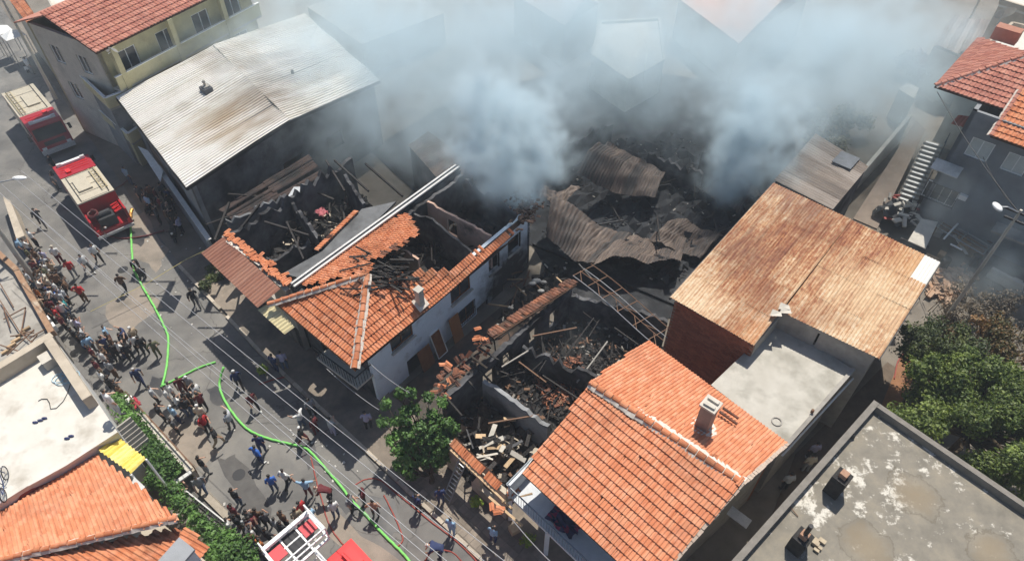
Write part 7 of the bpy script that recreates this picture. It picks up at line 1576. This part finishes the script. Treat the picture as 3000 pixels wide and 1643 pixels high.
PEOPLE = [
 (104, 626, 'black', 'black', 'run', 130, 'person in black running up the street left of the nearer fire engine'),
 (85, 685, 'white', 'black', 'stand2', 60, 'person in white shirt and black trousers beside the sunlit wall top'),
 (50, 709, 'sky', 'jeans', 'stand', 20, 'person in pale blue shirt standing right behind the concrete pole'),
 (70, 715, 'white', 'navy', 'phone', 60, 'person in white T-shirt next to the pale blue shirt by the pole'),
 (77, 738, 'olive', 'black', 'stand', 40, 'person in olive top just below the white T-shirt by the pole'),
 (123, 745, 'lilac', 'grey', 'stand2', 80, 'person in grey-lilac shirt left of the long maroon skirt'),
 (157, 734, 'white', 'maroon', 'stand', 100, 'person in white top and long maroon skirt at the head of the crowd', 0, 'c'),
 (198, 775, 'red', 'grey', 'stand2', 120, 'person in red T-shirt and grey trousers facing the fire engine'),
 (240, 760, 'white', 'dgrey', 'walk', -30, 'person in white T-shirt with dark trousers walking right of the red T-shirt'),
 (272, 730, 'white', 'black', 'walk', -40, 'person in white T-shirt nearest to the rear of the fire engine'),
 (349, 817, 'brown', 'black', 'walk', 100, 'person in brown walking toward the barrier tape'),
 (394, 768, 'black', 'black', 'bend', -60, 'firefighter in black bending over the green hose, upper of two'),
 (408, 794, 'black', 'black', 'crouch', 110, 'firefighter in black crouching on the green hose, lower of two'),
 (300, 672, 'brown', 'dgrey', 'bend', -30, 'firefighter in brown gear with white helmet bending behind the fire engine', 0, 'w'),
 (96, 764, 'brown', 'black', 'stand', 30, 'person in brown below the olive top in the crowd'),
 (125, 792, 'olive', 'khaki', 'stand2', 70, 'person in olive and khaki in the thick of the crowd'),
 (145, 779, 'tan', 'brown', 'phone', 80, 'person in tan shirt left of the red T-shirt'),
 (149, 803, 'cream', 'grey', 'stand', 50, 'person in cream top below the tan shirt in the crowd', 0, 'g'),
 (187, 828, 'brown', 'black', 'walk', 200, 'person in brown top at the street side of the crowd, above the second red T-shirt'),
 (136, 822, 'cream', 'tan', 'stand', 60, 'person in flowery cream top in the middle of the crowd', 0, 'c'),
 (132, 846, 'navy', 'navy', 'stand2', 60, 'person all in navy left of the bright blue top'),
 (162, 857, 'blue', 'teal', 'stand2', 40, 'person in bright blue top and teal trousers'),
 (228, 847, 'red', 'brown', 'hips', 90, 'person in red T-shirt standing alone on the street by the end of the tape'),
 (53, 798, 'red', 'dgrey', 'stand', 50, 'person in red squeezed between pole and rusty ledge'),
 (77, 808, 'lgrey', 'jeans', 'stand', 50, 'person in pale grey at the foot of the concrete pole, left side'),
 (111, 815, 'dgrey', 'black', 'stand', 60, 'person in charcoal right at the foot of the concrete pole'),
 (170, 803, 'dgrey', 'grey', 'stand', 90, 'person in dark grey below the maroon skirt'),
 (72, 836, 'white', 'brown', 'stand', 30, 'person in white top and brown trousers against the rusty ledge', 0, 'g'),
 (105, 853, 'orange', 'brown', 'stand', 50, 'person in rust-orange top beside the rusty ledge'),
 (113, 881, 'tan', 'black', 'stand2', 50, 'person in tan top below the rust-orange top'),
 (181, 880, 'teal', 'jeans', 'stand', 30, 'person in teal just below the bright blue top', 0, 'b', 1.5),
 (160, 913, 'red', 'maroon', 'stand2', 60, 'person in red near the ledge, above the dark red top'),
 (173, 934, 'maroon', 'black', 'stand', 60, 'person in dark red top and black trousers next to the white boxes'),
 (222, 947, 'lilac', 'grey', 'phone', 60, 'person in lilac T-shirt and grey trousers right of the dark red top'),
 (132, 905, 'black', 'black', 'stand', 40, 'person in black against the ledge left of the red top'),
 (222, 984, 'black', 'dgrey', 'crouch', 40, 'person in black crouching by the low wall end'),
 (238, 1002, 'navy', 'navy', 'crouch', 60, 'person in navy crouching below the black one at the wall end'),
 (305, 968, 'sky', 'maroon', 'stand2', 30, 'person in blue T-shirt at the upper left of the street group'),
 (358, 976, 'navy', 'maroon', 'point', 170, 'person in navy with arm stretched out in the street group'),
 (386, 972, 'tan', 'black', 'stand', 150, 'person with white cap at the top of the street group', 0, 'w'),
 (390, 996, 'white', 'black', 'stand2', 120, 'person in big white shirt in the street group'),
 (345, 1013, 'white', 'navy', 'phone', 60, 'person in white T-shirt with raised arms in the middle of the street group'),
 (318, 993, 'brown', 'black', 'stand', 50, 'person in brown left of the raised white arms'),
 (409, 1000, 'black', 'black', 'stand', 130, 'person in black at the right side of the street group'),
 (445, 1008, 'olive', 'olive', 'hips', 120, 'person in dark olive with hands on hips standing alone by the green hose'),
 (288, 1010, 'tan', 'brown', 'phone', 60, 'person in tan shirt with dark hair left in the street group'),
 (262, 1024, 'maroon', 'dgrey', 'stand', 40, 'person in maroon behind the parapet corner'),
 (296, 1041, 'white', 'maroon', 'stand2', 60, 'person in white T-shirt below the tan shirt'),
 (277, 1065, 'maroon', 'tan', 'stand', 50, 'person in maroon top and tan trousers near the parapet'),
 (317, 1069, 'grey', 'brown', 'stand', 70, 'person in grey below the white T-shirt by the parapet'),
 (396, 1091, 'navy', 'navy', 'walk', -60, 'person in navy blue walking below the street group', 0, 'g'),
 (296, 1099, 'white', 'black', 'stand', 50, 'person in white near the head of the hedge'),
 (317, 1113, 'black', 'black', 'stand', 60, 'person in black right of the white one by the hedge head'),
 (336, 1127, 'black', 'olive', 'stand2', 60, 'person in black and olive at the hedge head'),
 (349, 1141, 'brown', 'black', 'stand', 60, 'person in dark brown at the end of the garden wall'),
 (441, 1146, 'lgrey', 'black', 'stand2', 40, 'person in pale grey T-shirt beside the garden wall'),
 (494, 1133, 'white', 'grey', 'stand', 40, 'person in white and grey at the upper left of the hose group'),
 (481, 1148, 'white', 'lgrey', 'stand', 40, 'person in white with grey skirt at the left of the hose group'),
 (524, 1119, 'maroon', 'maroon', 'stand', -60, 'person in maroon at the top of the hose group'),
 (549, 1114, 'grey', 'black', 'stand2', -90, 'person with white cap at the end of the short green hose', 0, 'w'),
 (573, 1140, 'white', 'grey', 'stand2', 170, 'person in white T-shirt with black bag at the right of the hose group'),
 (513, 1170, 'white', 'jeans', 'phone', 60, 'person in white T-shirt in the middle of the hose group'),
 (543, 1158, 'black', 'black', 'stand', 100, 'person in black in the middle of the hose group'),
 (504, 1203, 'sky', 'navy', 'stand', 60, 'person in pale blue blouse at the bottom of the hose group', 0, 'w'),
 (581, 1200, 'cream', 'black', 'stand', 90, 'person with broad white hat at the lower right of the hose group', 0, 'w'),
 (460, 1198, 'black', 'black', 'stand2', 40, 'person in black next to the red cloth on the garden wall'),
 (592, 1230, 'red', 'black', 'stand2', -20, 'person in bright red T-shirt with crossed arms in the street centre'),
 (501, 1236, 'dgrey', 'black', 'stand', 50, 'person in dark grey with pale bag beside the garden wall rail'),
 (624, 1267, 'black', 'khaki', 'walk', 20, 'person in black T-shirt striding right below the bright red T-shirt'),
 (665, 1218, 'lgrey', 'dgrey', 'point', 150, 'person in pale grey beside the long green hose, turned to the red T-shirt'),
 (754, 1288, 'navy', 'navy', 'stand2', 100, 'police officer in dark blue, right one of the pair on the green hose'),
 (748, 1320, 'blue', 'navy', 'hips', 60, 'police officer in blue shirt, left one of the pair near the green hose'),
 (584, 1350, 'black', 'grey', 'stand2', 60, 'person in black T-shirt near the end of the garden wall'),
 (577, 1407, 'grey', 'jeans', 'walk', -60, 'person in grey-blue shirt with white shoes by the kerb beam'),
 (790, 1403, 'blue', 'jeans', 'stand', 110, 'person in bright blue T-shirt standing in the open street'),
 (829, 1388, 'white', 'black', 'walk', 60, 'person in white T-shirt right of the bright blue T-shirt'),
 (682, 1444, 'black', 'jeans', 'stand2', 70, 'person with long black hair and black top near the kerb beam'),
 (509, 1418, 'maroon', 'dgrey', 'crouch', 0, 'person in maroon sitting in the shade of the hedge'),
 (892, 1417, 'sky', 'maroon', 'arms', 100, 'person in light blue shirt with arms spread in the open street'),
 (963, 1441, 'maroon', 'black', 'bend', 180, 'person in dark maroon bending over the thin red hose'),
 (974, 1480, 'white', 'jeans', 'stand', 120, 'person in white below the bending one in maroon'),
 (879, 1480, 'red', 'black', 'stand2', 160, 'person in dark red behind the rescue cage'),
 (866, 1503, 'khaki', 'dgrey', 'stand', 120, 'person in khaki just above the rescue cage corner'),
 (907, 1507, 'sky', 'black', 'stand2', 150, 'person in pale blue right of the rescue cage corner'),
 (825, 1510, 'brown', 'black', 'stand', 60, 'person in brown left of the rescue cage corner'),
 (804, 1530, 'grey', 'dgrey', 'stand', 60, 'person in grey below the brown one left of the cage'),
 (776, 1558, 'black', 'black', 'arms', 60, 'person in black with spread arms left of the rescue cage'),
 (679, 1490, 'maroon', 'black', 'stand', 60, 'person in plum-coloured top by the fence end'),
 (688, 1520, 'black', 'maroon', 'stand', 60, 'person in black above the white shirt near the fence end'),
 (664, 1531, 'white', 'dgrey', 'stand2', 40, 'person in big white shirt at the edge of the hedge by the fence'),
 (725, 1509, 'black', 'maroon', 'stand2', 80, 'person in black with maroon trousers right of the fence end'),
 (733, 1555, 'white', 'maroon', 'stand', 60, 'person in white and maroon at the hedge, left of the cage'),
 (759, 1588, 'orange', 'black', 'stand', 60, 'person in orange top beside the hedge and cage'),
 (765, 1620, 'black', 'black', 'stand', 60, 'person in black at the bottom edge by the hedge'),
 (905, 1182, 'grey', 'black', 'stand', 120, 'person in grey-green shirt in the shade before the white house'),
 (875, 1216, 'white', 'jeans', 'arms', 160, 'person in white shirt and jeans at the edge of the house shadow'),
 (965, 1237, 'lgrey', 'lilac', 'phone', 60, 'person in pale grey photographing the white house'),
 (1071, 1220, 'lilac', 'black', 'stand2', 100, 'person in dull lilac below the corner of the white house'),
 (877, 1262, 'black', 'maroon', 'walk', 0, 'person in black with white cap stepping over the green hose', 0, 'w'),
 (916, 1233, 'maroon', 'maroon', 'stand', 150, 'person in maroon in the shade behind the white-capped one'),
 (796, 1050, 'navy', 'navy', 'stand', 60, 'police officer in navy in the shade by the pavement'),
 (823, 1044, 'lilac', 'jeans', 'stand2', 100, 'person in lavender shirt next to the shaded police officer'),
 (688, 1099, 'navy', 'black', 'walk', 120, 'person in navy with white cap where the green hose bends', 0, 'w'),
 (733, 1163, 'maroon', 'black', 'walk', -45, 'person in maroon and black walking away down the street from the hose bend'),
 (1021, 1462, 'grey', 'black', 'stand2', -10, 'person in grey T-shirt holding the green hose'),
 (1060, 1441, 'maroon', 'black', 'stand2', 190, 'person in dark maroon holding up the red hose'),
 (1092, 1477, 'skin', 'dgrey', 'hips', 90, 'shirtless person in dark trousers standing on the green hose'),
 (1320, 1531, 'sky', 'sky', 'stand', 60, 'person in light blue on the pavement below the ladder'),
 (1290, 1608, 'navy', 'navy', 'bend', 180, 'firefighter in navy with white helmet at the bottom edge', 0, 'w'),
 (1288, 1441, 'navy', 'navy', 'stand', 100, 'police officer in navy in the tree shade beside the ladder'),
 (1219, 1462, 'navy', 'black', 'stand2', 60, 'police officer in navy in the tree shade further left'),
 (1443, 1554, 'sky', 'navy', 'stand2', 60, 'person in blue and white shirt under the balcony corner'),
 (366, 503, 'sky', 'jeans', 'stand', 60, 'person in blue shirt right of the nearer fire engine'),
 (521, 647, 'lilac', 'black', 'stand2', 180, 'person in pale lilac shirt next to the dark scooter'),
 (449, 579, 'black', 'dgrey', 'bend', 200, 'person in black bending among the shaded group, highest'),
 (424, 607, 'black', 'black', 'crouch', 30, 'person in black crouching at the street side of the shaded group'),
 (470, 548, 'dgrey', 'black', 'stand', 150, 'person in charcoal standing by the awning sheet'),
 (404, 557, 'dgrey', 'black', 'walk', -50, 'person in charcoal walking from the blue shirt to the shaded group'),
 (492, 582, 'black', 'black', 'stand', 150, 'person in black against the white coping'),
 (455, 618, 'dgrey', 'black', 'stand2', 200, 'person in dark grey at the lower end of the shaded group'),
 (561, 861, 'black', 'dgrey', 'walk', 120, 'person in black walking on the pavement below the brown awning'),
 (146, 470, 'black', 'black', 'stand', 0, 'person in black leaning on the left side of the nearer fire engine'),
 (150, 520, 'dgrey', 'black', 'stand', 20, 'person in charcoal beside the nearer fire engine, further back'),
 (76, 182, 'white', 'grey', 'stand', 60, 'person in white by the scooter behind the farther fire engine'),
 (30, 300, 'lgrey', 'dgrey', 'walk', 100, 'person in pale grey left of the farther fire engine'),
 (2392, 1308, 'lilac', 'dgrey', 'stand', 90, 'person in lavender top in the dark narrow alley, uppermost'),
 (2378, 1345, 'cream', 'grey', 'stand', 90, 'person in cream in the dark narrow alley, middle'),
 (2314, 1400, 'lgrey', 'black', 'stand', 90, 'person in pale grey in the dark narrow alley, lowest'),
]
for a in PEOPLE: person(*a)
# the press of onlookers in dark clothes whom the photo does not tell apart
rg = random.Random(55)
ORD = 'first second third fourth fifth sixth seventh eighth ninth tenth eleventh twelfth thirteenth fourteenth fifteenth sixteenth seventeenth eighteenth nineteenth twentieth twenty-first twenty-second twenty-third twenty-fourth twenty-fifth twenty-sixth'.split()
for (pts, n, lab, grp) in (
    ([(66, 742), (110, 730), (200, 880), (150, 920)], 16, 'along the rusty ledge', 'dark onlookers along the ledge'),
    ([(190, 900), (235, 960), (262, 1010), (215, 1000)], 6, 'at the parapet corner', 'dark onlookers at the parapet corner'),
    ([(275, 970), (410, 985), (370, 1040), (270, 1100)], 6, 'in the street group', 'dark onlookers in the street group'),
    ([(480, 1125), (570, 1120), (590, 1190), (500, 1210)], 3, 'where the hoses meet', 'dark onlookers in the hose group'),
    ([(680, 1490), (830, 1500), (860, 1520), (770, 1600), (690, 1560)], 7, 'around the rescue cage', 'dark onlookers around the cage'),
    ([(410, 540), (500, 560), (510, 640), (430, 610)], 8, 'beside the workshop wall', 'dark figures by the workshop')):
    k = 0; tries = 0; done = []
    while k < n and tries < 900:
        tries += 1; x = rg.uniform(min(p[0] for p in pts), max(p[0] for p in pts)); y = rg.uniform(min(p[1] for p in pts), max(p[1] for p in pts))
        if not inside(pts, x, y) or any(abs(x - a[0]) < 13 and abs(y - a[1]) < 10 for a in PEOPLE) or any(abs(x - q[0]) < 13 and abs(y - q[1]) < 10 for q in done): continue
        done.append((x, y)); k += 1
    done.sort()
    for i, (x, y) in enumerate(done):
        tp = rg.choice(('black', 'dgrey', 'navy', 'maroon', 'white', 'black', 'lgrey', 'sky', 'brown')); o = person(x, y, tp, rg.choice(('black', 'dgrey', 'jeans', 'black')), rg.choice(('stand', 'stand', 'stand', 'phone')), rg.uniform(20, 140), 'person in %s top, %s from left among packed onlookers %s' % ( {'dgrey': 'charcoal', 'lgrey': 'pale grey', 'sky': 'light blue'}.get(tp, tp), ORD[i], lab), 0, 'b', rg.uniform(1.6, 1.82)); o['group'] = grp
person(315, 1168, 'white', 'lgrey', 'stand2', 60, 'tall person in white shirt standing at the open edge of the white roof terrace', zk + .0, 'b', 1.9)
# ------------------------------------------------------------------ smoke: one fog volume, density from soft puffs broken up by turbulence
def smoke():
    me = bpy.data.meshes.new('smoke'); o = bpy.data.objects.new('smoke', me); COL.objects.link(o); tag(o, 'grey-blue smoke drifting up and back from the burnt houses', 'smoke', kind='stuff')
    m = bpy.data.materials.new('smoke_volume'); m.use_nodes = True; t = m.node_tree; t.nodes.remove(t.nodes['Principled BSDF'])
    pv = t.nodes.new('ShaderNodeVolumePrincipled'); pv.inputs['Color'].default_value = (.80, .925, .985, 1); pv.inputs['Density'].default_value = 1.0; pv.inputs['Anisotropy'].default_value = .1
    t.links.new(pv.outputs[0], t.nodes['Material Output'].inputs['Volume']); me.materials.append(m)
    g = bpy.data.node_groups.new('smoke_field', 'GeometryNodeTree'); g.interface.new_socket('Geometry', in_out='OUTPUT', socket_type='NodeSocketGeometry'); g.interface.new_socket('Geometry', in_out='INPUT', socket_type='NodeSocketGeometry')
    N, L = g.nodes, g.links; out = N.new('NodeGroupOutput'); N.new('NodeGroupInput'); pos = N.new('GeometryNodeInputPosition').outputs[0]
    def vm(op, a, b): n = N.new('ShaderNodeVectorMath'); n.operation = op; (L.new(a, n.inputs[0])); (L.new(b, n.inputs[1]) if not isinstance(b, tuple) else setattr(n.inputs[1], 'default_value', b)); return n
    def mt(op, a, b=0.0, clamp=False):
        n = N.new('ShaderNodeMath'); n.operation = op; n.use_clamp = clamp
        for i, x in ((0, a), (1, b)):
            if isinstance(x, (int, float)): n.inputs[i].default_value = x
            else: L.new(x, n.inputs[i])
        return n.outputs[0]
    def nz(scale, det, rough, off): n = N.new('ShaderNodeTexNoise'); n.inputs['Scale'].default_value = scale; n.inputs['Detail'].default_value = det; n.inputs['Roughness'].default_value = rough; q = vm('ADD', pos, off); L.new(q.outputs[0], n.inputs['Vector']); return n
    # turbulent displacement of the sample position, then eddies of several sizes
    def warp(src, scale, amp, off): n = nz(scale, 3, .55, off); d = vm('MULTIPLY', vm('SUBTRACT', n.outputs['Color'], (.5, .5, .5)).outputs[0], (amp, amp, amp * .9)); return vm('ADD', src, d.outputs[0]).outputs[0]
    def nzat(src, scale, det, rough): n = N.new('ShaderNodeTexNoise'); n.inputs['Scale'].default_value = scale; n.inputs['Detail'].default_value = det; n.inputs['Roughness'].default_value = rough; L.new(src, n.inputs['Vector']); return n.outputs[0]
    wp = warp(pos, .15, 8, (0, 0, 0)); wp2 = warp(pos, .45, 3.2, (3, 3, 3)); ed = warp(warp(pos, .22, 5, (9, 1, 4)), .8, 1.2, (2, 5, 7))
    fine = nzat(ed, .36, 6, .66); big = nz(.09, 2, .5, (1, 7, 2)).outputs[0]
    rid = mt('SUBTRACT', 1.0, mt('MULTIPLY', mt('ABSOLUTE', mt('SUBTRACT', nzat(ed, .20, 4, .6), .5)), 5.0))      # wisps
    tot = [None, None]
    for (x, y, z, rx, ry, rz, dens, hot) in PUFFS:
        c = P(x, y, z); d = vm('SUBTRACT', wp if not hot else wp2, tuple(c)); s = vm('MULTIPLY', d.outputs[0], (1 / rx, 1 / ry, 1 / rz)); ln = N.new('ShaderNodeVectorMath'); ln.operation = 'DOT_PRODUCT'; L.new(s.outputs[0], ln.inputs[0]); L.new(s.outputs[0], ln.inputs[1])
        e = mt('EXPONENT', mt('MULTIPLY', ln.outputs['Value'], -1.0)); k = mt('MULTIPLY', e, dens)
        tot[hot] = k if tot[hot] is None else mt('ADD', tot[hot], k)
    # eddies eat into the envelope of each puff, so that its edge breaks into billows and wisps
    mk = lambda env, g: mt('MINIMUM', mt('MULTIPLY', env, g), 1.0)
    e0, e1 = tot[0], mt('MINIMUM', tot[1], .95)
    turb = mt('ADD', mt('SUBTRACT', fine, .5), mt('MULTIPLY', mt('SUBTRACT', mt('MAXIMUM', rid, 0.0), .35), .12))
    broad = mt('MULTIPLY', mt('MAXIMUM', mt('SUBTRACT', mt('ADD', mt('MULTIPLY', e0, 1.5), mt('MULTIPLY', turb, 3.8)), .33), 0.0), mk(e0, 4.0))
    veil = mt('MULTIPLY', e0, .075); veil = mt('MULTIPLY', veil, mt('MAXIMUM', mt('MULTIPLY', mt('SUBTRACT', big, .2), 2.6), .3))
    dens = mt('ADD', mt('MULTIPLY', broad, K_BROAD), veil); dens = mt('MAXIMUM', mt('SUBTRACT', dens, .0015), 0.0)
    hotd = mt('MULTIPLY', mt('MAXIMUM', mt('SUBTRACT', mt('ADD', e1, mt('MULTIPLY', mt('ADD', turb, mt('MULTIPLY', mt('SUBTRACT', nzat(wp2, .85, 5, .62), .5), .9)), 4.6)), .46), 0.0), mk(e1, 3.0)); dens = mt('ADD', dens, mt('MULTIPLY', hotd, K_HOT))
    vc = N.new('GeometryNodeVolumeCube'); L.new(dens, vc.inputs['Density']); vc.inputs['Min'].default_value = BOX[0]; vc.inputs['Max'].default_value = BOX[1]
    for i, a in enumerate(('X', 'Y', 'Z')): vc.inputs['Resolution ' + a].default_value = int((BOX[1][i] - BOX[0][i]) / .33)
    sm = N.new('GeometryNodeSetMaterial'); sm.inputs['Material'].default_value = m; L.new(vc.outputs[0], sm.inputs[0]); L.new(sm.outputs[0], out.inputs[0])
    md = o.modifiers.new('field', 'NODES'); md.node_group = g
K_BROAD, K_HOT = .18, 1.0
BOX = ((-44, 22, .3), (52, 92, 17))
#        x     y    z   rx   ry   rz   density
PUFFS = [(1522, 560, 5.0, .7, .7, 1.2, 3.0, 1), (1518, 535, 6, 1, 1, 1.4, 2.6, 1), (1535, 500, 7, 1.25, 1.25, 1.4, 2, 1), (1500, 470, 7.8, 1.5, 1.5, 1.6, 1, 1), (1560, 440, 8.4, 1.6, 1.6, 1.6, 0.8, 1), (1440, 420, 8.6, 2, 2, 2, 0.45, 1), (1500, 370, 9.5, 2.6, 2.6, 2.4, 0.42, 1), (1420, 330, 10, 3, 3, 2.6, 0.32, 1), (1530, 290, 10.5, 3, 3, 2.6, 0.3, 1),
         (1380, 280, 7.125, 5, 5, 2.48, 0.16, 0), (1330, 170, 7.5, 9, 7, 3.1, 0.3, 0), (1580, 130, 7.5, 9, 7, 3.1, 0.26, 0), (1500, 20, 8.25, 14, 8, 3.1, 0.24, 0), (1850, 20, 7.5, 13, 8, 3.1, 0.24, 0), (1800, 160, 6, 9, 5, 2.48, 0.2, 0),
         (2150, 490, 4.2, 1.6, 1.6, 2, 0.9, 1), (2190, 420, 5.5, 2.2, 2.2, 2.4, 0.6, 1), (2250, 350, 7, 2.8, 2.8, 2.8, 0.4, 1), (2300, 280, 7.5, 4, 4, 3.6, 0.42, 0), (2400, 180, 6.75, 7, 6, 3.1, 0.42, 0), (2500, 50, 7.5, 8, 7, 3.1, 0.42, 0), (2120, 150, 6.75, 9, 6, 3.1, 0.26, 0), (1100, 90, 6, 8, 8, 3.1, 0.32, 0), (1000, -20, 6, 10, 8, 3.1, 0.25, 0), (1180, 260, 6, 6, 6, 2.48, 0.3, 0),
         (1060, 440, 3.5, 4, 3.5, 2, 0.18, 0), (1020, 330, 4, 4, 4, 3, 0.12, 0), (1250, 420, 4, 3.5, 3.5, 2.5, 0.28, 0), (1480, 600, 5, 1.4, 1.4, 1.6, 0.14, 0), (1480, 690, 4.2, 1.3, 1.3, 1.2, 0.16, 0), (1700, 960, 2, 3.5, 3, 1.2, 0.06, 0), (1560, 1050, 2, 2.5, 2.5, 1.2, 0.05, 0),
         (1900, 440, 3, 7, 4, 3, 0.07, 0), (1750, 270, 5.25, 7, 4, 2.48, 0.16, 0), (2000, 280, 5.25, 6, 4, 2.48, 0.16, 0), (2930, 690, 3, 3.5, 3.5, 2.5, 0.3, 0), (2880, 820, 2, 5, 3, 2, 0.12, 0), (2650, 330, 3.5, 5, 4, 3, 0.2, 0), (2850, 150, 8, 8, 7, 3, .12, 0), (2780, 420, 4, 5, 5, 3, .10, 0), (2680, 60, 4.5, 8, 6, 2.48, 0.14, 0), (560, 40, 5.5, 14, 10, 4.5, 0.13, 0), (700, 140, 7, 9, 8, 2, .09, 0), (300, 380, 3, 16, 12, 2.48, 0.04, 0), (150, 120, 4.5, 14, 12, 3.72, 0.035, 0), (2560, 200, 5.25, 6, 7, 3.1, 0.22, 0), (900, 150, 8.5, 5, 7, 3, 0.14, 0), (830, 560, 3, 5, 4, 2, 0.06, 0)]
smoke()
# the dusty air of the whole scene: an even, thin haze
m = MB(); m.box((0, 60, -1.05), 260, 240, CAM_H + 2.0)
hz = obj('haze', m, None); hz.data.materials.clear(); tag(hz, 'thin bluish haze in the air over the whole quarter', 'haze', kind='stuff')
hm = bpy.data.materials.new('haze_air'); hm.use_nodes = True; t = hm.node_tree; t.nodes.remove(t.nodes['Principled BSDF']); pv = t.nodes.new('ShaderNodeVolumePrincipled'); pv.inputs['Color'].default_value = (.78, .88, 1.0, 1); pv.inputs['Density'].default_value = .0007
t.links.new(pv.outputs[0], t.nodes['Material Output'].inputs['Volume']); hz.data.materials.append(hm)
